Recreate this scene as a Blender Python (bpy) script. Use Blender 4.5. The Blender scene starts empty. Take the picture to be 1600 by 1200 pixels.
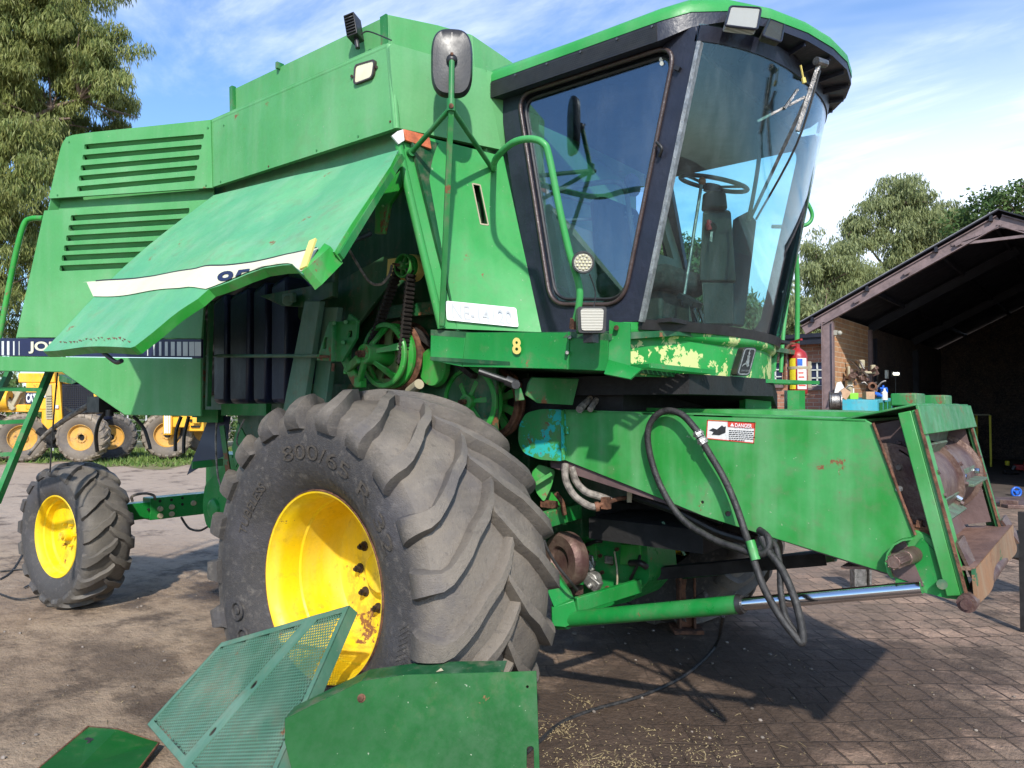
import bpy, math, random
import numpy as np
from mathutils import Vector, Matrix, Euler
from mathutils.geometry import tessellate_polygon
PI = math.pi
rnd = random.Random(7)
SC = bpy.context.scene
COL = SC.collection
V = Vector

# ------------------------------------------------------------------ camera model
CAM = V((2.90, -2.12, 1.70)); FPX = 1147.0
_fh = V((-.6334, .7738, 0)).normalized(); RT = V((_fh.y, -_fh.x, 0))
PITCH = math.atan(35/FPX)
FW = _fh*math.cos(PITCH)+V((0, 0, 1))*math.sin(PITCH)
UPV = -_fh*math.sin(PITCH)+V((0, 0, 1))*math.cos(PITCH)

def ray(px, py):
    return FW+RT*((px-800)/FPX)+UPV*((600-py)/FPX)
def D(px, py, d):              # point at depth d
    return CAM+ray(px, py)*d
def PP(px, py, p0, n):         # point on a plane
    r = ray(px, py)
    return CAM+r*((V(p0)-CAM).dot(n)/r.dot(n))
def PX(px, py, x): return PP(px, py, (x, 0, 0), V((1, 0, 0)))
def PY(px, py, y): return PP(px, py, (0, y, 0), V((0, 1, 0)))
def PZ(px, py, z=0): return PP(px, py, (0, 0, z), V((0, 0, 1)))

# ------------------------------------------------------------------ mesh builder
def basis(axis):
    a = V(axis).normalized()
    t = V((0, 0, 1)) if abs(a.z) < .9 else V((1, 0, 0))
    u = a.cross(t).normalized()
    return u, a.cross(u).normalized(), a

class MB:
    def __init__(s): s.v = []; s.f = []; s.m = []
    def add(s, vs, fs, m=0):
        o = len(s.v); s.v += [V(p) for p in vs]
        s.f += [[i+o for i in f] for f in fs]; s.m += [m]*len(fs)
        return s
    def hexa(s, p, m=0):       # 8 points: bottom 4, top 4
        return s.add(p, [(3, 2, 1, 0), (4, 5, 6, 7), (0, 1, 5, 4), (1, 2, 6, 5), (2, 3, 7, 6), (3, 0, 4, 7)], m)
    def box(s, c, d, R=None, m=0):
        c = V(c); P = []
        for z in (-1, 1):
            for x, y in ((-1, -1), (1, -1), (1, 1), (-1, 1)):
                q = V((x*d[0]/2, y*d[1]/2, z*d[2]/2))
                P.append(c+(R @ q if R else q))
        return s.hexa(P, m)
    def bar(s, p0, p1, w, h, up=(0, 0, 1), m=0):      # rectangular bar
        p0 = V(p0); p1 = V(p1); a = (p1-p0).normalized(); u = V(up)
        sd = a.cross(u)
        if sd.length < 1e-4: sd = a.cross(V((1, 0, 0)))
        sd.normalize(); u = sd.cross(a).normalized()
        P = [p0-sd*w/2-u*h/2, p0+sd*w/2-u*h/2, p0+sd*w/2+u*h/2, p0-sd*w/2+u*h/2]
        return s.hexa(P+[q+(p1-p0) for q in P], m)
    def cyl(s, p0, p1, r0, r1=None, n=24, caps=True, m=0):
        if r1 is None: r1 = r0
        p0 = V(p0); p1 = V(p1); u, w, a = basis(p1-p0); vs = []
        for p, r in ((p0, r0), (p1, r1)):
            for i in range(n):
                t = 2*PI*i/n; vs.append(p+u*math.cos(t)*r+w*math.sin(t)*r)
        fs = [(i, (i+1) % n, n+(i+1) % n, n+i) for i in range(n)]
        if caps: fs += [tuple(reversed(range(n))), tuple(range(n, 2*n))]
        return s.add(vs, fs, m)
    def lathe(s, prof, o, axis, n=48, m=0, a0=0, a1=2*PI):   # prof: (along axis, radius)
        u, w, a = basis(axis); o = V(o); vs = []; full = abs(a1-a0-2*PI) < 1e-6
        k = n if full else n+1
        for i in range(k):
            t = a0+(a1-a0)*i/n
            d = u*math.cos(t)+w*math.sin(t)
            for (x, r) in prof: vs.append(o+a*x+d*r)
        L = len(prof); fs = []
        for i in range(n):
            j = (i+1) % k
            for q in range(L-1): fs.append((i*L+q, j*L+q, j*L+q+1, i*L+q+1))
        return s.add(vs, fs, m)
    def tube(s, pts, r, n=8, smooth=True, m=0, sub=5, flat=1.0):
        P = [V(p) for p in pts]
        if smooth and len(P) > 2: P = catmull(P, sub)
        rs = r if isinstance(r, (list, tuple)) else None
        vs = []; prev = None
        for i, p in enumerate(P):
            a = (P[min(i+1, len(P)-1)]-P[max(i-1, 0)]).normalized()
            if prev is None: u, w, _ = basis(a)
            else:
                u = (prev-a*prev.dot(a)).normalized(); w = a.cross(u)
            prev = u
            rr = r if rs is None else rs[0]+(rs[-1]-rs[0])*i/(len(P)-1)
            for k in range(n):
                t = 2*PI*k/n; vs.append(p+(u*math.cos(t)+w*math.sin(t)*flat)*rr)
        fs = []
        for i in range(len(P)-1):
            for k in range(n):
                fs.append((i*n+k, i*n+(k+1) % n, (i+1)*n+(k+1) % n, (i+1)*n+k))
        fs += [tuple(reversed(range(n))), tuple(range((len(P)-1)*n, len(P)*n))]
        return s.add(vs, fs, m)
    def plate(s, outer, holes=(), th=.01, n=None, m=0):      # planar plate with holes, thickened against n
        outer = [V(p) for p in outer]; loops = [outer]+[[V(p) for p in h] for h in holes]
        if n is None:
            n = V((0, 0, 0))
            for i in range(len(outer)): n += outer[i].cross(outer[(i+1) % len(outer)])
            n = -n if n.dot(CAM-outer[0]) < 0 else n
        n = V(n).normalized(); allp = [p for l in loops for p in l]; N = len(allp)
        tris = tessellate_polygon(loops)
        vs = allp+[p-n*th for p in allp]; fs = []
        for t in tris:
            a, b, c = t
            nn = (allp[b]-allp[a]).cross(allp[c]-allp[a])
            if nn.length < 1e-12: continue
            if nn.dot(n) < 0: b, c = c, b
            fs.append((a, b, c)); fs.append((a+N, c+N, b+N))
        o = 0
        for li, l in enumerate(loops):
            k = len(l); ar = V((0, 0, 0))
            for i in range(k): ar += l[i].cross(l[(i+1) % k])
            ccw = ar.dot(n) > 0
            if li > 0: ccw = not ccw
            for i in range(k):
                a, b = o+i, o+(i+1) % k
                fs.append((b, a, a+N, b+N) if ccw else (a, b, b+N, a+N))
            o += k
        return s.add(vs, fs, m)
    def grid(s, fn, nu, nv, m=0, th=0, n=None):               # surface fn(u,v)
        vs = [fn(i/nu, j/nv) for j in range(nv+1) for i in range(nu+1)]
        W = nu+1
        fs = [(j*W+i, j*W+i+1, (j+1)*W+i+1, (j+1)*W+i) for j in range(nv) for i in range(nu)]
        if th:
            n = V(n).normalized(); K = len(vs)
            vs = vs+[p-n*th for p in vs]
            fs = fs+[tuple(reversed([i+K for i in f])) for f in fs]
            bd = [i for i in range(W)]+[j*W+nu for j in range(1, nv+1)]+[nv*W+i for i in range(nu-1, -1, -1)]+[j*W for j in range(nv-1, 0, -1)]
            for a, b in zip(bd, bd[1:]+bd[:1]): fs.append((b, a, a+K, b+K))
        return s.add(vs, fs, m)
    def sphere(s, c, r, nu=16, nv=10, sc=(1, 1, 1), m=0):
        c = V(c); vs = [c+V((0, 0, r*sc[2]))]
        for j in range(1, nv):
            t = PI*j/nv
            for i in range(nu):
                p = 2*PI*i/nu
                vs.append(c+V((math.sin(t)*math.cos(p)*r*sc[0], math.sin(t)*math.sin(p)*r*sc[1], math.cos(t)*r*sc[2])))
        vs.append(c-V((0, 0, r*sc[2]))); fs = []
        for i in range(nu): fs.append((0, 1+i, 1+(i+1) % nu))
        for j in range(nv-2):
            for i in range(nu):
                a = 1+j*nu+i; b = 1+j*nu+(i+1) % nu
                fs.append((a, a+nu, b+nu, b))
        e = len(vs)-1; o = 1+(nv-2)*nu
        for i in range(nu): fs.append((e, o+(i+1) % nu, o+i))
        return s.add(vs, fs, m)
    def xf(s, M):
        s.v = [M @ p for p in s.v]; return s

def catmull(P, sub=5, closed=False):
    out = []; n = len(P)
    for i in range(n if closed else n-1):
        if closed: p0, p1, p2, p3 = P[i-1], P[i], P[(i+1) % n], P[(i+2) % n]
        else: p0, p1, p2, p3 = P[max(i-1, 0)], P[i], P[i+1], P[min(i+2, n-1)]
        for k in range(sub):
            t = k/sub
            out.append(.5*((2*p1)+(p2-p0)*t+(2*p0-5*p1+4*p2-p3)*t*t+(3*p1-p0-3*p2+p3)*t**3))
    if not closed: out.append(P[-1])
    return out

def roundpoly(P, r, seg=5):
    """round the corners of a planar polygon; r scalar or list"""
    P = [V(p) for p in P]; out = []; n = len(P)
    for i, p in enumerate(P):
        rr = r[i] if isinstance(r, (list, tuple)) else r
        a = (P[i-1]-p); b = (P[(i+1) % n]-p)
        k = min(rr, a.length*.45, b.length*.45)
        if k < 1e-5: out.append(p); continue
        q0 = p+a.normalized()*k; q1 = p+b.normalized()*k
        for j in range(seg+1):
            t = j/seg
            out.append(q0*(1-t)**2+p*2*t*(1-t)+q1*t*t)
    return out
def inset(P, d):
    """shrink polygon towards its centroid by about d"""
    c = sum((V(p) for p in P), V((0, 0, 0)))/len(P)
    return [V(p)+(c-V(p)).normalized()*d for p in P]

# ------------------------------------------------------------------ linking
WLOC = {}
def thing(name, label, cat, loc=(0, 0, 0), group=None, kind=None):
    o = bpy.data.objects.new(name, None); COL.objects.link(o); o.location = V(loc); WLOC[o.name] = V(loc)
    o.empty_display_size = .2
    tag(o, label, cat, group, kind); return o
def tag(o, label=None, cat=None, group=None, kind=None):
    if label: o['label'] = label
    if cat: o['category'] = cat
    if group: o['group'] = group
    if kind: o['kind'] = kind
    return o
def find(par, i):
    while par[i] != i: par[i] = par[par[i]]; i = par[i]
    return i
def pieces(b):
    n = len(b.v); par = list(range(n))
    for f in b.f:
        r = find(par, f[0])
        for i in f[1:]:
            q = find(par, i)
            if q != r: par[q] = r
    isl = {}
    for i in range(n): isl.setdefault(find(par, i), []).append(i)
    if not 1 < len(isl) <= 300: return [b]
    keys = list(isl); box = []
    A = np.array([tuple(v) for v in b.v])
    for k in keys: P = A[isl[k]]; box.append((P.min(0), P.max(0)))
    m = len(keys); pp = list(range(m))
    for i in range(m):
        for j in range(i):
            g = np.maximum(0, np.maximum(box[i][0]-box[j][1], box[j][0]-box[i][1]))
            s = max((box[i][1]-box[i][0]).max(), (box[j][1]-box[j][0]).max())
            if math.sqrt((g**2).sum()) <= max(.02, .5*s)*.97:
                a, c = find(pp, i), find(pp, j)
                if a != c: pp[a] = c
    if len({find(pp, i) for i in range(m)}) < 2: return [b]
    pid = {keys[i]: find(pp, i) for i in range(m)}; vp = [pid[find(par, i)] for i in range(n)]
    out = {}; idx = [0]*n
    for i in range(n):
        o = out.setdefault(vp[i], MB()); idx[i] = len(o.v); o.v.append(b.v[i])
    for f, mm in zip(b.f, b.m):
        o = out[vp[f[0]]]; o.f.append([idx[i] for i in f]); o.m.append(mm)
    return sorted(out.values(), key=lambda o: -len(o.v))
def obj(name, b, mats, parent=None, smooth=35, bevel=0, origin=None, label=None):
    if parent is not None and name not in ('tyre', 'screen_hole', 'mesh_sheet'):
        ps = pieces(b)
        if len(ps) > 1:
            os_ = [obj_one(name, q, mats, parent, smooth, bevel, None, label) for q in ps]; return os_[0]
    return obj_one(name, b, mats, parent, smooth, bevel, origin, label)
def obj_one(name, b, mats, parent=None, smooth=35, bevel=0, origin=None, label=None):
    if not isinstance(mats, (list, tuple)): mats = [mats]
    A = np.array([tuple(p) for p in b.v], dtype=float)
    lo = A.min(0); hi = A.max(0)
    c = V(origin) if origin is not None else V(((lo[0]+hi[0])/2, (lo[1]+hi[1])/2, lo[2] if parent is None else (lo[2]+hi[2])/2))
    me = bpy.data.meshes.new(name)
    me.from_pydata([tuple(p-c) for p in b.v], [], b.f)
    for m in mats: me.materials.append(m)
    if len(mats) > 1: me.polygons.foreach_set('material_index', b.m)
    if smooth:
        me.polygons.foreach_set('use_smooth', [True]*len(me.polygons))
        me.set_sharp_from_angle(angle=math.radians(smooth))
    me.update()
    o = bpy.data.objects.new(name, me); COL.objects.link(o)
    pl = V((0, 0, 0))
    if parent is not None:
        o.parent = parent; pl = WLOC[parent.name]
    o.location = c-pl; WLOC[o.name] = c.copy()
    if bevel:
        md = o.modifiers.new('bevel', 'BEVEL'); md.width = bevel; md.segments = 2; md.limit_method = 'ANGLE'; md.angle_limit = math.radians(40)
        md.use_clamp_overlap = True
    if label: o['label'] = label
    return o
def struct(name, b, mats, smooth=0, origin=(0, 0, 0)):
    o = obj(name, b, mats, None, smooth, origin=origin); o['kind'] = 'structure'; return o
def copytree(src, loc, rotz=0, scale=None, label=None):
    def rec(o, par):
        c = o.copy(); COL.objects.link(c)
        if par is not None: c.parent = par
        for ch in list(o.children): rec(ch, c)
        return c
    r = rec(src, None); r.location = V(loc); r.rotation_euler = (0, 0, rotz)
    if scale: r.scale = (scale,)*3
    if label: r['label'] = label
    return r

# text -> flat mesh mapped onto a quad of 4 points (bottom-left, bottom-right, top-right, top-left)
def text_on(b, s, quad, off=.003, m=0, bold=0.0, condense=1.0):
    cu = bpy.data.curves.new('t', 'FONT'); cu.body = s; cu.size = 1; cu.offset = bold; cu.resolution_u = 4
    o = bpy.data.objects.new('t', cu); COL.objects.link(o)
    dg = bpy.context.evaluated_depsgraph_get(); dg.update()
    me = bpy.data.meshes.new_from_object(o.evaluated_get(dg))
    P = [v.co.copy() for v in me.vertices]; F = [list(p.vertices) for p in me.polygons]
    bpy.data.objects.remove(o); bpy.data.curves.remove(cu); bpy.data.meshes.remove(me)
    x0 = min(p.x for p in P); x1 = max(p.x for p in P); y0 = min(p.y for p in P); y1 = max(p.y for p in P)
    out = []
    if callable(quad):
        for p in P: out.append(quad((p.x-x0)/(x1-x0), (p.y-y0)/(y1-y0)))
    else:
        A, B, C, Dd = [V(q) for q in quad]; n = (B-A).cross(Dd-A).normalized()
        if n.dot(CAM-A) < 0: n = -n
        for p in P:
            u = (p.x-x0)/(x1-x0); v = (p.y-y0)/(y1-y0)
            out.append((A*(1-u)+B*u)*(1-v)+(Dd*(1-u)+C*u)*v+n*off)
    b.add(out, F, m); return b

# ------------------------------------------------------------------ materials
class N:
    def __init__(s, name):
        s.mat = bpy.data.materials.new(name); s.mat.use_nodes = True
        s.t = s.mat.node_tree; s.t.nodes.clear(); s.out = s.n('ShaderNodeOutputMaterial')
        s.tc = s.n('ShaderNodeTexCoord')
    def n(s, t, **k):
        o = s.t.nodes.new(t)
        for a, b in k.items(): setattr(o, a, b)
        return o
    def l(s, a, b): s.t.links.new(a, b)
    def noise(s, scale, detail=4, rough=.6, stretch=None, dist=0, coord='Object', off=(0, 0, 0)):
        key = (scale, stretch, off)
        s.cache = getattr(s, 'cache', {})
        if key in s.cache: return s.cache[key]
        r = s._noise(scale, min(detail, 5), rough, stretch, dist, coord, off); s.cache[key] = r; return r
    def _noise(s, scale, detail, rough, stretch, dist, coord, off):
        mp = s.n('ShaderNodeMapping'); s.l(s.tc.outputs[coord], mp.inputs[0])
        mp.inputs['Scale'].default_value = stretch or (1, 1, 1); mp.inputs['Location'].default_value = off
        t = s.n('ShaderNodeTexNoise'); s.l(mp.outputs[0], t.inputs['Vector'])
        t.inputs['Scale'].default_value = scale; t.inputs['Detail'].default_value = detail
        t.inputs['Roughness'].default_value = rough; t.inputs['Distortion'].default_value = dist
        return t.outputs['Fac']
    def ramp(s, f, a, b, lo=0, hi=1):
        r = s.n('ShaderNodeMapRange'); s.l(f, r.inputs[0])
        r.inputs[1].default_value = a; r.inputs[2].default_value = b; r.inputs[3].default_value = lo; r.inputs[4].default_value = hi
        r.interpolation_type = 'SMOOTHSTEP'; return r.outputs[0]
    def mix(s, f, a, b, mode='MIX'):
        x = s.n('ShaderNodeMix', data_type='RGBA', blend_type=mode)
        for sock, val in ((x.inputs[0], f), (x.inputs[6], a), (x.inputs[7], b)):
            if isinstance(val, (int, float)): sock.default_value = val
            elif isinstance(val, tuple): sock.default_value = (*val, 1)
            else: s.l(val, sock)
        return x.outputs[2]
    def math(s, op, a, b=0.0):
        x = s.n('ShaderNodeMath', operation=op)
        for i, val in enumerate((a, b)):
            if isinstance(val, (int, float)): x.inputs[i].default_value = val
            else: s.l(val, x.inputs[i])
        return x.outputs[0]
    def bsdf(s, col, rough=.5, metal=0, bump=None, bd=.01, spec=.5, trans=0, coat=0):
        p = s.n('ShaderNodeBsdfPrincipled')
        def put(i, v):
            k = p.inputs[i]
            if isinstance(v, (int, float)): k.default_value = v
            elif isinstance(v, tuple): k.default_value = (*v, 1)
            else: s.l(v, k)
        put('Base Color', col); put('Roughness', rough); put('Metallic', metal); put('Specular IOR Level', spec)
        if coat: put('Coat Weight', coat); put('Coat Roughness', .15)
        if bump is not None:
            bp = s.n('ShaderNodeBump'); bp.inputs['Distance'].default_value = bd; bp.inputs['Strength'].default_value = 1
            s.l(bump, bp.inputs['Height']); s.l(bp.outputs[0], p.inputs['Normal'])
        s.l(p.outputs[0], s.out.inputs[0]); s.p = p
        return s.mat

def paint(name, c1, c2, rough=.42, dirt=.35, rust=.5, dirtcol=(.16, .13, .09), chips=None, fade=1.3, streak=.3):
    s = N(name)
    a = s.ramp(s.noise(fade, 3, .55), .35, .65)
    col = s.mix(a, c1, c2)
    st = s.ramp(s.noise(6, 4, .6, (1, 1, .12)), .4, .75, 0, streak)
    col = s.mix(st, col, s.mix(.5, col, (.42, .5, .38)))
    fine = s.ramp(s.noise(60, 3, .7), .3, .7, .0, .07)
    col = s.mix(fine, col, (.02, .03, .02))
    dm = s.ramp(s.math('MULTIPLY', s.noise(2.2, 8, .7), s.noise(17, 6, .7)), .24, .42, 0, dirt)
    col = s.mix(dm, col, dirtcol)
    if chips:
        cm = s.ramp(s.math('ADD', s.math('MULTIPLY', s.noise(chips[1], 6, .65, off=(3, 1, 2)), .72), s.math('MULTIPLY', s.noise(31, 4, .7, off=(2, 2, 6)), .28)), chips[2]-.004, chips[2]+.006)
        col = s.mix(cm, col, chips[0])
    rm = s.ramp(s.math('MULTIPLY', s.noise(14, 8, .75), s.noise(3, 2)), .395-.05*rust, .43-.05*rust)
    col = s.mix(rm, col, s.mix(s.noise(60, 4), (.10, .035, .015), (.28, .13, .06)))
    rg = s.math('ADD', s.ramp(s.noise(14, 8, .75), .3, .7, rough-.08, rough+.14), s.math('MULTIPLY', dm, .3))
    b = s.math('MULTIPLY', s._noise(2.1, 2, .5, None, 0, 'Object', (0, 0, 0)), .6)
    spk = s.ramp(s.noise(150, 3, .5, off=(7, 3, 5)), .70, .76, 0, .55)
    col = s.mix(spk, col, (.05, .045, .03))
    spk2 = s.ramp(s.noise(60, 2, .5, off=(1, 8, 2)), .735, .76, 0, .6)
    col = s.mix(spk2, col, (.30, .34, .24))
    return s.bsdf(col, rg, 0, b, .02, .32)

def plain(name, c, rough=.5, metal=0, var=.25, scale=12, bump=.003, spec=.5, c2=None, coat=0):
    s = N(name)
    c2 = c2 or tuple(x*(1-var*1.6) for x in c)
    col = s.mix(s.ramp(s.noise(scale, 6, .65), .3, .7), c, c2)
    h = s.noise(scale*5, 4, .6)
    return s.bsdf(col, s.ramp(s.noise(scale*.7, 4), .3, .7, rough*.85, min(1, rough*1.2)), metal, h, bump, spec, coat=coat)
# ------------------------------------------------------------------ materials used
G_FADE = paint('green_faded', (.070, .285, .085), (.115, .345, .13), .5, .12, .1, streak=.25)
G_DOOR = paint('green_chalky', (.085, .315, .155), (.12, .36, .165), .5, .28, .35, fade=1.8, streak=.3)
G_FRONT = paint('green_panel', (.028, .255, .05), (.048, .305, .08), .38, .12, -.9, streak=.15)
G_DECK = paint('green_gloss', (.005, .17, .025), (.012, .22, .045), .33, .25, .35, streak=.12)
G_CHIP = paint('green_chipped', (.008, .22, .03), (.018, .28, .05), .36, .2, .2, chips=((.52, .55, .22), 5.2, .525), streak=.1)
G_FEED = paint('green_feeder', (.018, .22, .032), (.05, .29, .075), .40, .3, .0, fade=3.0, streak=.35)
G_TURQ = paint('green_turquoise', (.03, .26, .06), (.05, .29, .08), .45, .45, .5, chips=((.03, .42, .38), 6, .53), streak=.1)
G_DARK = paint('green_under_shade', (.004, .06, .018), (.008, .09, .026), .45, .6, .7)  # darker green, shade under and inside the machine put into the paint
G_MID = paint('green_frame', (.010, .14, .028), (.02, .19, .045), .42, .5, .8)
G_MESH = paint('green_mint', (.05, .14, .085), (.08, .18, .12), .5, .35, -.2)
G_SHEET = paint('green_sheet', (.001, .066, .008), (.002, .092, .012), .65, .2, -.2, fade=2.2, streak=.03)
G_BRIGHT = paint('green_bright', (.015, .24, .025), (.03, .30, .04), .38, .55, .6)
YEL = paint('wheel_yellow', (.80, .52, .004), (.86, .58, .01), .42, .45, .5, dirtcol=(.22, .12, .03))
Y_HUB = paint('dirty_hub', (.55, .28, .04), (.62, .34, .08), .7, .9, .6, dirtcol=(.30, .21, .12))
Y_GRADER = paint('grader_yellow', (.80, .38, .015), (.85, .44, .03), .5, .3, .3)
BLACKM = plain('cab_black', (.018, .020, .034), .42, 0, .2, 6, .003)
TRIM = plain('black_rubber', (.022, .020, .020), .42, 0, .3, 20, .0006)
BROWNSEAL = plain('brown_seal', (.07, .045, .04), .35, 0, .3, 10)
HOSE = plain('hose_rubber', (.035, .032, .030), .55, 0, .5, 30)
HOSE_DUSTY = plain('dusty_hose', (.30, .26, .22), .8, 0, .5, 20)
DARK = plain('dark_grime', (.012, .011, .011), .8, 0, .3, 8)
TANKBLACK = plain('tank_plastic', (.016, .020, .055), .38, 0, .2, 5, .002)
CHROME = plain('chrome', (.75, .75, .78), .12, 1, .05, 3, .0002)
WEBM = plain('dirty_web', (.16, .15, .08), .8, 0, .5, 9, .003, c2=(.06, .16, .03))
SLAT = plain('slat_paint', (.10, .17, .10), .55, .1, .5, 14, .003, c2=(.09, .08, .06))
STEEL = plain('worn_steel', (.33, .31, .29), .38, .9, .4, 25, .004)
NUTM = plain('greasy_nut', (.075, .05, .035), .6, .3, .5, 20)
RUST = plain('rust', (.20, .085, .045), .8, .1, .5, 14, .006)
BROWNMETAL = plain('worn_brown_metal', (.20, .135, .105), .5, .5, .4, 9, .004, c2=(.10, .05, .045))
RUSTPLATE = plain('rusty_plate', (.26, .15, .11), .62, .25, .4, 6, .006, c2=(.15, .085, .065))
RUSTLIP = paint('rusty_lip', (.20, .12, .07), (.26, .13, .06), .6, .5, 1.2, chips=((.03, .12, .05), 5, .6))
BELT = plain('belt_rubber', (.035, .028, .024), .75, 0, .4, 30)
WHITE = plain('white_plate', (.80, .80, .80), .5, 0, .05, 8, .001)
CREAM = plain('cream_stripe', (.62, .60, .42), .5, 0, .06, 8, .001)
NAVY = plain('navy_stripe', (.012, .016, .055), .45, 0, .1, 8, .001)
STRIPEW = plain('stripe_white', (.62, .64, .58), .5, 0, .1, 8, .001)
YELTXT = plain('yellow_decal', (.72, .58, .16), .5, 0, .1, 8, .001)
GREYTXT = plain('grey_emboss', (.50, .51, .52), .5, 0, .1, 8, .001)
REDM = plain('red_paint', (.36, .02, .02), .4, 0, .2, 10)
REDLBL = plain('red_label', (.62, .06, .03), .5, 0, .1, 10)
YLBL = plain('yellow_label', (.75, .62, .03), .5, 0, .1, 10)
WLBL = plain('white_label', (.72, .70, .66), .5, 0, .1, 10)
BTXT = plain('black_print', (.02, .02, .02), .6, 0, .1, 10)
BLUEM = plain('blue_paint', (.015, .12, .55), .4, 0, .2, 10)
TEALM = paint('teal_cabinet', (.03, .30, .38), (.05, .34, .42), .5, .4, .5)
ORANGE = plain('orange_reflector', (.62, .16, .06), .35, 0, .3, 16)
BEIGE = plain('beige_trim', (.38, .33, .22), .7, 0, .1, 8)
DGREY = plain('console_grey', (.035, .037, .028), .55, 0, .15, 10)
SEATM = plain('seat_cloth', (.045, .04, .036), .95, 0, .3, 40)
WOODM = plain('old_wood', (.16, .11, .07), .85, 0, .4, 10)
CARD = plain('cardboard', (.48, .30, .18), .85, 0, .15, 10)
ALUM = plain('cast_aluminium', (.46, .45, .42), .45, .8, .3, 30, .003)
REDSTEEL = plain('primer_steel', (.135, .085, .08), .6, 0, .2, 5)
SHADE_STEEL = plain('roof_underside_shade', (.013, .013, .022), .6, .2, .2, 4)  # near-black steel, the shade under the shed roof put into its colour
ROOFTOP = plain('roof_sheet', (.30, .28, .27), .55, .3, .2, 4)
LIMEM = plain('lime_plastic', (.22, .60, .04), .5, 0, .1, 8)

def rubber(name, c=(.045, .041, .040), dust=(.25, .21, .165), amt=.68):
    s = N(name)
    g = s.n('ShaderNodeNewGeometry')
    n1 = s.noise(5, 6, .65); n2 = s.noise(45, 5, .7, (1, 1, 1)); n3 = s.noise(1.6, 3, .5)
    # dust lies where the tread has been on the ground: outer radius carries 'tread' attribute
    at = s.n('ShaderNodeAttribute'); at.attribute_name = 'tread'
    f = s.math('MULTIPLY', at.outputs['Fac'], s.ramp(s.math('ADD', s.math('MULTIPLY', n1, .5), s.math('MULTIPLY', n3, .7)), .42, .72, .28, amt))
    f2 = s.math('ADD', f, s.ramp(n2, .45, .8, 0, .16))
    col = s.mix(f2, c, dust)
    scr = s.ramp(s.noise(26, 5, .6, (1, .12, 1)), .52, .72, 0, .35)
    col = s.mix(scr, col, (.22, .19, .16))
    scr2 = s.ramp(s.noise(34, 5, .75, (.15, 1, 1)), .56, .66, 0, .35)
    col = s.mix(scr2, col, (.05, .045, .045))
    col = s.mix(s.ramp(s.noise(3.1, 5, .6, off=(2, 5, 1)), .5, .68, 0, .45), col, (.075, .07, .078))
    bmp = s.math('ADD', s.math('MULTIPLY', n2, .6), s.math('MULTIPLY', s.noise(180, 3), .3))
    return s.bsdf(col, s.ramp(n1, .3, .7, .55, .8), 0, bmp, .007, .35)
RUB = rubber('tyre_rubber')
RUB2 = rubber('tyre_rubber_rear', (.06, .056, .054), (.15, .13, .105), .8)
RUB3 = rubber('tyre_dusty', (.16, .13, .10), (.34, .27, .19), .9)

def glass(name, tint=(.55, .82, .78), dark=.0):
    s = N(name)
    tr = s.n('ShaderNodeBsdfTransparent'); tr.inputs[0].default_value = (*tint, 1)
    gl = s.n('ShaderNodeBsdfGlossy'); gl.inputs['Roughness'].default_value = .015; gl.inputs[0].default_value = (.9, .95, 1, 1)
    g = s.n('ShaderNodeNewGeometry'); dt = s.n('ShaderNodeVectorMath', operation='DOT_PRODUCT')
    s.l(g.outputs['Normal'], dt.inputs[0]); s.l(g.outputs['Incoming'], dt.inputs[1])
    sch = s.math('POWER', s.math('SUBTRACT', 1.0, s.math('ABSOLUTE', dt.outputs['Value'])), 5.0)
    f = s.math('ADD', s.math('MULTIPLY', sch, .9), .045+dark)
    mx = s.n('ShaderNodeMixShader'); s.l(f, mx.inputs[0]); s.l(tr.outputs[0], mx.inputs[1]); s.l(gl.outputs[0], mx.inputs[2])
    df = s.n('ShaderNodeBsdfDiffuse'); df.inputs[0].default_value = (.55, .6, .62, 1)
    m2 = s.n('ShaderNodeMixShader'); s.l(s.ramp(s.noise(5, 6, .7, (1, 1, .3)), .42, .8, .0, .035), m2.inputs[0])
    s.l(mx.outputs[0], m2.inputs[1]); s.l(df.outputs[0], m2.inputs[2]); s.l(m2.outputs[0], s.out.inputs[0])
    return s.mat
GL_FRONT = glass('tinted_windscreen', (.76, .91, .89), .005)
GL_SIDE = glass('tinted_side_glass', (.60, .74, .82), .09)
GL_FAR = glass('far_side_glass', (.74, .93, .97), .0)
def lens(name, c, em=0):
    s = N(name)
    w = s.n('ShaderNodeTexWave'); w.bands_direction = 'Z'; w.inputs['Scale'].default_value = 45; w.inputs['Distortion'].default_value = .3
    s.l(s.tc.outputs['Object'], w.inputs[0])
    m = s.bsdf(s.mix(w.outputs['Fac'], c, tuple(x*.55 for x in c)), .38, .0, w.outputs['Fac'], .001, .4)
    return m
LENS = lens('lamp_lens', (.42, .40, .33)); LENSY = lens('yellowish_lens', (.72, .66, .42)); LENSP = plain('plain_yellow_lens', (.80, .74, .48), .15, 0, .12, 9, .0005, coat=.8); LENSG = lens('grey_lens', (.40, .40, .36))
def emis(name, c, e):
    s = N(name); x = s.n('ShaderNodeEmission'); x.inputs[0].default_value = (*c, 1); x.inputs[1].default_value = e
    s.l(x.outputs[0], s.out.inputs[0]); return s.mat
LAMPON = emis('lit_lamp', (1, .97, .8), 9)

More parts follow.
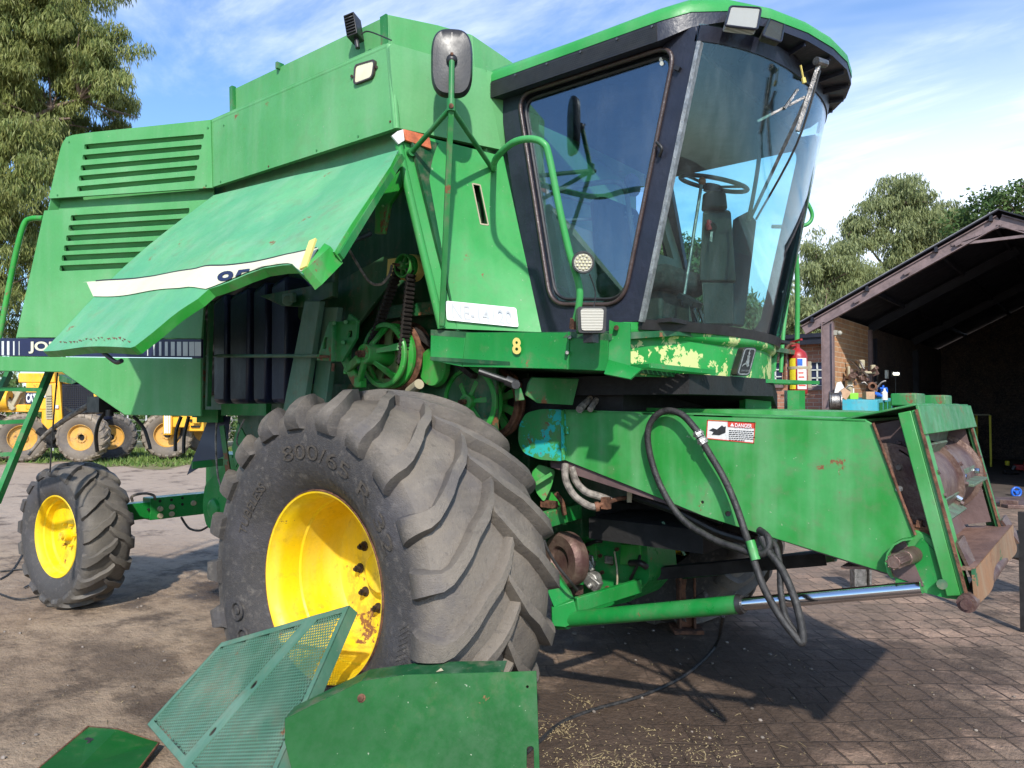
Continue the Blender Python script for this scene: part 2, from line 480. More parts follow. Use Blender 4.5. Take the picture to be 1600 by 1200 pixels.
def brick(name, c1, c2, mortar, sx=1, rot=False, axis='XZ'):
    s = N(name)
    mp = s.n('ShaderNodeMapping'); s.l(s.tc.outputs['Object'], mp.inputs[0])
    if axis == 'XZ': mp.inputs['Rotation'].default_value = (PI/2, 0, 0)
    else:
        sep = s.n('ShaderNodeSeparateXYZ'); cb = s.n('ShaderNodeCombineXYZ'); s.l(s.tc.outputs['Object'], sep.inputs[0])
        s.l(sep.outputs[1], cb.inputs[0]); s.l(sep.outputs[2], cb.inputs[1]); s.l(cb.outputs[0], mp.inputs[0])
    b = s.n('ShaderNodeTexBrick'); s.l(mp.outputs[0], b.inputs['Vector'])
    b.inputs['Scale'].default_value = 1; b.inputs['Brick Width'].default_value = .30; b.inputs['Row Height'].default_value = .105
    b.inputs['Mortar Size'].default_value = .011; b.inputs['Mortar Smooth'].default_value = .3
    b.inputs['Color1'].default_value = (*c1, 1); b.inputs['Color2'].default_value = (*c2, 1); b.inputs['Mortar'].default_value = (*mortar, 1)
    col = s.mix(s.ramp(s.noise(3, 6, .7), .3, .7, 0, .35), b.outputs['Color'], (.14, .08, .055))
    col = s.mix(s.ramp(s.noise(30, 4, .7), .4, .8, 0, .3), col, (.5, .36, .24))
    return s.bsdf(col, .85, 0, s.math('ADD', s.math('MULTIPLY', b.outputs['Fac'], -.8), s.math('MULTIPLY', s.noise(40), .3)), .01)
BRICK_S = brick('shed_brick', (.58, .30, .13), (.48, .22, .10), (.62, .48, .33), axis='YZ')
SHADE_BRICK = brick('shade_brick', (.013, .011, .016), (.010, .009, .014), (.016, .014, .018))  # shed brick with the dim interior's shade put into its colours
SHADE_BRICK_S = brick('shade_side_brick', (.013, .011, .016), (.010, .009, .014), (.016, .014, .018), axis='YZ')  # same painted shade, laid out for the side wall
BRICK_B = brick('building_brick', (.40, .17, .10), (.34, .13, .08), (.45, .33, .26))

def leafmat(name, cols, tr=.25):
    s = N(name)
    g = s.n('ShaderNodeNewGeometry')
    r = s.n('ShaderNodeValToRGB'); s.l(g.outputs['Random Per Island'], r.inputs[0])
    r.color_ramp.elements[0].color = (*cols[0], 1); r.color_ramp.elements[1].color = (*cols[-1], 1)
    for i, c in enumerate(cols[1:-1]):
        e = r.color_ramp.elements.new((i+1)/(len(cols)-1)); e.color = (*c, 1)
    col = s.mix(s.ramp(s.noise(.6, 2), .35, .65, 0, .55), r.outputs[0], cols[-1])
    p = s.n('ShaderNodeBsdfPrincipled'); s.l(col, p.inputs['Base Color']); p.inputs['Roughness'].default_value = .5; p.inputs['Specular IOR Level'].default_value = .3
    t = s.n('ShaderNodeBsdfTranslucent'); s.l(col, t.inputs[0])
    m = s.n('ShaderNodeMixShader'); m.inputs[0].default_value = tr
    s.l(p.outputs[0], m.inputs[1]); s.l(t.outputs[0], m.inputs[2]); s.l(m.outputs[0], s.out.inputs[0])
    return s.mat
LEAF_EUC = leafmat('eucalyptus_leaves', [(.10, .145, .04), (.18, .23, .065), (.31, .34, .11), (.25, .26, .08)], .4)
LEAF_EUC2 = leafmat('grey_green_leaves', [(.13, .165, .075), (.21, .25, .11), (.32, .35, .16), (.25, .28, .11)], .4)
LEAF_DARK = leafmat('dark_leaves', [(.035, .075, .022), (.07, .13, .035), (.11, .17, .05)], .35)
BARK = plain('bark', (.22, .16, .12), .9, 0, .4, 6, .02, c2=(.11, .07, .05))

# ground ------------------------------------------------------------
def ground_mat():
    s = N('yard_ground')
    sep = s.n('ShaderNodeSeparateXYZ'); s.l(s.tc.outputs['Object'], sep.inputs[0])
    X, Y = sep.outputs[0], sep.outputs[1]
    # dirt
    d1 = s.mix(s.ramp(s.noise(.35, 6, .65), .35, .65), (.23, .16, .105), (.36, .265, .18))
    d1 = s.mix(s.ramp(s.noise(3.5, 7, .7, (1, 1.8, 1)), .42, .68, 0, .6), d1, (.11, .074, .05))
    d1 = s.mix(s.ramp(s.noise(38, 5, .75), .5, .78, 0, .55), d1, (.36, .28, .20))
    # far sandy track
    far = s.math('MULTIPLY', s.ramp(s.math('SUBTRACT', Y, s.math('MULTIPLY', X, .35)), 2.6, 5.5), 1)
    d1 = s.mix(s.math('MULTIPLY', far, .75), d1, s.mix(s.noise(1.2, 6, .7, (.4, 1, 1)), (.46, .36, .28), (.36, .28, .21)))
    # pavers
    mp = s.n('ShaderNodeMapping'); s.l(s.tc.outputs['Object'], mp.inputs[0]); mp.inputs['Rotation'].default_value = (0, 0, math.radians(-42))
    wob = s.n('ShaderNodeTexNoise'); wob.inputs['Scale'].default_value = 2.2; s.l(s.tc.outputs['Object'], wob.inputs['Vector'])
    vm = s.n('ShaderNodeVectorMath', operation='MULTIPLY_ADD'); s.l(wob.outputs['Color'], vm.inputs[0]); vm.inputs[1].default_value = (.09, .09, 0); s.l(mp.outputs[0], vm.inputs[2])
    b = s.n('ShaderNodeTexBrick'); s.l(vm.outputs[0], b.inputs['Vector'])
    b.inputs['Scale'].default_value = 1; b.inputs['Brick Width'].default_value = .155; b.inputs['Row Height'].default_value = .23
    b.inputs['Mortar Size'].default_value = .008; b.inputs['Mortar Smooth'].default_value = .5; b.inputs['Bias'].default_value = -.2
    b.inputs['Color1'].default_value = (.40, .265, .185, 1); b.inputs['Color2'].default_value = (.19, .125, .09, 1); b.inputs['Mortar'].default_value = (.055, .035, .024, 1)
    pav = s.mix(s.ramp(s.noise(9, 6, .7), .4, .75, 0, .6), b.outputs['Color'], (.19, .135, .10))
    pm = s.ramp(s.math('ADD', s.math('SUBTRACT', X, s.math('MULTIPLY', Y, -.12)), s.math('MULTIPLY', s.noise(.8, 5, .6), 2.2)), .4, 2.2)
    cover = s.ramp(s.noise(1.1, 7, .7, off=(4, 2, 0)), .38, .56)
    pm2 = s.math('MULTIPLY', pm, s.math('SUBTRACT', 1, s.math('MULTIPLY', cover, .72)))
    col = s.mix(pm2, s.mix(s.math('MULTIPLY', pm, .8), d1, s.mix(s.noise(13, 6, .7), (.06, .042, .030), (.20, .145, .105))), pav)
    # oil and dark soil stains; one painted to blend the cast shadow's edge
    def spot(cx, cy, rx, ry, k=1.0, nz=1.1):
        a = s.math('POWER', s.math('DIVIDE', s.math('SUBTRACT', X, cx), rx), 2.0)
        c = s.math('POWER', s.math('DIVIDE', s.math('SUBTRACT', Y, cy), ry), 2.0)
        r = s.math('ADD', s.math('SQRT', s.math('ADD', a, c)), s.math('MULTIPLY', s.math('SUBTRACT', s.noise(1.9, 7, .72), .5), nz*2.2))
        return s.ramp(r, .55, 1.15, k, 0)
    st = spot(1.0, 1.3, 1.25, 1.0, .9)
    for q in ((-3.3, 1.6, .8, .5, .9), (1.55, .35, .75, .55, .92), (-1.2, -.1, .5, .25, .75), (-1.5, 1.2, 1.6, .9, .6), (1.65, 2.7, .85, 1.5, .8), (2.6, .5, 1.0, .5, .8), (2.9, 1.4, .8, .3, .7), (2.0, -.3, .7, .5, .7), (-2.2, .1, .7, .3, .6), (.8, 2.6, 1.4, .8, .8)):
        st = s.math('MAXIMUM', st, spot(*q))
    st = s.math('MAXIMUM', st, s.ramp(s.noise(1.3, 8, .72, off=(9, 9, 0)),      .52, .66, 0, .75))
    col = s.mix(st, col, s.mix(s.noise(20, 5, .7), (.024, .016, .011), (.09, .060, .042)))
    rg = s.math('SUBTRACT', s.ramp(s.noise(6, 5), .3, .7, .75, .95), s.math('MULTIPLY', st, s.ramp(s.noise(3, 4), .5, .65, .05, .32)))
    h = s.math('ADD', s.math('ADD', s.math('MULTIPLY', s._noise(4, 5, .7, None, 0, 'Object', (0, 0, 0)), 1.5), s.math('MULTIPLY', s._noise(45, 4, .75, None, 0, 'Object', (0, 0, 0)), .35)), s.math('MULTIPLY', s.math('MULTIPLY', b.outputs['Fac'], s.ramp(X, .8, 1.8)), -.5))
    return s.bsdf(col, rg, 0, h, .03, .3)
GROUND = ground_mat()

def grassmat():
    s = N('grass_blades'); g = s.n('ShaderNodeNewGeometry')
    col = s.mix(g.outputs['Random Per Island'], (.06, .12, .02), (.17, .22, .06))
    return s.bsdf(col, .6, 0, None, .01, .2)
GRASS = grassmat()
CHAFF = plain('straw_chaff', (.33, .25, .13), .8, 0, .3, 30)
# ------------------------------------------------------------------ world, sun, camera
w = bpy.data.worlds.new('World'); SC.world = w; w.use_nodes = True
t = w.node_tree; t.nodes.clear()
SUNDIR = V((.66, -.72, .74)).normalized()       # towards the sun
el = math.asin(SUNDIR.z); az = math.atan2(SUNDIR.x, SUNDIR.y)
out = t.nodes.new('ShaderNodeOutputWorld'); bg = t.nodes.new('ShaderNodeBackground')
sky = t.nodes.new('ShaderNodeTexSky'); sky.sky_type = 'NISHITA'; sky.sun_disc = False
sky.sun_elevation = el; sky.sun_rotation = az; sky.air_density = 1.0; sky.dust_density = .8; sky.ozone_density = 1.5
tc = t.nodes.new('ShaderNodeTexCoord')
def wn(tp, **k):
    o = t.nodes.new(tp)
    for a, b in k.items(): setattr(o, a, b)
    return o
def wl(a, b): t.links.new(a, b)
sep = wn('ShaderNodeSeparateXYZ'); wl(tc.outputs['Generated'], sep.inputs[0])
zz = wn('ShaderNodeMath', operation='ADD'); wl(sep.outputs[2], zz.inputs[0]); zz.inputs[1].default_value = .10
dx = wn('ShaderNodeMath', operation='DIVIDE'); wl(sep.outputs[0], dx.inputs[0]); wl(zz.outputs[0], dx.inputs[1])
dy = wn('ShaderNodeMath', operation='DIVIDE'); wl(sep.outputs[1], dy.inputs[0]); wl(zz.outputs[0], dy.inputs[1])
cb = wn('ShaderNodeCombineXYZ'); wl(dx.outputs[0], cb.inputs[0]); wl(dy.outputs[0], cb.inputs[1])
def cloud(scale, sx, rot, lo, hi, det=9, off=(0, 0, 0), dist=.6):
    mp = wn('ShaderNodeMapping'); wl(cb.outputs[0], mp.inputs[0]); mp.inputs['Scale'].default_value = (sx, 1, 1)
    mp.inputs['Rotation'].default_value = (0, 0, rot); mp.inputs['Location'].default_value = off
    n = wn('ShaderNodeTexNoise'); wl(mp.outputs[0], n.inputs['Vector']); n.inputs['Scale'].default_value = scale
    n.inputs['Detail'].default_value = det; n.inputs['Roughness'].default_value = .62; n.inputs['Distortion'].default_value = dist
    r = wn('ShaderNodeMapRange'); r.interpolation_type = 'SMOOTHSTEP'; wl(n.outputs[0], r.inputs[0])
    r.inputs[1].default_value = lo; r.inputs[2].default_value = hi; return r.outputs[0]
c1 = cloud(1.5, .45, .7, .42, .76, off=(2.0, 1, 0))
c2 = cloud(.55, .7, .4, .34, .60, 5, off=(5, 3, 0))
mu = wn('ShaderNodeMath', operation='MULTIPLY'); wl(c1, mu.inputs[0]); wl(c2, mu.inputs[1])
c3 = cloud(4.5, .5, .9, .5, .85, 6, off=(1, 7, 0)); m3 = wn('ShaderNodeMath', operation='MULTIPLY'); wl(c3, m3.inputs[0]); m3.inputs[1].default_value = .22
ad = wn('ShaderNodeMath', operation='ADD'); wl(mu.outputs[0], ad.inputs[0]); wl(m3.outputs[0], ad.inputs[1])
# low bank of cloud to the machine's front (photograph's right)
dr = wn('ShaderNodeVectorMath', operation='DOT_PRODUCT'); wl(tc.outputs['Generated'], dr.inputs[0]); dr.inputs[1].default_value = (-.10, .97, .12)
rr = wn('ShaderNodeMapRange'); rr.interpolation_type = 'SMOOTHSTEP'; wl(dr.outputs['Value'], rr.inputs[0]); rr.inputs[1].default_value = .70; rr.inputs[2].default_value = .97
lowz = wn('ShaderNodeMapRange'); wl(sep.outputs[2], lowz.inputs[0]); lowz.inputs[1].default_value = .48; lowz.inputs[2].default_value = .18; lowz.interpolation_type = 'SMOOTHSTEP'
bk = wn('ShaderNodeMath', operation='MULTIPLY'); wl(rr.outputs[0], bk.inputs[0]); wl(lowz.outputs[0], bk.inputs[1])
c4 = cloud(1.1, .6, .3, .25, .60, 8, off=(8, 3, 0)); b2 = wn('ShaderNodeMath', operation='MULTIPLY'); wl(bk.outputs[0], b2.inputs[0]); wl(c4, b2.inputs[1])
fd = wn('ShaderNodeVectorMath', operation='DOT_PRODUCT'); wl(tc.outputs['Generated'], fd.inputs[0]); fd.inputs[1].default_value = (-.63, .77, 0)
fm_ = wn('ShaderNodeMapRange'); wl(fd.outputs['Value'], fm_.inputs[0]); fm_.inputs[1].default_value = -.15; fm_.inputs[2].default_value = .35; fm_.inputs[3].default_value = .15
a1_ = wn('ShaderNodeMath', operation='MULTIPLY'); wl(ad.outputs[0], a1_.inputs[0]); wl(fm_.outputs[0], a1_.inputs[1])
a2 = wn('ShaderNodeMath', operation='ADD', use_clamp=True); wl(a1_.outputs[0], a2.inputs[0]); wl(b2.outputs[0], a2.inputs[1])
k = wn('ShaderNodeMath', operation='MULTIPLY'); wl(a2.outputs[0], k.inputs[0]); k.inputs[1].default_value = .74
tint = wn('ShaderNodeMix', data_type='RGBA', blend_type='MULTIPLY'); tint.inputs[0].default_value = 1; wl(sky.outputs[0], tint.inputs[6]); tint.inputs[7].default_value = (.86, 1.06, 1.28, 1)
mx = wn('ShaderNodeMix', data_type='RGBA'); wl(k.outputs[0], mx.inputs[0]); wl(tint.outputs[2], mx.inputs[6]); mx.inputs[7].default_value = (7.6, 8.0, 8.8, 1)
wl(mx.outputs[2], bg.inputs[0]); bg.inputs[1].default_value = .14; wl(bg.outputs[0], out.inputs[0])

sl = bpy.data.lights.new('sun', 'SUN'); sl.energy = 3.8; sl.angle = math.radians(1.3); sl.color = (1, .95, .87)
so = bpy.data.objects.new('sun', sl); COL.objects.link(so); so.rotation_euler = SUNDIR.to_track_quat('Z', 'Y').to_euler(); so.location = (8, -8, 12)
cd = bpy.data.cameras.new('camera'); co = bpy.data.objects.new('camera', cd); COL.objects.link(co)
cd.sensor_width = 36; cd.lens = 36*FPX/1600; cd.clip_end = 2000; cd.clip_start = .05
R = Matrix((RT, UPV, -FW)).transposed()
co.matrix_world = Matrix.Translation(CAM) @ R.to_4x4(); SC.camera = co
SC.view_settings.view_transform = 'Standard'; SC.view_settings.look = 'None'; SC.view_settings.exposure = .55; SC.view_settings.gamma = 1
SC.cycles.max_bounces = 6; SC.cycles.diffuse_bounces = 3; SC.cycles.glossy_bounces = 3; SC.cycles.transparent_max_bounces = 12; SC.cycles.use_denoising = True

# ------------------------------------------------------------------ ground
def gh(x, y):
    return 0.012*math.sin(x*1.7+y*.6)*math.sin(y*1.9-x*.4)
b = MB(); nx = 110
xs = [-400, -200, -100, -60, -40]+[-30+i*.5 for i in range(0, 90)]+[16, 20, 40, 100, 400]
ys = [-60, -20, -8]+[-5+i*.5 for i in range(0, 76)]+[34, 38, 50, 80, 150, 300, 600]
vs = [V((x, y, gh(x, y) if -6 < x < 6 and -4 < y < 8 else 0)) for y in ys for x in xs]
W = len(xs)
b.add(vs, [(j*W+i, j*W+i+1, (j+1)*W+i+1, (j+1)*W+i) for j in range(len(ys)-1) for i in range(W-1)])
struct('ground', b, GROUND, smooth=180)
# ------------------------------------------------------------------ tyres and rims (axis along Y, outer side -Y)
def tyre_mesh(R, half, nlug, lh, sweep, lw, s_end, flat=None, taper=.75, centre=.03, clampz=None, seg=120, jit=.0):
    """half: list of (y,r) from the centreline outwards"""
    b = MB(); tread = []
    prof = [(-y, r) for y, r in reversed(half)]+[(y, r) for y, r in half[1:]]
    n0 = len(b.v); b.lathe([(y, r) for y, r in prof], (0, 0, 0), (0, 1, 0), seg)
    rl = max(r for y, r in half); rs = half[int(s_end)+1][1]
    for p in b.v:
        r = math.hypot(p.x, p.z); tread.append(min(1, max(0, (r-rs)/(rl-rs)*1.4)))
    def sample(s):
        i = min(int(s), len(half)-2); f = s-i
        y = half[i][0]*(1-f)+half[i+1][0]*f; r = half[i][1]*(1-f)+half[i+1][1]*f
        i2 = min(int(s+.35), len(half)-2)
        dy = half[i+1][0]-half[i][0]; dr = half[i+1][1]-half[i][1]
        j = min(i+1, len(half)-2); dy2 = half[j+1][0]-half[j][0]; dr2 = half[j+1][1]-half[j][1]
        l1 = math.hypot(dy, dr); l2 = math.hypot(dy2, dr2)
        ty = dy/l1*(1-f)+dy2/l2*f; tr = dr/l1*(1-f)+dr2/l2*f; l = math.hypot(ty, tr)
        return y, r, -tr/l, ty/l
    NS = 13
    for sd in (-1, 1):
        for k in range(nlug):
            ph0 = 2*PI*(k+(.5 if sd > 0 else 0))/nlug
            vs = []; q = rnd.uniform(-jit, jit)
            for i in range(NS):
                u = i/(NS-1); s = s_end*u
                y, r, ny, nr = sample(s)
                y0 = y
                yy = y-centre*(1-u) if u < .2 else y
                e = min(1, y/half[3][0]); e = e**.85
                ph = ph0-sweep*e+q
                hh = lh*(1-.12*u) if u < .86 else lh*(1-.12*u)*(1-(u-.86)/.14*.55)
                wb = lw*(1.25-.25*(1-e))*(1+1.0*max(0, (u-.45)/.55)**1.5); wt = wb*taper*(.78+.22*min(1, u*3))
                if i == 0: hh *= .82; wt *= .8
                for (ww, h) in ((-wb, -.012), (-wt, hh), (wt*.92, hh*1.0), (wb, -.012)):
                    rr = r+nr*h; y2 = yy+ny*h; a = ph+ww/R/1.0
                    vs.append(V((rr*math.cos(a), sd*y2, rr*math.sin(a))))
                    tread.append((1.0 if h > 0 else .6)*(1-.85*max(0, u-.62)/.38))
            fs = []
            for i in range(NS-1):
                for j in range(3):
                    f = (i*4+j, i*4+j+1, (i+1)*4+j+1, (i+1)*4+j)
                    fs.append(f if sd > 0 else tuple(reversed(f)))
            f0 = (3, 2, 1, 0); f1 = tuple((NS-1)*4+j for j in range(4))
            if sd < 0: f0 = tuple(reversed(f0)); f1 = tuple(reversed(f1))
            fs += [f0, f1]
            b.add(vs, fs)
    return b, tread
def clampground(b, cz, bulge=.35):
    for i, p in enumerate(b.v):
        z = p.z+cz
        if z < .12:
            k = (.12-z)/.12; p.y *= 1+.05*max(0, min(1, k))
        if z < .006: p.z = .006-cz
def put_tread(o, tr):
    a = o.data.attributes.new('tread', 'FLOAT', 'POINT'); a.data.foreach_set('value', tr)

FRONT_HALF = [(0, .876), (.12, .874), (.24, .867), (.33, .850), (.375, .820), (.395, .775), (.404, .72), (.408, .66), (.402, .60), (.385, .545), (.358, .50), (.332, .468), (.318, .453), (.30, .450), (.28, .449)]
REAR_HALF = [(y*.80, r) for y, r in [(0, .585), (.08, .584), (.15, .578), (.205, .562), (.232, .535), (.243, .50), (.246, .46), (.242, .42), (.228, .385), (.208, .358), (.198, .347), (.185, .345)]]

def front_wheel(parent, cy, side, cx=0., cz=.855):
    """side -1: outer side towards the camera"""
    e = bpy.data.objects.new('front_wheel', None); COL.objects.link(e); e.parent = parent
    e.location = V((cx, cy, cz))-WLOC[parent.name]; WLOC[e.name] = V((cx, cy, cz))
    b, tr = tyre_mesh(.925, FRONT_HALF, 21, .060, .42, .036, 5.6, centre=.035, jit=.012)
    if side > 0:
        b.v = [V((p.x, -p.y, p.z)) for p in b.v]; b.f = [list(reversed(f)) for f in b.f]
    if cz < 1: clampground(b, cz)
    off = V((cx, cy, cz)); b.v = [p+off for p in b.v]
    # raised size lettering and two round marks on the side wall
    nt = len(b.v)
    if side < 0:
        def arc(a0, a1, r0, r1):
            def f(u, v):
                a = a0+(a1-a0)*u; r = r0+(r1-r0)*v
                # side wall y at this radius
                for (ya, ra), (yb, rb) in zip(FRONT_HALF, FRONT_HALF[1:]):
                    if rb <= r <= ra: y = ya+(yb-ya)*(ra-r)/(ra-rb); break
                else: y = .4
                return V((cx+r*math.cos(a), cy-y-.006, cz+r*math.sin(a)))
            return f
    put = b
    o = obj('tyre', put, RUB, e, 32, origin=off); put_tread(o, tr)
    if side < 0:
        g = MB()
        text_on(g, '800/65 R 32', arc(math.radians(106), math.radians(22), .60, .672))
        text_on(g, 'RADIAL', arc(math.radians(74), math.radians(44), .50, .535))
        text_on(g, 'TUBELESS', arc(math.radians(160), math.radians(128), .555, .60))
        o2 = obj('tyre_lettering', g, plain('tyre_text', (.085, .068, .052), .7, 0, .4, 40), e, 0)
        g = MB()
        for a in (199, 212):
            a = math.radians(a); c = V((cx+.60*math.cos(a), cy-.408, cz+.60*math.sin(a)))
            g.lathe([(0, .05), (-.008, .047), (-.008, .041), (0, .038)], c, (0, 1, 0), 24)
            g.lathe([(0, .018), (-.006, .014), (-.006, .0001)], c, (0, 1, 0), 16)
        for k in range(26):      # small wear bars near the shoulder
            a = math.radians(-5-k*1.9); r = .655
            c = V((cx+r*math.cos(a), cy-.409, cz+r*math.sin(a))); c2 = V((cx+(r+.045)*math.cos(a+.05), cy-.405, cz+(r+.045)*math.sin(a+.05)))
            g.bar(c, c2, .007, .006, (0, 1, 0))
        obj('tyre_mark', g, RUB, e, 32)
    prof = [(.318, .452), (.325, .447), (.322, .436), (.300, .428), (.288, .418), (.272, .412), (.255, .405), (.16, .400), (.150, .393), (.02, .388), (-.05, .382), (-.078, .365), (-.086, .33), (-.084, .14), (-.07, .12), (-.07, .0001)]
    r = MB(); r.lathe([(side*y, q) for y, q in prof], off, (0, 1, 0), 96)
    ro = obj('rim', r, YEL, e, 30, origin=off)
    edge = MB(); edge.lathe([(side*.319, .4535), (side*.3275, .4490), (side*.326, .4455), (side*.318, .4475)], off, (0, 1, 0), 96)
    obj('rim_edge', edge, RUST, ro, 60)
    for k in range(10):
        a = 2*PI*k/10+.05
        nb = MB(); c = off+V((.20*math.cos(a), side*-.086, .20*math.sin(a))); s = V((0, side, 0))
        nb.cyl(c-s*.01, c+s*.010, .026, n=16); nb.cyl(c+s*.010, c+s*.034, .019, .018, n=6); nb.cyl(c+s*.034, c+s*.046, .010, n=10)
        obj('wheel_nut', nb, NUTM, ro, 30)
    hb = MB(); hb.cyl(off+V((0, side*-.08, 0)), off+V((0, side*-.03, 0)), .11, .10, 32); obj('hub', hb, YEL, e, 30, bevel=.006)
    va = MB(); a = math.radians(-38)
    va.tube([off+V((.385*math.cos(a), side*.10, .385*math.sin(a))), off+V((.36*math.cos(a), side*.13, .36*math.sin(a)))], .008)
    obj('valve', va, STEEL, e, 30)
    return e

def rear_wheel(parent, cx, cy, cz, side, steer):
    e = bpy.data.objects.new('rear_wheel', None); COL.objects.link(e); e.parent = parent
    off = V((cx, cy, cz)); e.location = off-WLOC[parent.name]; WLOC[e.name] = off
    M = Matrix.Translation(off) @ Matrix.Rotation(steer, 4, 'Z')
    b, tr = tyre_mesh(.615, REAR_HALF, 17, .034, .27, .036, 4.6, centre=.03, jit=.01)
    if side > 0:
        b.v = [V((p.x, -p.y, p.z)) for p in b.v]; b.f = [list(reversed(f)) for f in b.f]
    clampground(b, cz); b.xf(M)
    o = obj('tyre', b, RUB2, e, 32, origin=off); put_tread(o, tr)
    prof = [(.16, .348), (.165, .345), (.163, .336), (.15, .330), (.135, .322), (.11, .318), (.10, .305), (.05, .300), (.035, .285), (.03, .2), (.04, .11), (.04, .0001)]
    r = MB(); r.lathe([(side*y, q) for y, q in prof], (0, 0, 0), (0, 1, 0), 72); r.xf(M)
    ro = obj('rim', r, YEL, e, 30, origin=off)
    h = MB(); h.cyl((0, side*.04, 0), (0, side*.10, 0), .055, .045, 24); h.cyl((0, side*.10, 0), (0, side*.125, 0), .03, n=12)
    for k in range(6):
        a = 2*PI*k/6; c = V((.1*math.cos(a), side*.05, .1*math.sin(a))); h.cyl(c, c+V((0, side*.03, 0)), .012, n=6)
    h.xf(M); obj('hub', h, YEL, ro, 30)
    return e
# ------------------------------------------------------------------ the combine harvester
H = thing('combine_harvester', 'big green combine harvester with its side door raised and no header fitted', 'combine harvester', (0, 1.9, 0))
front_wheel(H, .318, -1)
front_wheel(H, 3.47, 1)
rear_wheel(H, -4.06, .425, .60, -1, math.radians(7))
rear_wheel(H, -4.06, 3.35, .60, 1, math.radians(7))

# planes
NT = V((0, -1, 0)); T0 = V((0, .38, 0))
RN = V((.3746, -.9272, 0)).normalized(); R0 = V((-1.72, .38, 0))
def RP(px, py, off=0): return PP(px, py, R0+RN*off, RN)
def TP(px, py, off=0): return PP(px, py, T0+NT*off, NT)

# --- rear hood: louvred upper and lower panels, strip, skirt
hood = MB()
up = [RP(99, 213), RP(140, 207), RP(329, 187), RP(332, 293), RP(76, 310)]
up = roundpoly(up, [.09, 0, 0, 0, .02])
slots = []
L = [((131.7, 225.5), (319, 209.2)), ((129, 242), (315.5, 225.7)), ((126, 258.5), (312, 242)), ((123.3, 274.5), (308.5, 258)), ((120.5, 291), (305, 274.5))]
for (a, b_) in L:
    q = [RP(a[0]-.3, a[1]+8.2), RP(b_[0]-1, b_[1]+7.8), RP(*b_), RP(*a)]
    slots.append(roundpoly(q, .012, 3))
hood.plate(up, slots, .02)
o = obj('upper_hood_panel', hood, G_FADE, H, 35)
def blades(L, panel, off0, hgt):
    for (a, b_) in L:
        m = MB()
        q0, q1 = RP(a[0]+.5, a[1]-1.0, off0), RP(b_[0]-.5, b_[1]-1.0, off0)
        dn = V((0, 0, -1)); inn = -RN
        t0 = inn*.018; t1 = inn*.045+dn*(hgt+.006)
        m.hexa([q0+t0, q1+t0, q1+t0+V((0, 0, .004)), q0+t0+V((0, 0, .004)), q0+t1, q1+t1, q1+t1+V((0, 0, .004)), q0+t1+V((0, 0, .004))])
        obj('louvre_blade', m, G_FADE, panel, 20)
blades(L, o, 0, .026)

low = MB()
lp = [RP(69, 329, .03), RP(331, 312, .03), RP(314.5, 529, .03), RP(25, 527, .03)]
LL = [((110.5, 336.5), (296, 325)), ((107, 352), (293, 341)), ((103.4, 368), (290, 357.5)), ((100, 383.6), (287, 374)), ((96.6, 399), (284, 390)), ((93.3, 415), (281, 406.5))]
sl2 = []
for a, b_ in LL:
    q = [RP(a[0]-.8, a[1]+8.8, .03), RP(b_[0]-1, b_[1]+8.4, .03), RP(*b_, .03), RP(*a, .03)]
    sl2.append(roundpoly(q, .012, 3))
low.plate(lp, sl2, .02)
o = obj('lower_hood_panel', low, G_FADE, H, 35, bevel=.005)
_RP = RP
blades(LL, o, .03, .032)
bnd = MB(); bnd.plate([RP(84, 300, -.07), RP(334, 283, -.07), RP(334, 318, -.07), RP(80, 336, -.07)], (), .01)
obj('hood_recess', bnd, G_FADE, H)
# lettered strip
st = MB(); st.plate([RP(-70, 528, .034), RP(314.5, 530, .034), RP(314, 559, .034), RP(-70, 555, .034)], (), .02)
so_ = obj('name_strip', st, NAVY, H)
bars = MB()
def stripe(x0, x1, y0=533.5, y1=556.0, sk=0):
    k0 = (x0)/314*1.2
    P = [RP(x0+sk, y1+k0-1, .035), RP(x1+sk, y1+k0-1, .035), RP(x1, y0+k0-.5, .035), RP(x0, y0+k0-.5, .035)]
    bars.plate(P, (), .0015)
for x0, x1 in ((230, 231.3), (239.5, 242), (248.5, 252), (257.6, 262), (267, 272.8), (276.5, 283), (285.8, 293.3), (295.5, 303.5), (304.3, 314)): stripe(x0, x1)
for x0, x1 in ((2.5, 6), (11, 14.5), (20.5, 22.5), (29.3, 30.3), (-8, -3), (-20, -13)): stripe(x0, x1)
obj('white_bar', bars, STRIPEW, so_, 0)
tx = MB()
text_on(tx, 'JOHN  DEERE', [RP(45, 552.5, .035), RP(213, 553.5, .035), RP(213, 534.5, .035), RP(45, 533.5, .035)], m=0, bold=.03)
obj('strip_lettering', tx, CREAM, so_, 0)
sk = MB()
skp = [RP(-70, 556, .045), RP(314, 560, .045), RP(313.5, 650.5, .045), RP(194, 648.5, .045), RP(96, 581.5, .045), RP(-70, 579, .045)]
sk.plate(skp, (), .02); obj('skirt_panel', sk, G_FADE, H, 35, bevel=.006)
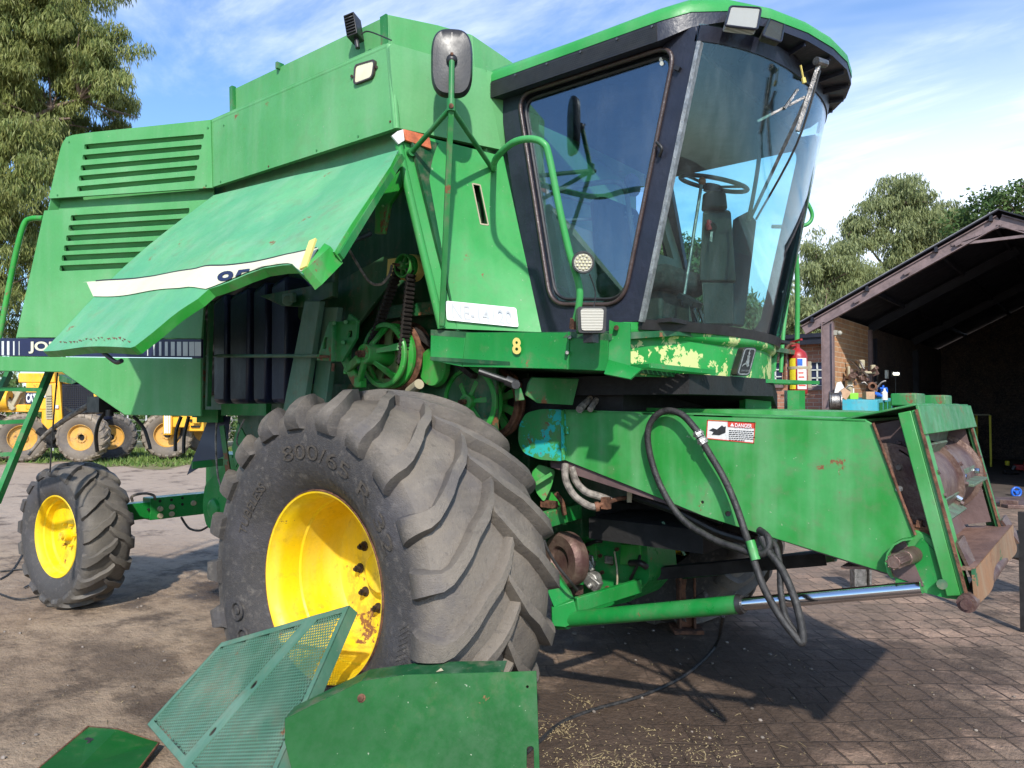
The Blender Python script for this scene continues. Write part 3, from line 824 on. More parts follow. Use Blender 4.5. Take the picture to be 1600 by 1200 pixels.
# hood shell behind the panels
sh = MB()
zt = RP(99, 213).z; A = RP(99, 213); B_ = RP(330, 187)
farY = 3.42
def fy(p, y=farY, dz=0): return V((p.x, y, p.z+dz))
sh.plate([A-RN*.02, B_-RN*.02, fy(B_), fy(A)], (), .02, V((0, 0, 1)))
e0, e1 = RP(25, 530, -.02), RP(314, 532, -.02)
sh.plate([fy(A), fy(B_), fy(RP(314, 650)), fy(RP(194, 648)), fy(RP(30, 560))], (), .02, V((0, 1, 0)))
sh.plate([A-RN*.02, fy(A), fy(e0), e0], (), .02, V((-1, 0, 0)))
obj('hood_shell', sh, G_FADE, H, 30)
ra = MB()
for k in range(5):
    c = V((-2.6-.0*k, 1.2+.35*k, 2.7)); ra.box(c, (1.3, .22, 1.1))
ra.box((-2.6, 2.0, 1.95), (1.7, 2.2, .3))
obj('engine_block', ra, DARK, H, 30, bevel=.02)

# --- grain tank
tk = MB()
TL, TR, BR, BL = TP(329, 187), TP(608, 65), TP(619, 200), TP(333, 292)
q = roundpoly([BL, BR, TR, TL], [0, .02, .05, 0])
tk.plate(q, (), .03)
# front face of tank (angled) and its darker return to the cab
FPn = V((.948, -.319, 0)); FP0 = V((.065, .38, 0))
def FP(px, py, off=0): return PP(px, py, FP0+FPn*off, FPn)
f = [FP(618, 199), FP(784, 234), FP(760, 109), FP(744, 105), FP(660, 81.5), FP(608, 66.5)]
tk.plate(roundpoly(f, [.0, 0, .02, 0, 0, .03]), (), .03, FPn)
f2 = [FP(784, 234), FP(760, 109), FP(760, 109)+V((.14, .30, -.05)), FP(784, 234)+V((.03, .30, 0))]
tk.plate(f2, (), .02, V((.9, -.3, .1)))
# rounded edge between side and front
e0 = TP(618.5, 200); e1 = TP(607.5, 66)
tk.tube([e0+V((-.012, .016, 0)), e1+V((-.012, .016, -.01))], .02, 12, False)
# top and far side
tk.tube([TL+V((0, .022, -.018)), TR+V((-.01, .022, -.018))], .024, 14, False)
zo = V((0, .02, .002))
tk.plate([TL+zo, TR+zo, V((TR.x, farY, TR.z+.002)), V((TL.x, farY, TL.z+.002))], (), .02, V((0, 0, 1)))
tk.plate([V((TL.x, farY, TL.z)), V((-.25, farY, TR.z)), V((-.25, farY, 2.2)), V((TL.x, farY, 2.2))], (), .02, V((0, 1, 0)))
pk = FP(760, 109)
tk.plate([TR+V((0, .03, -.004)), pk+V((-.03, .02, -.004)), V((-.25, farY-.01, TR.z-.004)), V((TR.x-1, farY-.01, TR.z-.004))], (), .02, V((0, 0, 1)))
tk.plate([V((pk.x-.02, pk.y+.02, 2.2)), V((-.25, farY, 2.2)), V((-.25, farY, pk.z)), V((pk.x-.02, pk.y+.02, pk.z))], (), .02, V((1, 0, 0)))
tank = obj('grain_tank', tk, G_FADE, H, 40, bevel=.006)
# underside ledge (dark gap) and recessed band above the raised door
bd = MB(); bd.plate([TP(332, 280, -.10), TP(621, 186, -.10), TP(626, 240, -.10), TP(334, 312, -.10)], (), .015)
obj('tank_recess', bd, G_DOOR, H)
# tank extension boards
ex = MB()
ES = lambda px, py: PY(px, py, .50)
c0, c1, c2, c3 = ES(366, 139), ES(606, 24), ES(608, 82), ES(367, 185)
ex.plate([c3, c2, c1, c0], (), .012)
c1f = c1
n2 = FPn
def EF(px, py): return PP(px, py, c1f, n2)
ex.plate([EF(606, 90), EF(742, 120), EF(737, 54), EF(684, 39), EF(606, 22.5)], (), .012, FPn)
g0, g1 = EF(737, 54), EF(742, 120)
ex.plate([g1, g0, g0+V((.0, .42, -.03)), g1+V((.02, .42, -.05))], (), .012, V((1, 0, 0)))
ex.plate([c3, c0, V((c0.x, 3.3, c0.z)), V((c3.x, 3.3, c3.z))], (), .012, V((-1, 0, 0)))
xo = obj('tank_extension', ex, G_FADE, H, 20, bevel=.003)
lug = MB()
lug.bar(c0+V((.0, -.012, .01)), c3+V((0, -.012, 0)), .035, .03, (0, 1, 0))
lug.bar(c1+V((-.02, -.012, 0)), c2+V((-.02, -.012, .0)), .05, .012, (0, 1, 0))
p = ES(437, 106); lug.bar(p+V((0, 0, -.01)), p+V((0, 0, .03)), .05, .02)
obj('corner_bracket', lug, G_MID, xo, 30)
# side work lamp
lm = MB(); q = [TP(553, 132, .012), TP(582, 121, .012), TP(586, 93, .012), TP(555, 102, .012)]
lm.plate(roundpoly(q, .025), (), .014); lo = obj('side_lamp', lm, LENSP, H, 40)
lm = MB(); rim_o = roundpoly(q, .025); rim_i = [p+(sum(q, V((0, 0, 0)))/4-p)*.09 for p in rim_o]
rim_oo = [p-(sum(q, V((0, 0, 0)))/4-p)*.06 for p in rim_o]
lm.plate([p+NT*.004 for p in rim_oo], [[p+NT*.004 for p in rim_i]], .016, NT)
lm.cyl(TP(549.5, 119, .01), TP(549.5, 119, -.01), .008, n=8); lm.cyl(TP(588, 104.5, .01), TP(588, 104.5, -.01), .008, n=8)
obj('lamp_frame', lm, BROWNSEAL, lo, 40)
# black beacon lamp on top edge
bl = MB(); base = ES(577, 76); top = ES(567, 40)
ax = (top-base).normalized()
base2 = base+V((0, -.08, 0)); c = base2+(top-base)*.62
Rb = Matrix.Rotation(math.radians(-14), 3, 'Y') @ Matrix.Rotation(.4, 3, 'Z')
bl.box(c, (.065, .085, .135), Rb); bl.tube([base2+V((0, 0, -.03)), base2+(top-base)*.3], .014)
for k in range(7): bl.box(c+Rb @ V((-.0, -.046, -.054+k*.018)), (.057, .012, .007), Rb)
obj('roof_beacon', bl, TRIM, H, 30, bevel=.006)
cbm = MB(); cbm.tube([base2+V((.03, 0, .04)), base2+V((.07, .02, .05)), TP(600, 66)+V((.0, .05, .03))], .004, 6); obj('beacon_cable', cbm, TRIM, H)

# --- angled front side panel with the number plate (curved quad)
TLq = FP(622, 203); TRq = V((.283, 1.0, 3.10)); BRq = PY(846, 519, 1.0); BLq = FP(687, 513)
def SP(u, v): return (BLq*(1-u)+BRq*u)*(1-v)+(TLq*(1-u)+TRq*u)*v
def SPpix(px, py, off=0):   # numeric inverse: pixel -> patch point
    r = ray(px, py); u, v, d = .5, .5, 3.8
    for _ in range(12):
        P = SP(u, v); F = P-(CAM+r*d)
        h = 1e-4; Ju = (SP(u+h, v)-P)/h; Jv = (SP(u, v+h)-P)/h; Jd = -r
        M = Matrix((Ju, Jv, Jd)).transposed()
        s_ = M.inverted() @ (-F); u += s_.x; v += s_.y; d += s_.z
    h = 1e-3; n = (SP(u+h, v)-SP(u, v)).cross(SP(u, v+h)-SP(u, v)).normalized()
    if n.dot(CAM-SP(u, v)) < 0: n = -n
    return SP(u, v)+n*off
sp = MB()
# quad as 4 strips round a slot opening
s00, s10, s11, s01 = (752.5, 349), (762, 346), (749, 290), (740, 292)
def inv(px, py):
    r = ray(px, py); u, v, d = .5, .5, 3.8
    for _ in range(12):
        P = SP(u, v); F = P-(CAM+r*d); h = 1e-4
        M = Matrix(((SP(u+h, v)-P)/h, (SP(u, v+h)-P)/h, -r)).transposed(); s_ = M.inverted() @ (-F); u += s_.x; v += s_.y; d += s_.z
    return u, v
ua, va = inv(752, 349); ub, vb = inv(761, 346.5); uc, vc = inv(749, 290); ud, vd = inv(740, 292)
us = [0, min(ua, ud), max(ub, uc), 1]; vs_ = [0, min(va, vb), max(vc, vd), 1]
nS = V((.9, -.43, 0)).normalized()
for i in range(3):
    for j in range(3):
        if i == 1 and j == 1: continue
        a, c_, d_, e_ = us[i], us[i+1], vs_[j], vs_[j+1]
        sp.grid(lambda u, v: SP(a+(c_-a)*u, d_+(e_-d_)*v), 6, 6, th=.012, n=nS)
pn = obj('front_side_panel', sp, G_FRONT, H, 60)
sr = MB()
U0, U1, V0, V1 = us[1], us[2], vs_[1], vs_[2]
for (a, c_, d_, e_) in ((U0-.012, U0, V0-.006, V1+.006), (U1, U1+.012, V0-.006, V1+.006), (U0, U1, V0-.008, V0), (U0, U1, V1, V1+.008)):
    sr.grid(lambda u, v: SP(a+(c_-a)*u, d_+(e_-d_)*v)+nS*.002, 1, 1, th=.006, n=nS)
obj('slot_rim', sr, BEIGE, pn, 0)
ep = MB(); ep.tube([FP(625, 226)+V((0, -.01, 0)), FP(645, 320)+V((.005, -.012, 0)), FP(690, 513)+V((.012, -.012, 0))], .022, 12)
obj('panel_edge_roll', ep, G_FRONT, H, 40)
ep = MB(); ep.tube([FP(702, 242, .03), FP(694, 420, .03), FP(690, 505, .03)], .010, 8); obj('panel_seam', ep, G_FRONT, H, 40)
# number plate
npz = MB()
qd = [SPpix(698, 500, .014), SPpix(810, 512, .014), SPpix(806, 482, .014), SPpix(696, 470, .014)]
c_ = sum(qd, V((0, 0, 0)))/4; nn = (qd[1]-qd[0]).cross(qd[3]-qd[0]).normalized(); nn = nn if nn.dot(CAM-c_) > 0 else -nn
npz.plate(roundpoly(qd, .012, 3), (), .004, nn); np_ = obj('number_plate', npz, WHITE, H, 30)
tx = MB(); text_on(tx, 'NE-14120', [PP(x, y, c_+nn*.003, nn) for x, y in ((707, 498), (801, 508.5), (799, 485), (705, 474))], off=.001, bold=.01)
obj('plate_lettering', tx, GREYTXT, np_, 0)
# orange reflector with dented corner
rf = MB(); q = [FP(634, 219, .03), FP(675, 233, .03), FP(672, 216, .03), FP(668, 211, .03), FP(630, 201, .03)]
rf.plate(q, (), .02, FPn); obj('corner_reflector', rf, ORANGE, H, 30, bevel=.004)
rf = MB(); rf.plate([FP(612, 212, .035), FP(623, 225, .035), FP(632, 219, .035), FP(630, 202, .035), FP(621, 205, .035)], (), .012, FPn); obj('reflector_backing', rf, WLBL, H, 30)

for px_, py_ in ((345, 284), (420, 260), (495, 235), (560, 213), (350, 196), (610, 190)):
    rv = MB(); q_ = TP(px_, py_); rv.cyl(q_+V((0, .002, 0)), q_+V((0, -.004, 0)), .006, n=8); obj('panel_rivet', rv, RUST if px_ in (420, 610) else G_MID, tank, 30)
for px_, py_ in ((108, 222), (90, 305), (322, 290), (325, 200)):
    rv = MB(); q_ = RP(px_, py_); rv.cyl(q_-RN*.002, q_+RN*.004, .007, n=8); obj('hood_rivet', rv, G_MID, H, 30)
# --- raised side door
Ah, Bh = TP(334, 305), TP(623, 233)
corner = D(66, 551, 4.09)
dn_ = (corner-Ah).cross(Bh-Ah).normalized()
if dn_.z < 0: dn_ = -dn_
def DP(px, py, off=0): return PP(px, py, Ah+dn_*off, dn_)
outline = [(334, 305), (623, 234), (612, 262), (590, 300), (560, 352), (531, 405), (522, 403), (506, 398), (497, 425), (482, 440), (472, 431), (462, 421), (445, 420), (416, 423), (387, 433), (359, 445), (330, 456), (312, 471), (209, 540), (203, 542), (64, 546)]
dm = MB()
# dense triangulated sheet by columns so that it can be dented
def door_pt(u, w):
    # u along hinge, w from hinge to free edge (polyline in pixels)
    pass
free = [(64, 546), (205, 543), (213, 541), (312, 484), (350, 468), (390, 441), (430, 425), (462, 421), (484, 445), (500, 412), (509, 399), (531, 404)]
FP3 = [DP(*p) for p in free]
# build in door plane coordinates
eu = (Bh-Ah).normalized(); ev = dn_.cross(eu).normalized()
if ev.dot(corner-Ah) < 0: ev = -ev
def toL(P): d = P-Ah; return d.dot(eu), d.dot(ev)
hl = (Bh-Ah).length
OL = [toL(DP(*p)) for p in outline]
def bend(x, y):   # dent profile of the sheet
    e = 0
    e += .030*math.sin(y*2.2)                       # crown
    e += -.035*math.exp(-((x-1.35)**2/.08+(y-.35)**2/.10))
    e += .012*math.sin(x*5+y*3)*min(1, y)
    kx = (x-.75*y*.4-.9); e += .010*math.exp(-(kx/.10)**2)*min(1, y*2)
    return e
from mathutils.geometry import delaunay_2d_cdt
pts = [V((x, y)) for x, y in OL]; edges = [(i, (i+1) % len(pts)) for i in range(len(pts))]
dense = []
for i in range(len(pts)):
    a, b_ = pts[i], pts[(i+1) % len(pts)]; k = max(1, int((b_-a).length/.05))
    for j in range(k): dense.append(a+(b_-a)*(j/k))
def inpoly(p, poly):
    c = False; n = len(poly)
    for i in range(n):
        a, b_ = poly[i], poly[i-1]
        if (a.y > p.y) != (b_.y > p.y) and p.x < (b_.x-a.x)*(p.y-a.y)/(b_.y-a.y)+a.x: c = not c
    return c
inner = []
x0 = min(p.x for p in pts); x1 = max(p.x for p in pts); y0 = min(p.y for p in pts); y1 = max(p.y for p in pts)
yy = y0+.02
while yy < y1:
    xx = x0+.02
    while xx < x1:
        p = V((xx, yy))
        if inpoly(p, pts) and min((p-q).length for q in dense) > .02: inner.append(p)
        xx += .045
    yy += .045
allp = dense+inner; nd = len(dense)
cv, ce, cf, *_ = delaunay_2d_cdt(allp, [], [list(range(nd))], 1, 1e-6)
top = [Ah+eu*p.x+ev*p.y+dn_*bend(p.x, p.y) for p in cv]
K = len(top); bot = [p-dn_*.006 for p in top]
fs = []
for f_ in cf:
    f_ = list(f_)
    nrm = (top[f_[1]]-top[f_[0]]).cross(top[f_[2]]-top[f_[0]])
    if nrm.dot(dn_) < 0: f_ = f_[::-1]
    fs.append(f_); fs.append([i+K for i in f_[::-1]])
dm.add(top+bot, fs)
door = obj('side_door', dm, G_DOOR, H, 60)
# folded rim of the door (flange along its free edge)
fl = MB()
for i in range(nd):
    a, b_ = dense[i], dense[(i+1) % nd]
    if a.y < .06 and b_.y < .06: continue
    A3 = Ah+eu*a.x+ev*a.y+dn_*bend(a.x, a.y); B3 = Ah+eu*b_.x+ev*b_.y+dn_*bend(b_.x, b_.y)
    w1 = .048
    mid_a = a.x
    nrm = -dn_
    inw = V((0, 0, 0))
    P = [A3, B3, B3+nrm*w1, A3+nrm*w1]
    dirn = (B3-A3).normalized(); sd = dirn.cross(dn_)
    P2 = [p+sd*.004 for p in P]
    fl.hexa(P+P2)
obj('door_flange', fl, G_BRIGHT, door, 40)
# cream stripe with model number, following the bent sheet
def DB(px, py, off=.004):
    p = DP(px, py); x, y = toL(p); return Ah+eu*x+ev*y+dn_*(bend(x, y)+off)
cs = MB()
top_l = [(158, 448), (230, 438.5), (316, 431), (400, 416), (450, 405), (505, 397.5)]
bot_l = [(136, 469.5), (230, 464), (305, 456), (340, 455), (345, 452), (350, 449)]
def lerp_line(L_, x):
    for (xa, ya), (xb, yb) in zip(L_, L_[1:]):
        if xa <= x <= xb: return ya+(yb-ya)*(x-xa)/(xb-xa)
    return L_[0][1] if x < L_[0][0] else L_[-1][1]
stripb = [(136, 469.5), (305, 457.5), (326, 457.5), (359, 443.5), (387, 431.5), (416, 421.5), (445, 418.5), (462, 419.5), (478, 436), (490, 428), (503, 402)]
N_ = 48; vsx = []
for i in range(N_+1):
    u = i/N_; xt = 158+(505-158)*u; xb = 136+(502-136)*u
    vt = DB(xt, lerp_line(top_l, xt)); yb = lerp_line(stripb, xb)
    # keep inside the sheet
    x_, y_ = toL(DP(xb, yb))
    while not inpoly(V((x_, y_)), pts) and yb > lerp_line(top_l, xb)+1:
        yb -= .8; x_, y_ = toL(DP(xb, yb))
    R5 = 6
    for j in range(R5+1):
        f_ = j/R5; vsx.append(DB(xt+(xb-xt)*f_, lerp_line(top_l, xt)+(yb-lerp_line(top_l, xt))*f_, .006))
cs.add(vsx, [(7*i+j, 7*i+j+1, 7*i+8+j, 7*i+7+j) for i in range(N_) for j in range(6)])
so2 = obj('door_stripe', cs, CREAM, door, 60)
tl = MB(); vsx = []
for i in range(N_+1):
    u = i/N_; xt = 158+(503-158)*u; yt = lerp_line(top_l, xt); vsx += [DB(xt, yt-1.6, .0065), DB(xt, yt+.2, .0065)]
tl.add(vsx, [(2*i, 2*i+1, 2*i+3, 2*i+2) for i in range(N_)]); obj('stripe_edge', tl, BTXT, so2, 60)
tx = MB()
def num(u, v): 
    x = 338+(438-338)*u; y1_ = 432.5-u*15; y0_ = y1_+24
    xx = x+v*12; lim = lerp_line([(300, 477), (330, 456), (359, 445), (387, 433), (416, 423), (445, 420), (470, 420)], xx)-1.0
    return DB(xx, min(y0_+(y1_-y0_)*v, lim), .010)
text_on(tx, '9500', num, bold=.02)
obj('model_number', tx, NAVY, so2, 0)
# torn, folded front corner of the door and its bracket
fb = MB()
fb.hexa([DB(486, 445, -.06), DB(497, 437, -.06), DB(531, 404, -.06), DB(524, 398, -.06), DB(486, 443, .03), DB(495, 437, .03), DB(529, 402, .02), DB(521, 399, .03)])
obj('torn_corner', fb, G_BRIGHT, door, 20)
fb = MB(); fb.bar(DB(489, 438, .03), DB(507, 399, .05), .035, .01, dn_); obj('bent_bracket', fb, YELTXT, door, 20)
# front edge seal bar
fb = MB(); fb.bar(DB(531, 404, -.03), DB(622, 238, -.03), .03, .03, dn_); obj('door_edge_bar', fb, G_MID, door, 20)
hk = MB(); hk.tube([DB(150, 540, -.04), DB(158, 545, -.10), DB(168, 543, -.10)], .012, 8); obj('door_latch', hk, TRIM, door)
# rust and chipped line along the lower edge
ch = MB()
for i in range(26):
    px = 92+i*4.3+rnd.uniform(-1.5, 1.5); py = 537-rnd.uniform(0, 5)-(px-90)*.03
    a = DB(px, py, .002); ch.plate([a, DB(px+rnd.uniform(2, 5), py+rnd.uniform(-1.5, 1.5), .002), DB(px+rnd.uniform(2, 4), py+2+rnd.uniform(0, 1), .002)], (), .001, dn_)
obj('rust_chip', ch, RUST, door, 0)
# gas strut and support arm
gs = MB(); gs.cyl(D(578, 365, 3.75), D(540, 382, 3.55), .014, n=12); gs.cyl(D(540, 382, 3.55), D(528, 392, 3.5), .008, n=10); obj('gas_strut', gs, TRIM, H)
ar = MB(); ar.plate([PY(585, 365, .52), PY(599, 365, .52), PY(608, 318, .52), PY(628, 290, .52), PY(628, 262, .52), PY(600, 292, .52), PY(587, 296, .52)], (), .025)
ar.cyl(PY(598, 322, .50), PY(598, 322, .53), .01, n=8)
obj('door_support_arm', ar, G_BRIGHT, H, 30, bevel=.004)
# ------------------------------------------------------------------ core body and mechanics in the open bay
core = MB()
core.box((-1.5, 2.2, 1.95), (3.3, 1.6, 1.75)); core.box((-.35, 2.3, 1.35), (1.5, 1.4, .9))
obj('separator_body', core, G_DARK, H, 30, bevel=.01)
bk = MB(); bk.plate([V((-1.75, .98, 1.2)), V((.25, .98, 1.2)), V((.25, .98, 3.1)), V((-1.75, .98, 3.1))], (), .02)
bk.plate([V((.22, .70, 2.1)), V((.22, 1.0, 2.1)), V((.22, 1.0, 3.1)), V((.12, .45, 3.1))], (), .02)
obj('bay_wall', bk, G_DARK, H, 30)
ft = MB()
for a, b_ in ((334, 352), (359, 387), (396, 415), (424, 446)):
    ft.plate([PY(a, 470-(a-334)*.3, .70), PY(b_, 462-(b_-334)*.3, .70), PY(b_-2, 631, .70), PY(a, 631, .70)], (), .3)
ft.plate([PY(335, 475, .76), PY(448, 445, .76), PY(445, 622, .76), PY(335, 622, .76)], (), .3)
obj('fuel_tank', ft, TANKBLACK, H, 30, bevel=.03)
bp_ = MB(); bp_.plate([PY(300, 520, 1.25), PY(350, 520, 1.25), PY(350, 655, 1.25), PY(300, 652, 1.25)], (), .02); obj('dark_backing', bp_, G_DARK, H, 30)  # dark plate added in place of the shade behind the bay gap
pt = MB(); pt.bar(PY(330, 470, .55), PY(325, 635, .55), .03, .03, (0, 1, 0)); pt.bar(PY(318, 500, .6), PY(316, 640, .6), .05, .02, (0, 1, 0)); obj('bay_post', pt, G_MID, H, 30)
cl = MB(); cl.plate([PY(476, 470, .62), PY(500, 470, .62), PY(466, 690, .62), PY(425, 720, .62), PY(442, 640, .62)], (), .04)
cl.plate([PY(503, 480, .68), PY(528, 480, .68), PY(500, 700, .68), PY(480, 700, .68)], (), .04)
obj('slanted_post', cl, G_MESH, H, 30, bevel=.004)
cl = MB(); cl.plate([PY(508, 560, .80), PY(560, 505, .80), PY(640, 405, .80), PY(600, 400, .80), PY(455, 480, .80)], (), .03)
cl.plate([PY(445, 600, .9), PY(640, 600, .9), PY(600, 700, .9), PY(430, 700, .9)], (), .03)
cl.bar(PY(525, 405, .70), PY(523, 465, .70), .03, .03, (0, 1, 0)); cl.plate([PY(590, 480, .85), PY(680, 470, .85), PY(680, 490, .85), PY(590, 500, .85)], (), .03)
cl.plate([PY(405, 462, .66), PY(520, 440, .66), PY(520, 462, .66), PY(480, 480, .66), PY(440, 478, .66)], (), .03)
obj('chute_panel', cl, G_DARK, H, 30, bevel=.004)
hb = MB(); hb.cyl(PY(450, 470, .60), PY(450, 470, .66), .035, n=10); hb.box(PY(452, 466, .62), (.12, .03, .06)); obj('tank_clamp', hb, G_MESH, H, 30, bevel=.005)
rd = MB(); rd.cyl(PY(340, 556, .56), PY(500, 556, .56), .012, n=10); rd.cyl(PY(322, 556, .58), PY(345, 556, .56), .006, n=8); obj('pull_rod', rd, G_MESH, H, 30)
br = MB()
br.plate([PY(494, 563, .54), PY(534, 565, .54), PY(556, 528, .54), PY(558, 500, .54), PY(545, 490, .54), PY(541, 502, .54), PY(514, 502, .54)],
         [[PY(504, 545, .54), PY(510, 545, .54), PY(512, 527, .54), PY(507, 527, .54)], [PY(543, 528, .54), PY(550, 526, .54), PY(550, 516, .54), PY(544, 518, .54)]], .02)
br.bar(PY(521, 565, .53), PY(522, 504, .53), .012, .03, (0, 1, 0))
for p in ((522, 505), (540, 503), (536, 535), (498, 557)): br.cyl(PY(*p, .545), PY(*p, .515), .014, n=6)
obj('tensioner_bracket', br, G_MID, H, 30, bevel=.002)
rods = MB(); rods.cyl(PY(500, 557, .50), PY(513, 557, .50), .008, n=8); rods.cyl(PY(521, 568, .52), PY(520, 580, .52), .009, n=8); obj('bracket_bolt', rods, RUST, H, 30)

def pulley(name, c, r, w, mat, spokes=5, hub_out=.0, hubr=.25, groove=True, parent=H, rimmat=None, rot=.3, wide=.10, webmat=None):
    """c: centre of the front rim, axis along Y, extends to +Y by w"""
    c = V(c)
    m = MB()
    m.lathe([(0, r*.86), (0, r*.97), (.006, r), (.02, r), (w*.4, r*.86), (w*.6, r*.86), (w-.02, r), (w, r), (w, r*.84), (.03, r*.84), (0, r*.86)], c, (0, 1, 0), 48)
    po = obj(name, m, rimmat or mat, parent, 35)
    web = MB(); nsp = spokes; cir = [c+V((r*.87*math.cos(2*PI*k/48), .045, r*.87*math.sin(2*PI*k/48))) for k in range(48)]
    hs_ = []
    for k in range(nsp):
        a0 = rot+2*PI*(k+.5)/nsp; dd = PI/nsp*.62
        hs_.append(roundpoly([c+V((q*math.cos(a0+w_), .045, q*math.sin(a0+w_))) for q, w_ in ((r*.42, -dd*.75), (r*.76, -dd), (r*.76, dd), (r*.42, dd*.75))], r*.07, 3))
    web.plate(cir, hs_, .012, V((0, -1, 0))); obj('web_plate', web, webmat or mat, po, 30)
    for k in range(spokes):
        a = rot+2*PI*k/spokes; d = V((math.cos(a), 0, math.sin(a))); t = V((-math.sin(a), 0, math.cos(a)))
        s_ = MB()
        p0 = c+d*r*hubr*.7+V((0, -hub_out*.9+.01, 0)); p1 = c+d*r*.88+V((0, .02, 0))
        wd = r*wide
        s_.hexa([p0-t*wd*.7, p0+t*wd*.7, p1+t*wd*1.3, p1-t*wd*1.3, p0-t*wd*.5+V((0, .03, 0)), p0+t*wd*.5+V((0, .03, 0)), p1+t*wd+V((0, .03, 0)), p1-t*wd+V((0, .03, 0))])
        obj('spoke', s_, mat, po, 30, bevel=.004)
    h = MB(); h.cyl(c+V((0, .05, 0)), c+V((0, -hub_out-.01, 0)), r*hubr, r*hubr*.9, 24); h.lathe([(0, r*hubr*.55), (-.008, r*hubr*.5)], c+V((0, -hub_out-.01, 0)), (0, 1, 0), 20)
    obj('hub', h, mat, po, 30, bevel=.003)
    h = MB(); h.cyl(c+V((0, -hub_out-.01, 0)), c+V((0, -hub_out-.04, 0)), r*hubr*.35, n=6); h.cyl(c+V((0, -hub_out-.04, 0)), c+V((0, -hub_out-.06, 0)), r*hubr*.2, n=10); obj('hub_nut', h, RUST, po, 30)
    return po
P1 = PY(597, 555, .74); pulley('drive_pulley', P1, .195, .09, G_BRIGHT, 5, .13, .33, webmat=WEBM)
P1b = MB(); P1b.lathe([(0, .10), (0, .2), (.02, .215), (.05, .18), (.08, .18), (.11, .215), (.13, .2), (.13, .1)], P1+V((0, .10, 0)), (0, 1, 0), 48); obj('rear_sheave', P1b, RUST, H, 35)
ab = MB(); hp = P1+V((0, -.15, 0))
ab.bar(hp+V((-.03, 0, -.03)), PY(545, 575, .66), .05, .03, (0, 1, 0)); ab.bar(PY(540, 560, .67), PY(560, 600, .67), .07, .03, (0, 1, 0)); ab.bar(PY(541, 585, .67), PY(545, 545, .68), .03, .03, (0, 1, 0)); ab.bar(hp+V((0, .02, -.04)), PY(562, 596, .66), .035, .03, (0, 1, 0))
ab.box(PY(563, 598, .67), (.06, .05, .06))
obj('idler_arm', ab, G_BRIGHT, H, 30, bevel=.006)
P0 = PY(628, 415, .72); pulley('small_pulley', P0, .070, .06, G_BRIGHT, 5, .01, .35)
sm = MB(); sm.lathe([(0, .03), (0, .075), (.05, .08), (.05, .03)], P0+V((0, .06, 0)), (0, 1, 0), 24); sm.plate([PY(606, 405, .78), PY(640, 400, .78), PY(640, 440, .78), PY(604, 432, .78)], (), .02); obj('pulley_mount', sm, YELTXT, H, 30)
# ribbed belt
def belt(name, a, b_, r1, r2, w, ycen, n=22, teeth=True):
    m = MB(); a = V(a); b_ = V(b_); d = (b_-a).normalized(); s_ = V((-d.z, 0, d.x))
    for sg in (-1, 1):
        p0 = a+s_*r1*sg; p1 = b_+s_*r2*sg
        m.bar(p0, p1, w, .012, s_)
        if teeth:
            for k in range(n):
                q = p0.lerp(p1, (k+.5)/n); m.bar(q-V((0, w/2, 0)), q+V((0, w/2, 0)), .012, .03, s_)
    obj(name, m, BELT, H, 20)
belt('ribbed_belt', P1+V((0, .03, 0)), P0+V((0, .03, 0)), .15, .05, .06, 0)
belt('ribbed_belt', P1+V((.0, .15, 0)), PY(728, 628, .98)+V((0, -.02, .0)), .19, .17, .055, 0, 46)
P2 = PY(732, 628, .97); pulley('feeder_pulley', P2, .205, .06, G_BRIGHT, 6, .02, .24, rimmat=G_BRIGHT, rot=.1, wide=.08)
P2b = P2+V((0.02, .16, 0)); pulley('feeder_sheave', P2b, .215, .07, G_BRIGHT, 10, .0, .3, rimmat=RUST)
dd = MB(); dd.lathe([(0, .0001), (0, .11), (.03, .12), (.03, .0001)], PY(675, 573, .9), (0, 1, 0), 32); obj('idler_disc', dd, G_BRIGHT, H, 30)
lw = MB(); lw.cyl(PY(655, 600, .8), PY(640, 612, .85), .03, n=12); obj('loose_roller', lw, BEIGE, H, 30)
ho = MB(); ho.tube([PY(543, 385, .55), PY(557, 410, .56), PY(577, 440, .58), PY(595, 444, .6), PY(608, 430, .62), PY(612, 415, .66)], .008, 8); obj('brake_hose', ho, HOSE_DUSTY, H)
# lower elevator and flap behind the front tyre
el_ = MB()
el_.plate(roundpoly([PY(316, 792, .95), PY(320, 757, .95), PY(348, 728, .95), PY(395, 690, .95), PY(520, 600, .95), PY(560, 700, .95), PY(360, 845, .95), PY(345, 838, .95), PY(322, 822, .95)], .05), (), .28)
eo = obj('elevator_boot', el_, G_DECK, H, 40, bevel=.02)
kn = MB(); c = PY(335, 795, .95); kn.lathe([(.0, .085), (-.02, .075), (-.03, .05), (-.03, .0001)], c, (0, 1, 0), 28); obj('boot_bearing', kn, G_DECK, eo, 40)
fp = MB(); fp.plate([D(327, 650, 5.3), D(360, 650, 5.3), D(352, 712, 5.25), D(320, 725, 5.25), D(292, 742, 5.2)], (), .01); obj('rubber_flap', fp, TANKBLACK, H)
fr = MB(); fr.bar(D(300, 727, 5.15), D(348, 722, 5.3), .02, .05); fr.bar(D(347, 665, 5.2), D(357, 738, 5.2), .05, .03); fr.plate([D(362, 700, 5.0), D(372, 660, 5.0), D(388, 690, 5.0), D(368, 730, 5.0)], (), .02); fr.bar(D(312, 650, 5.2), D(345, 650, 5.2), .1, .09); fr.bar(D(350, 640, 5.1), D(420, 640, 5.0), .06, .08)
obj('support_frame', fr, G_MID, H, 30)
wires = MB(); wires.tube([D(375, 700, 5.), D(370, 690, 5), D(374, 672, 5), D(382, 655, 5)], .006, 6); wires.tube([D(339, 655, 5.2), D(337, 690, 5.2), D(340, 740, 5.2), D(345, 760, 5.2)], .008, 6); obj('hanging_wire', wires, HOSE_DUSTY, H)
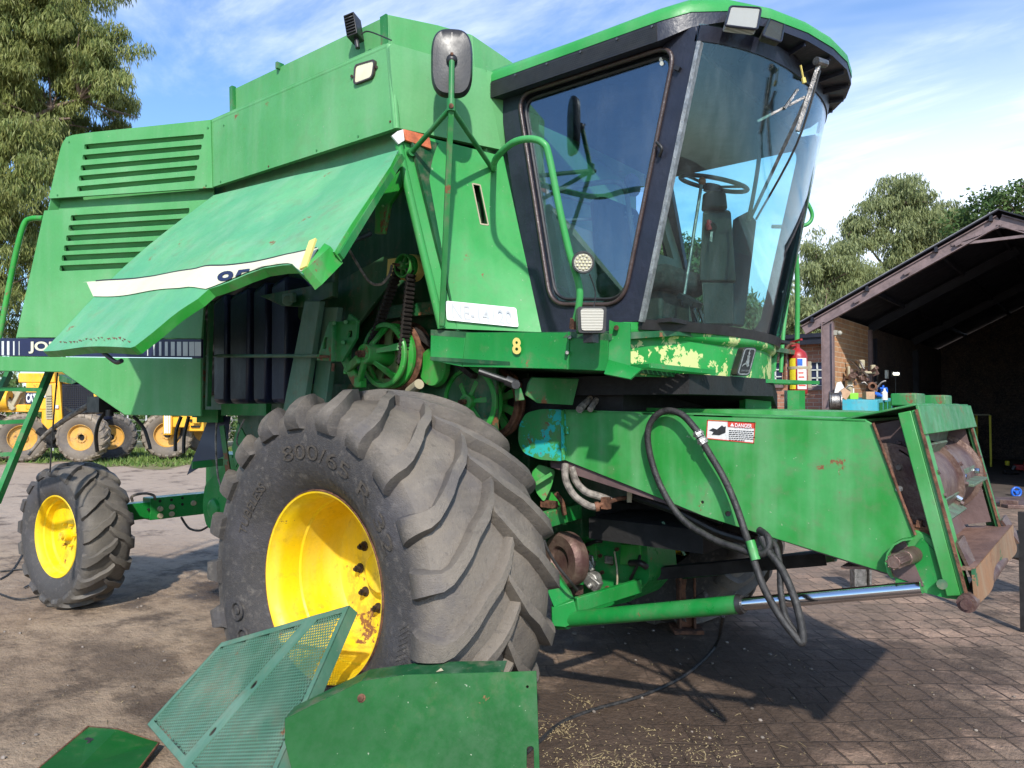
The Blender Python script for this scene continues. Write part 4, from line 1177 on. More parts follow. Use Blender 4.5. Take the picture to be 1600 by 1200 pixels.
# chassis, axles
ax = MB(); ax.box((0, 1.9, .86), (.26, 2.4, .26)); ax.box((-.1, 1.9, 1.15), (.3, 1.7, .35)); ax.box((-1.6, 1.9, 1.15), (3.0, .9, .35))
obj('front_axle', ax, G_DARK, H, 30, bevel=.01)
ra_ = MB(); ra_.box((-4.0, 1.95, .76), (.16, 1.9, .20)); ra_.box((-4.0, .86, .75), (.13, .40, .15)); ra_.box((-4.0, 1.95, .98), (.5, .5, .5))
rao = obj('rear_axle', ra_, G_DECK, H, 30, bevel=.006)
for i, (px, py) in enumerate(((250, 796), (250, 807), (268, 793), (268, 804), (302, 787))):
    p = PX(px, py-1, -3.92); bo = MB(); bo.cyl(p+V((-.01, 0, 0)), p+V((.02, 0, 0)), .028, .022, 12); obj('axle_bolt', bo, BEIGE, rao, 30)
hl = MB()
for px, py in ((250, 783), (268, 781), (285, 778), (285, 788), (232, 796)):
    p = PX(px, py, -3.919); hl.cyl(p, p+V((.0015, 0, 0)), .014, n=10)
obj('bolt_hole', hl, DARK, rao, 0)
hs = MB(); hs.tube([PX(207, 783, -3.93), PX(207, 775, -3.9), PX(225, 771, -3.9), PX(240, 774, -3.9), PX(242, 781, -3.93)], .012, 8); obj('axle_hose', hs, HOSE_DUSTY, H)
hs = MB(); hs.tube([D(283, 808, 6.6), D(295, 825, 6.6), D(312, 829, 6.4), D(326, 822, 6.2)], .010, 8); obj('axle_cable', hs, HOSE, H)

# final drive, gearbox, brake drum and lift cylinder under the feeder
gb = MB()
def YB(px, py, y): return PY(px, py, y)
gb.plate(roundpoly([YB(880, 835, 1.75), YB(1010, 840, 1.75), YB(1015, 905, 1.75), YB(985, 940, 1.75), YB(905, 958, 1.75), YB(885, 940, 1.75)], .03), (), .35)
gb.plate([YB(835, 800, 1.7), YB(905, 790, 1.7), YB(905, 815, 1.7), YB(840, 830, 1.7)], (), .1)
gbo = obj('gearbox', gb, G_DECK, H, 30, bevel=.012)
pl_ = MB(); a0 = YB(930, 905, 1.70)
pl_.cyl(a0, a0+V((0, -.06, 0)), .055, .05, 16); pl_.box(a0+V((.02, -.05, -.01)), (.10, .05, .07), Matrix.Rotation(.5, 3, 'Y')); pl_.cyl(YB(918, 876, 1.68), YB(926, 892, 1.68), .022, n=10)
pl_.plate([YB(903, 865, 1.72), YB(926, 868, 1.72), YB(928, 885, 1.72), YB(912, 890, 1.72)], (), .03); pl_.cyl(YB(925, 912, 1.62), YB(918, 918, 1.60), .018, n=8)
obj('hydraulic_pump', pl_, ALUM, gbo, 30, bevel=.008)
sp_ = MB()
for k in range(6): sp_.lathe([(0, .02), (.006, .028), (.012, .02)], YB(951, 872+k*1.8, 1.68), (0, .3, 1), 12)
obj('return_spring', sp_, ALUM, gbo)
for px, py in ((921, 862), (942, 894), (939, 868), (957, 880), (950, 918), (905, 885), (965, 858)):
    bt = MB(); p = YB(px, py, 1.745); bt.cyl(p, p+V((0, -.02, 0)), .012, n=6); obj('casing_bolt', bt, RUST, gbo, 30)
bd_ = MB(); c = V((.28, 1.55, 0)); c = D(882, 874, 4.25)
bd_.lathe([(-.02, .0001), (-.02, .07), (-.04, .08), (-.04, .14), (-.02, .155), (.0, .16), (.05, .155), (.06, .12), (.06, .03)], c, (.25, 1, 0), 40)
obj('brake_drum', bd_, BROWNMETAL, H, 30)
for (pa, pb, r_) in (((960, 862), (963, 935), .006), ((1000, 868), (985, 905), .010), ((915, 852), (940, 846), .012), ((985, 880), (1010, 886), .02), ((905, 945), (960, 925), .012)):
    gx = MB(); gx.tube([YB(*pa, 1.72), YB((pa[0]+pb[0])/2+3, (pa[1]+pb[1])/2-3, 1.69), YB(*pb, 1.72)], r_, 8); obj('gearbox_line', gx, TRIM if r_ > .008 else BEIGE, gbo, 50)
gx = MB(); gx.plate([YB(893, 848, 1.73), YB(925, 846, 1.73), YB(932, 858, 1.73), YB(932, 876, 1.73), YB(898, 880, 1.73)], (), .03); gx.plate([YB(970, 850, 1.73), YB(1000, 852, 1.73), YB(1002, 885, 1.73), YB(968, 882, 1.73)], (), .03); obj('inspection_cover', gx, G_BRIGHT, gbo, 30, bevel=.004)
gx = MB(); gx.cyl(YB(860, 905, 1.5), YB(905, 925, 1.5), .03, n=12); gx.box(YB(902, 921, 1.48), (.05, .05, .05)); obj('axle_coupling', gx, BROWNMETAL, gbo, 30)
# vertical brackets
bk = MB()
bk.hexa([D(848, 905, 3.95), D(868, 955, 3.95), D(897, 935, 4.0), D(863, 888, 4.0), D(846, 893, 4.05), D(864, 945, 4.1), D(893, 925, 4.1), D(862, 878, 4.1)])
bk.plate([D(862, 950, 3.95), D(897, 938, 3.95), D(905, 970, 3.95), D(885, 980, 3.95), D(862, 978, 3.95)], (), .08)
bk.bar(D(900, 945, 4.0), D(1000, 915, 4.3), .03, .08); bk.bar(D(852, 812, 4.1), D(905, 798, 4.4), .04, .09)
obj('axle_bracket', bk, G_DECK, H, 30, bevel=.004)
gs_ = MB(); gs_.plate(roundpoly([D(830, 740, 4.2), D(842, 725, 4.2), D(868, 735, 4.2), D(862, 760, 4.2), D(850, 785, 4.2), D(838, 770, 4.2)], .02), (), .04)
gs_.bar(D(838, 755, 4.15), D(862, 740, 4.15), .02, .02); gs_.plate([D(845, 765, 4.3), D(870, 770, 4.3), D(885, 820, 4.3), D(850, 815, 4.3)], (), .03)
obj('trunnion_bracket', gs_, G_BRIGHT, H, 30, bevel=.004)
rs = MB(); rs.box(D(858, 788, 4.22), (.09, .06, .04)); rs.tube([D(868, 770, 4.2), D(878, 785, 4.2), D(882, 805, 4.2)], .016, 8); obj('rusty_joint', rs, RUST, H, 30, bevel=.006)
cb_ = MB(); cb_.tube([D(842, 800, 3.9), D(850, 845, 3.85), D(868, 880, 3.85), D(888, 905, 3.85), D(902, 922, 3.9)], .008, 8); obj('brake_cable', cb_, HOSE, H)
cyA = D(880, 968, 4.02); cyB = D(1158, 944, 3.35); cyC = D(1440, 919, 2.92)
cy = MB(); cy.cyl(cyA, cyB, .042, n=28); cy.cyl(cyA-(cyB-cyA).normalized()*.04, cyA+(cyB-cyA).normalized()*.03, .052, n=20)
cyo = obj('lift_cylinder', cy, G_DECK, H, 40, bevel=.003)
cy = MB(); cy.cyl(cyB, cyC, .029, n=28); obj('piston_rod', cy, CHROME, cyo, 40)
cy = MB(); dd_ = (cyB-cyA).normalized(); cy.cyl(cyB-dd_*.012, cyB+dd_*.012, .046, .040, n=28); obj('cylinder_gland', cy, TRIM, cyo, 40)
cb2 = MB(); off_ = V((0, 1.45, 0)); cb2.cyl(cyA+off_, cyB+off_, .042, n=20); cb2.cyl(cyB+off_, cyC+off_, .029, n=16); obj('lift_cylinder', cb2, G_DARK, H, 40)
# dark links beneath feeder
lk = MB(); lk.bar(D(1000, 898, 4.5), D(1290, 872, 4.1), .06, .07); lk.bar(D(1000, 760, 4.3), D(1180, 845, 3.9), .05, .06); lk.bar(D(905, 795, 4.6), D(1130, 790, 4.6), .08, .08)
lk.box((.9, 1.95, 1.0), (.7, 1.0, .12)); obj('lower_link', lk, DARK, H, 30)
ll = MB()
for a, b_ in (((1035, 815), (1043, 830)), ((1053, 838), (1058, 850)), ((1062, 855), (1070, 867))): ll.bar(D(*a, 4.0), D(*b_, 4.0), .02, .012)
obj('bright_tag', ll, G_MESH, H)
# thick return hoses below the feeder house
hh = MB(); hh.tube([D(883, 725, 3.95), D(884, 750, 3.92), D(898, 775, 3.9), D(920, 790, 3.9), D(934, 792, 3.9)], .019, 10); o_ = obj('thick_hose', hh, HOSE_DUSTY, H)
hh = MB(); hh.tube([D(893, 730, 4.0), D(900, 752, 3.98), D(915, 768, 3.95), D(935, 775, 3.95), D(955, 782, 3.95)], .020, 10); obj('thick_hose', hh, HOSE_DUSTY, H)
hh = MB(); hh.tube([D(934, 790, 3.9), D(950, 785, 3.9), D(968, 779, 3.95), D(985, 778, 4.0)], .012, 8); hh.box(D(947, 786, 3.9), (.04, .04, .06)); hh.cyl(D(930, 792, 3.9), D(936, 791, 3.9), .026, n=12); obj('hose_fitting', hh, RUST, H, 30)
cm = MB(); cm.plate([D(980, 766, 3.95), D(988, 766, 3.95), D(987, 785, 3.95), D(980, 785, 3.95)], (), .02); obj('hose_clamp', cm, BEIGE, H)
hh = MB(); hh.tube([D(988, 775, 4.0), D(1060, 800, 3.8), D(1120, 830, 3.7), D(1180, 848, 3.6)], .022, 10); hh.tube([D(985, 768, 4.0), D(1060, 790, 3.8), D(1130, 815, 3.7)], .018, 10); obj('steel_pipe', hh, TRIM, H)
# hoses and couplings above the feeder
hh = MB(); hh.tube([D(905, 640, 3.9), D(920, 625, 4.0), D(945, 605, 4.1), D(975, 590, 4.3)], .02, 10); hh.tube([D(922, 640, 3.9), D(935, 622, 4.0), D(960, 600, 4.1)], .016, 10); obj('upper_hose', hh, HOSE_DUSTY, H)
hh = MB()
for px in range(930, 1150, 14):
    hh.tube([D(px, 596+rnd.uniform(-3, 3), 4.3), D(px+6, 612+rnd.uniform(-3, 6), 4.3), D(px+rnd.uniform(8, 22), 604, 4.3)], rnd.uniform(.006, .014), 6)
obj('tangled_hose', hh, HOSE, H)
sb = MB(); sb.cyl(D(748, 580, 3.7), D(800, 598, 3.7), .016, n=12); sb.cyl(D(790, 594, 3.7), D(808, 602, 3.7), .026, n=12); sb.cyl(D(806, 601, 3.65), D(806, 601, 3.75), .022, n=14); obj('cab_damper', sb, TRIM, H, 30)
sb = MB(); sb.plate([D(804, 606, 3.75), D(814, 606, 3.75), D(820, 625, 3.75), D(805, 627, 3.75)], (), .03); sb.plate([D(826, 600, 3.8), D(832, 590, 3.8), D(905, 592, 3.9), D(895, 633, 3.9), D(840, 630, 3.85), D(822, 618, 3.8)], (), .02); obj('damper_bracket', sb, G_MID, H, 30, bevel=.003)

# ------------------------------------------------------------------ feeder house
F = bpy.data.objects.new('feeder_house', None); COL.objects.link(F); F.parent = H; WLOC[F.name] = V((1.2, 1.9, 1.3)); F.location = V((1.2, 1.9, 1.3))-WLOC[H.name]
FY = lambda px, py, o=0: PY(px, py, 1.2-o)
ctr = FY(1421, 862)
out_ = [FY(878, 640), FY(1352, 656), FY(1362, 661), FY(1430, 838)]
cpx, cpy = 1424, 868
notch = []
for k in range(0, 9):
    a = math.radians(-80-k*22); notch.append(FY(1428+38*math.cos(a)*1.0, 872+36*math.sin(a)))
notch = [FY(1427, 839), FY(1412, 841), FY(1399, 848), FY(1390, 861), FY(1387, 876), FY(1391, 892), FY(1396, 899)]
out_ += notch+[FY(1100, 807), FY(1000, 766), FY(880, 718)]
m = MB(); m.plate(out_, [[FY(1142-5+5*math.cos(t*PI/4), 803+4.5*math.sin(t*PI/4)) for t in range(8)], [FY(1097+2.5*math.cos(t*PI/4), 785+2.5*math.sin(t*PI/4)) for t in range(8)]], .012, V((0, -1, 0)))
sideo = obj('side_plate', m, G_FEED, F, 30, bevel=.003)
ed = MB(); ed.tube([FY(1364, 661, .006), FY(1430, 836, .006)], .006, 8, False); obj('plate_edge', ed, RUST, sideo)
# body of the house
a, b_, c, d = FY(880, 646), FY(1362, 664), FY(1395, 893), FY(882, 716)
body = MB()
y0, y1 = 1.215, 2.6
ra0, rb0 = V((.45, 0, 1.66)), V((2.28, 0, 1.60))
body.hexa([V((.45, y0, 1.36)), V((2.30, y0, .98)), V((2.30, y1, .98)), V((.45, y1, 1.36)), V((.45, y0, 1.655)), V((2.05, y0, 1.63)), V((2.05, y1, 1.63)), V((.45, y1, 1.655))])
obj('conveyor_casing', body, REDSTEEL, F, 20)
tp = MB(); tp.plate([FY(880, 640), FY(1352, 655), V((FY(1352, 655).x, 2.6, 1.655)), V((.55, 2.6, 1.68))], (), .012, V((0, 0, 1)))
tp.plate([V((.45, 1.5, 1.70)), V((2.05, 1.5, 1.672)), V((2.05, 2.4, 1.672)), V((.45, 2.4, 1.70))], (), .03, V((0, 0, 1)))
obj('top_plate', tp, G_FEED, F, 30)
# outer flange of the shaft opening, shaft and sprocket
nf = MB()
for p0, p1 in zip(notch, notch[1:]): nf.hexa([p0, p1, p1+V((0, -.05, 0)), p0+V((0, -.05, 0)), p0+V((.006, 0, -.004)), p1+V((.006, 0, -.004)), p1+V((.006, -.05, -.004)), p0+V((.006, -.05, -.004))])
obj('shaft_guard', nf, G_FEED, F, 40)
sc_ = FY(1428, 866, -.03)
sf = MB(); sf.lathe([(0, .0001), (0, .09), (.015, .10), (.03, .09), (.03, .0001)], sc_, (0, 1, 0), 36); obj('shaft_flange', sf, G_FEED, F, 30)
sf = MB(); sf.lathe([(0, .09), (-.005, .118), (.03, .118), (.03, .09)], sc_+V((0, .012, 0)), (0, 1, 0), 36)
for k in range(22):
    a_ = 2*PI*k/22; sf.box(sc_+V((.125*math.cos(a_), .018, .125*math.sin(a_))), (.028, .03, .018), Matrix.Rotation(-a_, 3, 'Y'))
obj('chain_sprocket', sf, RUST, F, 30)
sf = MB(); e1_ = sc_+V((0, -.17, -.0)); e1_ = D(1396, 879, 2.74); s0 = sc_
sf.cyl(s0, s0.lerp(e1_, .5), .034, .03, 20); sf.cyl(s0.lerp(e1_, .5), e1_, .026, .024, 20)
for k in range(8):
    a_ = 2*PI*k/8; u_, w_, q_ = basis(e1_-s0); o2_ = (u_*math.cos(a_)+w_*math.sin(a_))*.026; sf.bar(s0.lerp(e1_, .5)+o2_, e1_+o2_, .008, .006, o2_)
obj('drive_shaft', sf, BROWNMETAL, F, 30, bevel=.003)
# lower side web beneath
lw_ = MB(); lw_.plate([FY(1397, 896, -.02), FY(1440, 840, -.02), FY(1500, 905, -.02), FY(1505, 938, -.02), FY(1480, 935, -.02), FY(1400, 915, -.02)], (), .012); obj('lower_web', lw_, G_DECK, F, 30)
lb = MB(); lb.cyl(FY(1472, 913, -.01), FY(1472, 913, .02), .02, n=12); obj('web_bolt', lb, G_DARK, F, 30)
for px, py in ((1405, 730), (1405, 764)):
    bt = MB(); p = FY(px, py, -.012); bt.cyl(p, p+V((0, -.02, 0)), .014, .01, 12); obj('side_bolt', bt, ALUM if py > 750 else TRIM, F, 30)
# header mounting frame
Tn, Bn = FY(1430, 634), FY(1513, 940)
Tf, Bf = V((Tn.x, 2.6, Tn.z)), V((Bn.x, 2.6, Bn.z))
dz = (Bn-Tn)
fm = MB(); fn = V((dz.z, 0, -dz.x)); fn = V((-dz.z, 0, dz.x)).normalized()  # forward normal
if fn.x < 0: fn = -fn
yv = V((0, 1, 0))
def FB(t, y, o=0): return V((Tn.x, y, Tn.z))+dz*t+fn*o
for (ya, yb, nm) in ((1.2, 1.315, 'near'), (2.50, 2.6, 'far')):
    q = MB(); q.hexa([FB(1, ya, -.02), FB(1, yb, -.02), FB(1, yb, .0), FB(1, ya, .0), FB(0.02, ya, -.02), FB(.02, yb, -.02), FB(.02, yb, 0), FB(.02, ya, 0)])
    yy_ = ya if nm == 'near' else yb-.012
    q.hexa([FB(.97, yy_, -.07), FB(.97, yy_+.012, -.07), FB(.97, yy_+.012, -.02), FB(.97, yy_, -.02), FB(.02, yy_, -.07), FB(.02, yy_+.012, -.07), FB(.02, yy_+.012, -.02), FB(.02, yy_, -.02)])
    po_ = obj('frame_post', q, G_MID if nm == 'far' else G_FEED, F, 30, bevel=.004)
    q = MB(); q.bar(FB(0.02, ya-.002, .001), FB(1, ya-.002, .001), .01, .016, (0, 1, 0)); obj('worn_edge', q, RUST, po_)
q = MB(); q.hexa([FB(.155, 1.19, .0), FB(.155, 2.61, .0), FB(.155, 2.61, .012), FB(.155, 1.19, .012), FB(.0, 1.2, 0), FB(.0, 2.6, 0), FB(.0, 2.6, .012), FB(.0, 1.2, .012)])
q.hexa([FB(0, 1.2, -.30), FB(0, 2.6, -.30), FB(0, 2.6, .0), FB(0, 1.2, .0), FB(-.012, 1.2, -.30), FB(-.012, 2.6, -.30), FB(-.012, 2.6, .0), FB(-.012, 1.2, .0)])
obj('top_crossbar', q, G_MID, F, 30, bevel=.003)
for y in (1.5, 2.2):
    q = MB(); c = FB(-.03, y, -.08); q.box(c+V((0, 0, .022)), (.10, .20, .055)); q.box(c+V((-.0, .12, 0)), (.14, .16, .012)); obj('hook_pad', q, G_MID, F, 30, bevel=.012)
# worn floor plate and lip
q = MB()
q.hexa([FB(.80, 1.24, -.45), FB(.80, 2.56, -.45), FB(.86, 2.56, .04), FB(.86, 1.24, .04), FB(.785, 1.24, -.45), FB(.785, 2.56, -.45), FB(.845, 2.56, .05), FB(.845, 1.24, .05)])
obj('feeder_floor', q, RUSTPLATE, F, 30)
q = MB(); q.grid(lambda u, v: FB(.85+.165*v, 1.2+1.4*u, .05-.02*v+.015*math.sin(u*9)*v), 20, 4, th=.012, n=fn); obj('front_lip', q, RUSTLIP, F, 40)
q = MB(); q.plate([FB(.72, 1.25, .01), FB(.70, 1.36, .02), FB(.86, 1.40, .03), FB(.90, 1.27, .03)], (), .012); obj('wear_plate', q, BROWNMETAL, F, 30)
q = MB(); q.plate([FB(.80, 2.5, .02), FB(.78, 2.62, .03), FB(.90, 2.66, .05), FB(.97, 2.55, .06)], (), .012); obj('wear_plate', q, BROWNMETAL, F, 30)
q = MB(); q.cyl(FB(1.0, 1.16, .0), FB(1.0, 2.64, .0), .035, n=18); q.cyl(FB(1.0, 1.14, 0), FB(1.0, 1.16, 0), .02, n=10); obj('pivot_tube', q, BROWNMETAL, F, 30)
q = MB()
for y_ in (1.325, 2.49): q.hexa([FB(.80, y_, -.22), FB(.80, y_+.008, -.22), FB(.80, y_+.008, -.03), FB(.80, y_, -.03), FB(.05, y_, -.50), FB(.05, y_+.008, -.50), FB(.05, y_+.008, -.03), FB(.05, y_, -.03)])
obj('throat_wall', q, REDSTEEL, F, 20)
# conveyor drum with slats
dc = FB(.42, 1.9, -.205); R_ = .185
q = MB(); q.lathe([(-.62, .02), (-.62, R_+.02), (-.59, R_+.02), (-.585, R_), (-.06, R_), (-.06, R_+.022), (.0, R_+.022), (.0, R_), (.57, R_), (.575, R_+.022), (.62, R_+.022), (.62, .02)], dc, (0, 1, 0), 56)
do = obj('feed_drum', q, BROWNMETAL, F, 35)
for yy_ in (-.605, -.03, .60):
    for k in range(14):
        a_ = 2*PI*k/14; q = MB(); p = dc+V(((R_+.022)*math.cos(a_), yy_, (R_+.022)*math.sin(a_))); q.cyl(p, p+V((math.cos(a_), 0, math.sin(a_)))*.012, .011, n=6); obj('drum_bolt', q, REDSTEEL, do, 30)
for i, (ang, ya, yb) in enumerate(((100, -.60, -.02), (78, -.05, .55), (56, -.62, -.02), (-2, -.02, .46), (-30, -.62, -.02), (150, -.6, 0), (-70, 0, .6), (-110, -.6, .0))):
    a_ = math.radians(ang); d_ = V((math.cos(a_), 0, math.sin(a_))); t_ = V((-math.sin(a_), 0, math.cos(a_)))
    p0 = dc+d_*(R_+.026)+V((0, ya, 0)); p1 = dc+d_*(R_+.026)+V((0, yb, 0))
    q = MB(); q.bar(p0, p1, .012, .055, d_); q.bar(p0+t_*.03-d_*.035, p1+t_*.03-d_*.035, .06, .01, d_); so4 = obj('feed_slat', q, SLAT, do, 30, bevel=.002)
    for f_ in (.06, .94):
        q = MB(); p = p0.lerp(p1, f_)+t_*.035-d_*.03; q.cyl(p, p+d_*.025, .013, n=8); obj('slat_bolt', q, CHROME, so4, 30)
# rounded rear housing with turquoise patches
q = MB(); hp_ = roundpoly([FY(879, 640, .03), FY(846, 639, .03), FY(822, 645, .03), FY(811, 664, .03), FY(809, 690, .03), FY(818, 708, .03), FY(842, 718, .03), FY(880, 721, .03)], .03)
q.plate(hp_, (), .30, V((0, -1, 0))); obj('rounded_housing', q, G_TURQ, F, 40, bevel=.035)
q = MB(); q.bar(FY(879, 641, .035), FY(880, 719, .035), .008, .02, (0, 1, 0)); q.cyl(FY(886, 667, .01), FY(886, 678, .01), .012, n=8); obj('housing_flange', q, G_TURQ, F, 30)
# warning sticker
st_ = MB(); st_.plate(roundpoly([FY(1103, 685.5, .001), FY(1178, 693, .001), FY(1180.5, 660, .001), FY(1105, 656, .001)], .008, 3), (), .0015, V((0, -1, 0)))
sto = obj('warning_sticker', st_, WLBL, F, 20)
st_ = MB(); st_.plate([FY(1137, 667, .003), FY(1179.5, 669.5, .003), FY(1180, 660, .003), FY(1137, 657.8, .003)], (), .001, V((0, -1, 0)))
for q0, q1, q2, q3 in ((( 1103, 685.5), (1178, 693), (1178.3, 691.6), (1103.2, 684.2)), ((1103, 685.5), (1105, 656), (1106.3, 656.1), (1104.3, 685.5)), ((1178, 693), (1180.5, 660), (1179.2, 660), (1176.8, 692.8)), ((1105, 657.3), (1180, 661.3), (1180.5, 660), (1105, 656))):
    st_.plate([FY(*q0, .003), FY(*q1, .003), FY(*q2, .003), FY(*q3, .003)], (), .001, V((0, -1, 0)))
obj('sticker_banner', st_, REDLBL, sto, 0)
st_ = MB(); text_on(st_, 'DANGER', [FY(1149, 667.2, .005), FY(1175, 668.7, .005), FY(1175.5, 662.7, .005), FY(1149, 661.2, .005)], bold=.01)
st_.add([FY(1141, 666, .005), FY(1147, 666.4, .005), FY(1144, 660.8, .005)], [(0, 1, 2)]); obj('banner_lettering', st_, WHITE, sto, 0)
st_ = MB()
for k in range(6):
    y_ = 671.8+k*3; 
    x_ = 1139
    while x_ < 1176-(k == 5)*14:
        w_ = rnd.uniform(2, 5); st_.plate([FY(x_, y_+1.3+(x_-1139)*.05, .003), FY(x_+w_, y_+1.3+(x_-1139)*.05, .003), FY(x_+w_, y_+(x_-1139)*.05, .003), FY(x_, y_+(x_-1139)*.05, .003)], (), .001, V((0, -1, 0))); x_ += w_+1
pic = [(1108, 672), (1114, 669), (1120, 671), (1128, 664.5), (1131, 667), (1134, 666), (1133.5, 676), (1124, 680), (1112, 679), (1115, 675)]
st_.plate([FY(x, y, .003) for x, y in pic], (), .001, V((0, -1, 0)))
obj('sticker_print', st_, BTXT, sto, 0)
# loose black hydraulic hoses hung over the feeder house
def fh(P, off=.05): return [PY(x, y, 1.2-(o if len(p_) > 2 else off)) for p_ in P for (x, y, o) in [(p_[0], p_[1], p_[2] if len(p_) > 2 else off)]]
q = MB(); q.tube(fh([(1100, 690, .06), (1085, 668, .07), (1064, 647, .06), (1040, 642, .05), (1020, 655, .05), (1012, 680, .05), (1018, 720, .04), (1035, 765, .04), (1065, 810, .05), (1110, 840, .07), (1150, 856, .09), (1185, 866, .10), (1200, 858, .10), (1200, 840, .08), (1186, 828, .05)]), .0165, 12, sub=8); obj('hydraulic_hose', q, HOSE, F, 60)
q = MB(); q.tube(fh([(1092, 680, .065), (1108, 708, .06), (1130, 745, .06), (1150, 790, .07), (1170, 850, .10), (1192, 915, .14), (1220, 965, .17), (1243, 995, .18), (1252, 1004, .18), (1254, 990, .17), (1243, 940, .15), (1222, 890, .12), (1200, 860, .1), (1190, 840, .08)]), .0165, 12, sub=8); obj('hydraulic_hose', q, HOSE, F, 60)
q = MB(); q.tube(fh([(1195, 840, .03), (1210, 850, .06), (1218, 880, .10), (1220, 925, .14), (1228, 965, .15), (1245, 990, .16)]), .0135, 12, sub=8); obj('hydraulic_hose', q, HOSE, F, 60)
q = MB(); q.tube(fh([(1172, 845, .105), (1181, 875, .118)]), .021, 12, False); obj('hose_sleeve', q, G_FEED, F, 60)
q = MB()
for a_, b_ in (((1089, 674), (1094, 683)), ((1095, 685), (1101, 694))):
    p, r_ = PY(*a_, 1.137), PY(*b_, 1.137); q.cyl(p, r_, .023, n=8); q.cyl(p.lerp(r_, .3), p.lerp(r_, .6), .027, n=6)
obj('hose_coupling', q, ALUM, F, 30)
# ------------------------------------------------------------------ platform
P = bpy.data.objects.new('cab_platform', None); COL.objects.link(P); P.parent = H; WLOC[P.name] = V((.8, 1.9, 2.0)); P.location = WLOC[P.name]-WLOC[H.name]
A0 = D(673, 515, 3.90); A1 = D(672, 563, 3.90); B0 = D(728, 519, 3.84); B1 = D(722, 573, 3.84); C0 = D(889, 518.5, 3.56); C1 = D(887, 577, 3.56); E0 = D(951, 522, 3.44); E1 = D(950, 580, 3.44)
q = MB(); q.plate([A1, B1, B0, A0], (), .012); obj('deck_corner', q, G_DECK, P, 30, bevel=.003)
q = MB(); q.hexa([B1, C1, C1+V((-.01, .012, 0)), B1+V((-.01, .012, 0)), B0, C0, C0+V((-.01, .012, 0)), B0+V((-.01, .012, 0))])
q.hexa([C1, E1, E1+V((-.01, .012, 0)), C1+V((-.01, .012, 0)), C0, E0, E0+V((-.01, .012, 0)), C0+V((-.01, .012, 0))]); fo = obj('deck_fascia', q, G_DECK, P, 20, bevel=.003)
q = MB(); q.bar(C0+V((.002, -.004, 0)), C1+V((.002, -.004, 0)), .01, .004, (0, 1, 0)); obj('fascia_seam', q, G_DECK, fo)
for px, py in ((890, 527), (886, 551), (884, 552)):
    if px == 884: continue
    q = MB(); n_ = (CAM-D(px, py, 3.55)).normalized(); q.cyl(D(px, py, 3.56), D(px, py, 3.53), .011, .008, 10); obj('fascia_bolt', q, ALUM, fo, 30)
q = MB(); text_on(q, '8', [D(801, 553.5, 3.690), D(815, 553.5, 3.660), D(814, 527.5, 3.660), D(801, 527.5, 3.690)], bold=.035); obj('fleet_number', q, YELTXT, fo, 0)
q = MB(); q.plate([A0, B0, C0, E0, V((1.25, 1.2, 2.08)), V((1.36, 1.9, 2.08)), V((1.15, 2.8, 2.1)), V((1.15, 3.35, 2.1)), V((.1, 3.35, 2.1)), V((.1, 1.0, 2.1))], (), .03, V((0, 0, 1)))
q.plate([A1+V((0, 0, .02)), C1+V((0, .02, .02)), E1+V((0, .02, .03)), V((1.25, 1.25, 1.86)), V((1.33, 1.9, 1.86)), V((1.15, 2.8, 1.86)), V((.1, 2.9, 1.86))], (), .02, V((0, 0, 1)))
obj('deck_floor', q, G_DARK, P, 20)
# pedestal below the windscreen, with flaked paint
def plan(t, bulge, x0=1.10, y0=.95, y1=2.85):
    y = y0+(y1-y0)*t; s = (2*t-1); return x0+bulge*(1-abs(s)**2.3), y
q = MB()
def ped(u, v):
    x, y = plan(u, .27, 1.06); z0, z1 = 1.845, 2.105-.02*min(1, u*2)
    z = z0+(z1-z0)*v
    o_ = 0
    if v > .72: o_ = .03*min(1, (v-.72)/.08)
    s_ = (2*u-1); 
    return V((x+o_-.0, y-(.012 if u < .1 else 0), z+.006*math.sin(u*14)*v))
q.grid(ped, 48, 18, th=.015, n=V((1, 0, 0))); pdo = obj('front_pedestal', q, G_CHIP, P, 50)
q = MB(); q.plate([D(952, 500, 3.46), D(960, 503, 3.45), D(985, 505, 3.42), D(985, 585, 3.42), D(950, 583, 3.44)], (), .012); obj('pedestal_end', q, G_DECK, pdo, 30)
q = MB(); q.cyl(D(963, 512, 3.44), D(963, 512, 3.41), .012, n=10); obj('pedestal_bolt', q, RUST, pdo, 30)
# badge with leaping stag outline
bc = [D(1150, 587, 3.86), D(1171, 587.5, 3.90), D(1183, 543, 3.92), D(1163, 542, 3.88)]
bc = [p for p in bc]; nB = (bc[1]-bc[0]).cross(bc[3]-bc[0]).normalized(); nB = nB if nB.dot(CAM-bc[0]) > 0 else -nB
cB = sum(bc, V((0, 0, 0)))/4
q = MB(); q.plate(roundpoly(bc, .022, 4), (), .045, nB); bo = obj('nose_badge', q, TRIM, P, 30, bevel=.006)
def bq(u, v, o=.002): return (bc[0]*(1-u)+bc[1]*u)*(1-v)+(bc[3]*(1-u)+bc[2]*u)*v+nB*o
q = MB(); ring = roundpoly([bq(.06, .04), bq(.94, .04), bq(.94, .96), bq(.06, .96)], .02, 4); ri = roundpoly([bq(.14, .08), bq(.86, .08), bq(.86, .92), bq(.14, .92)], .015, 4)
q.plate(ring, [ri], .001, nB); obj('badge_border', q, ALUM, bo, 0)
deer = [(.18, .30), (.34, .38), (.46, .40), (.60, .30), (.74, .36), (.66, .42), (.66, .50), (.60, .60), (.62, .68), (.52, .72), (.56, .78), (.48, .86), (.52, .92), (.46, .90), (.42, .80), (.46, .72), (.38, .70), (.44, .64), (.44, .54), (.40, .46), (.28, .42)]
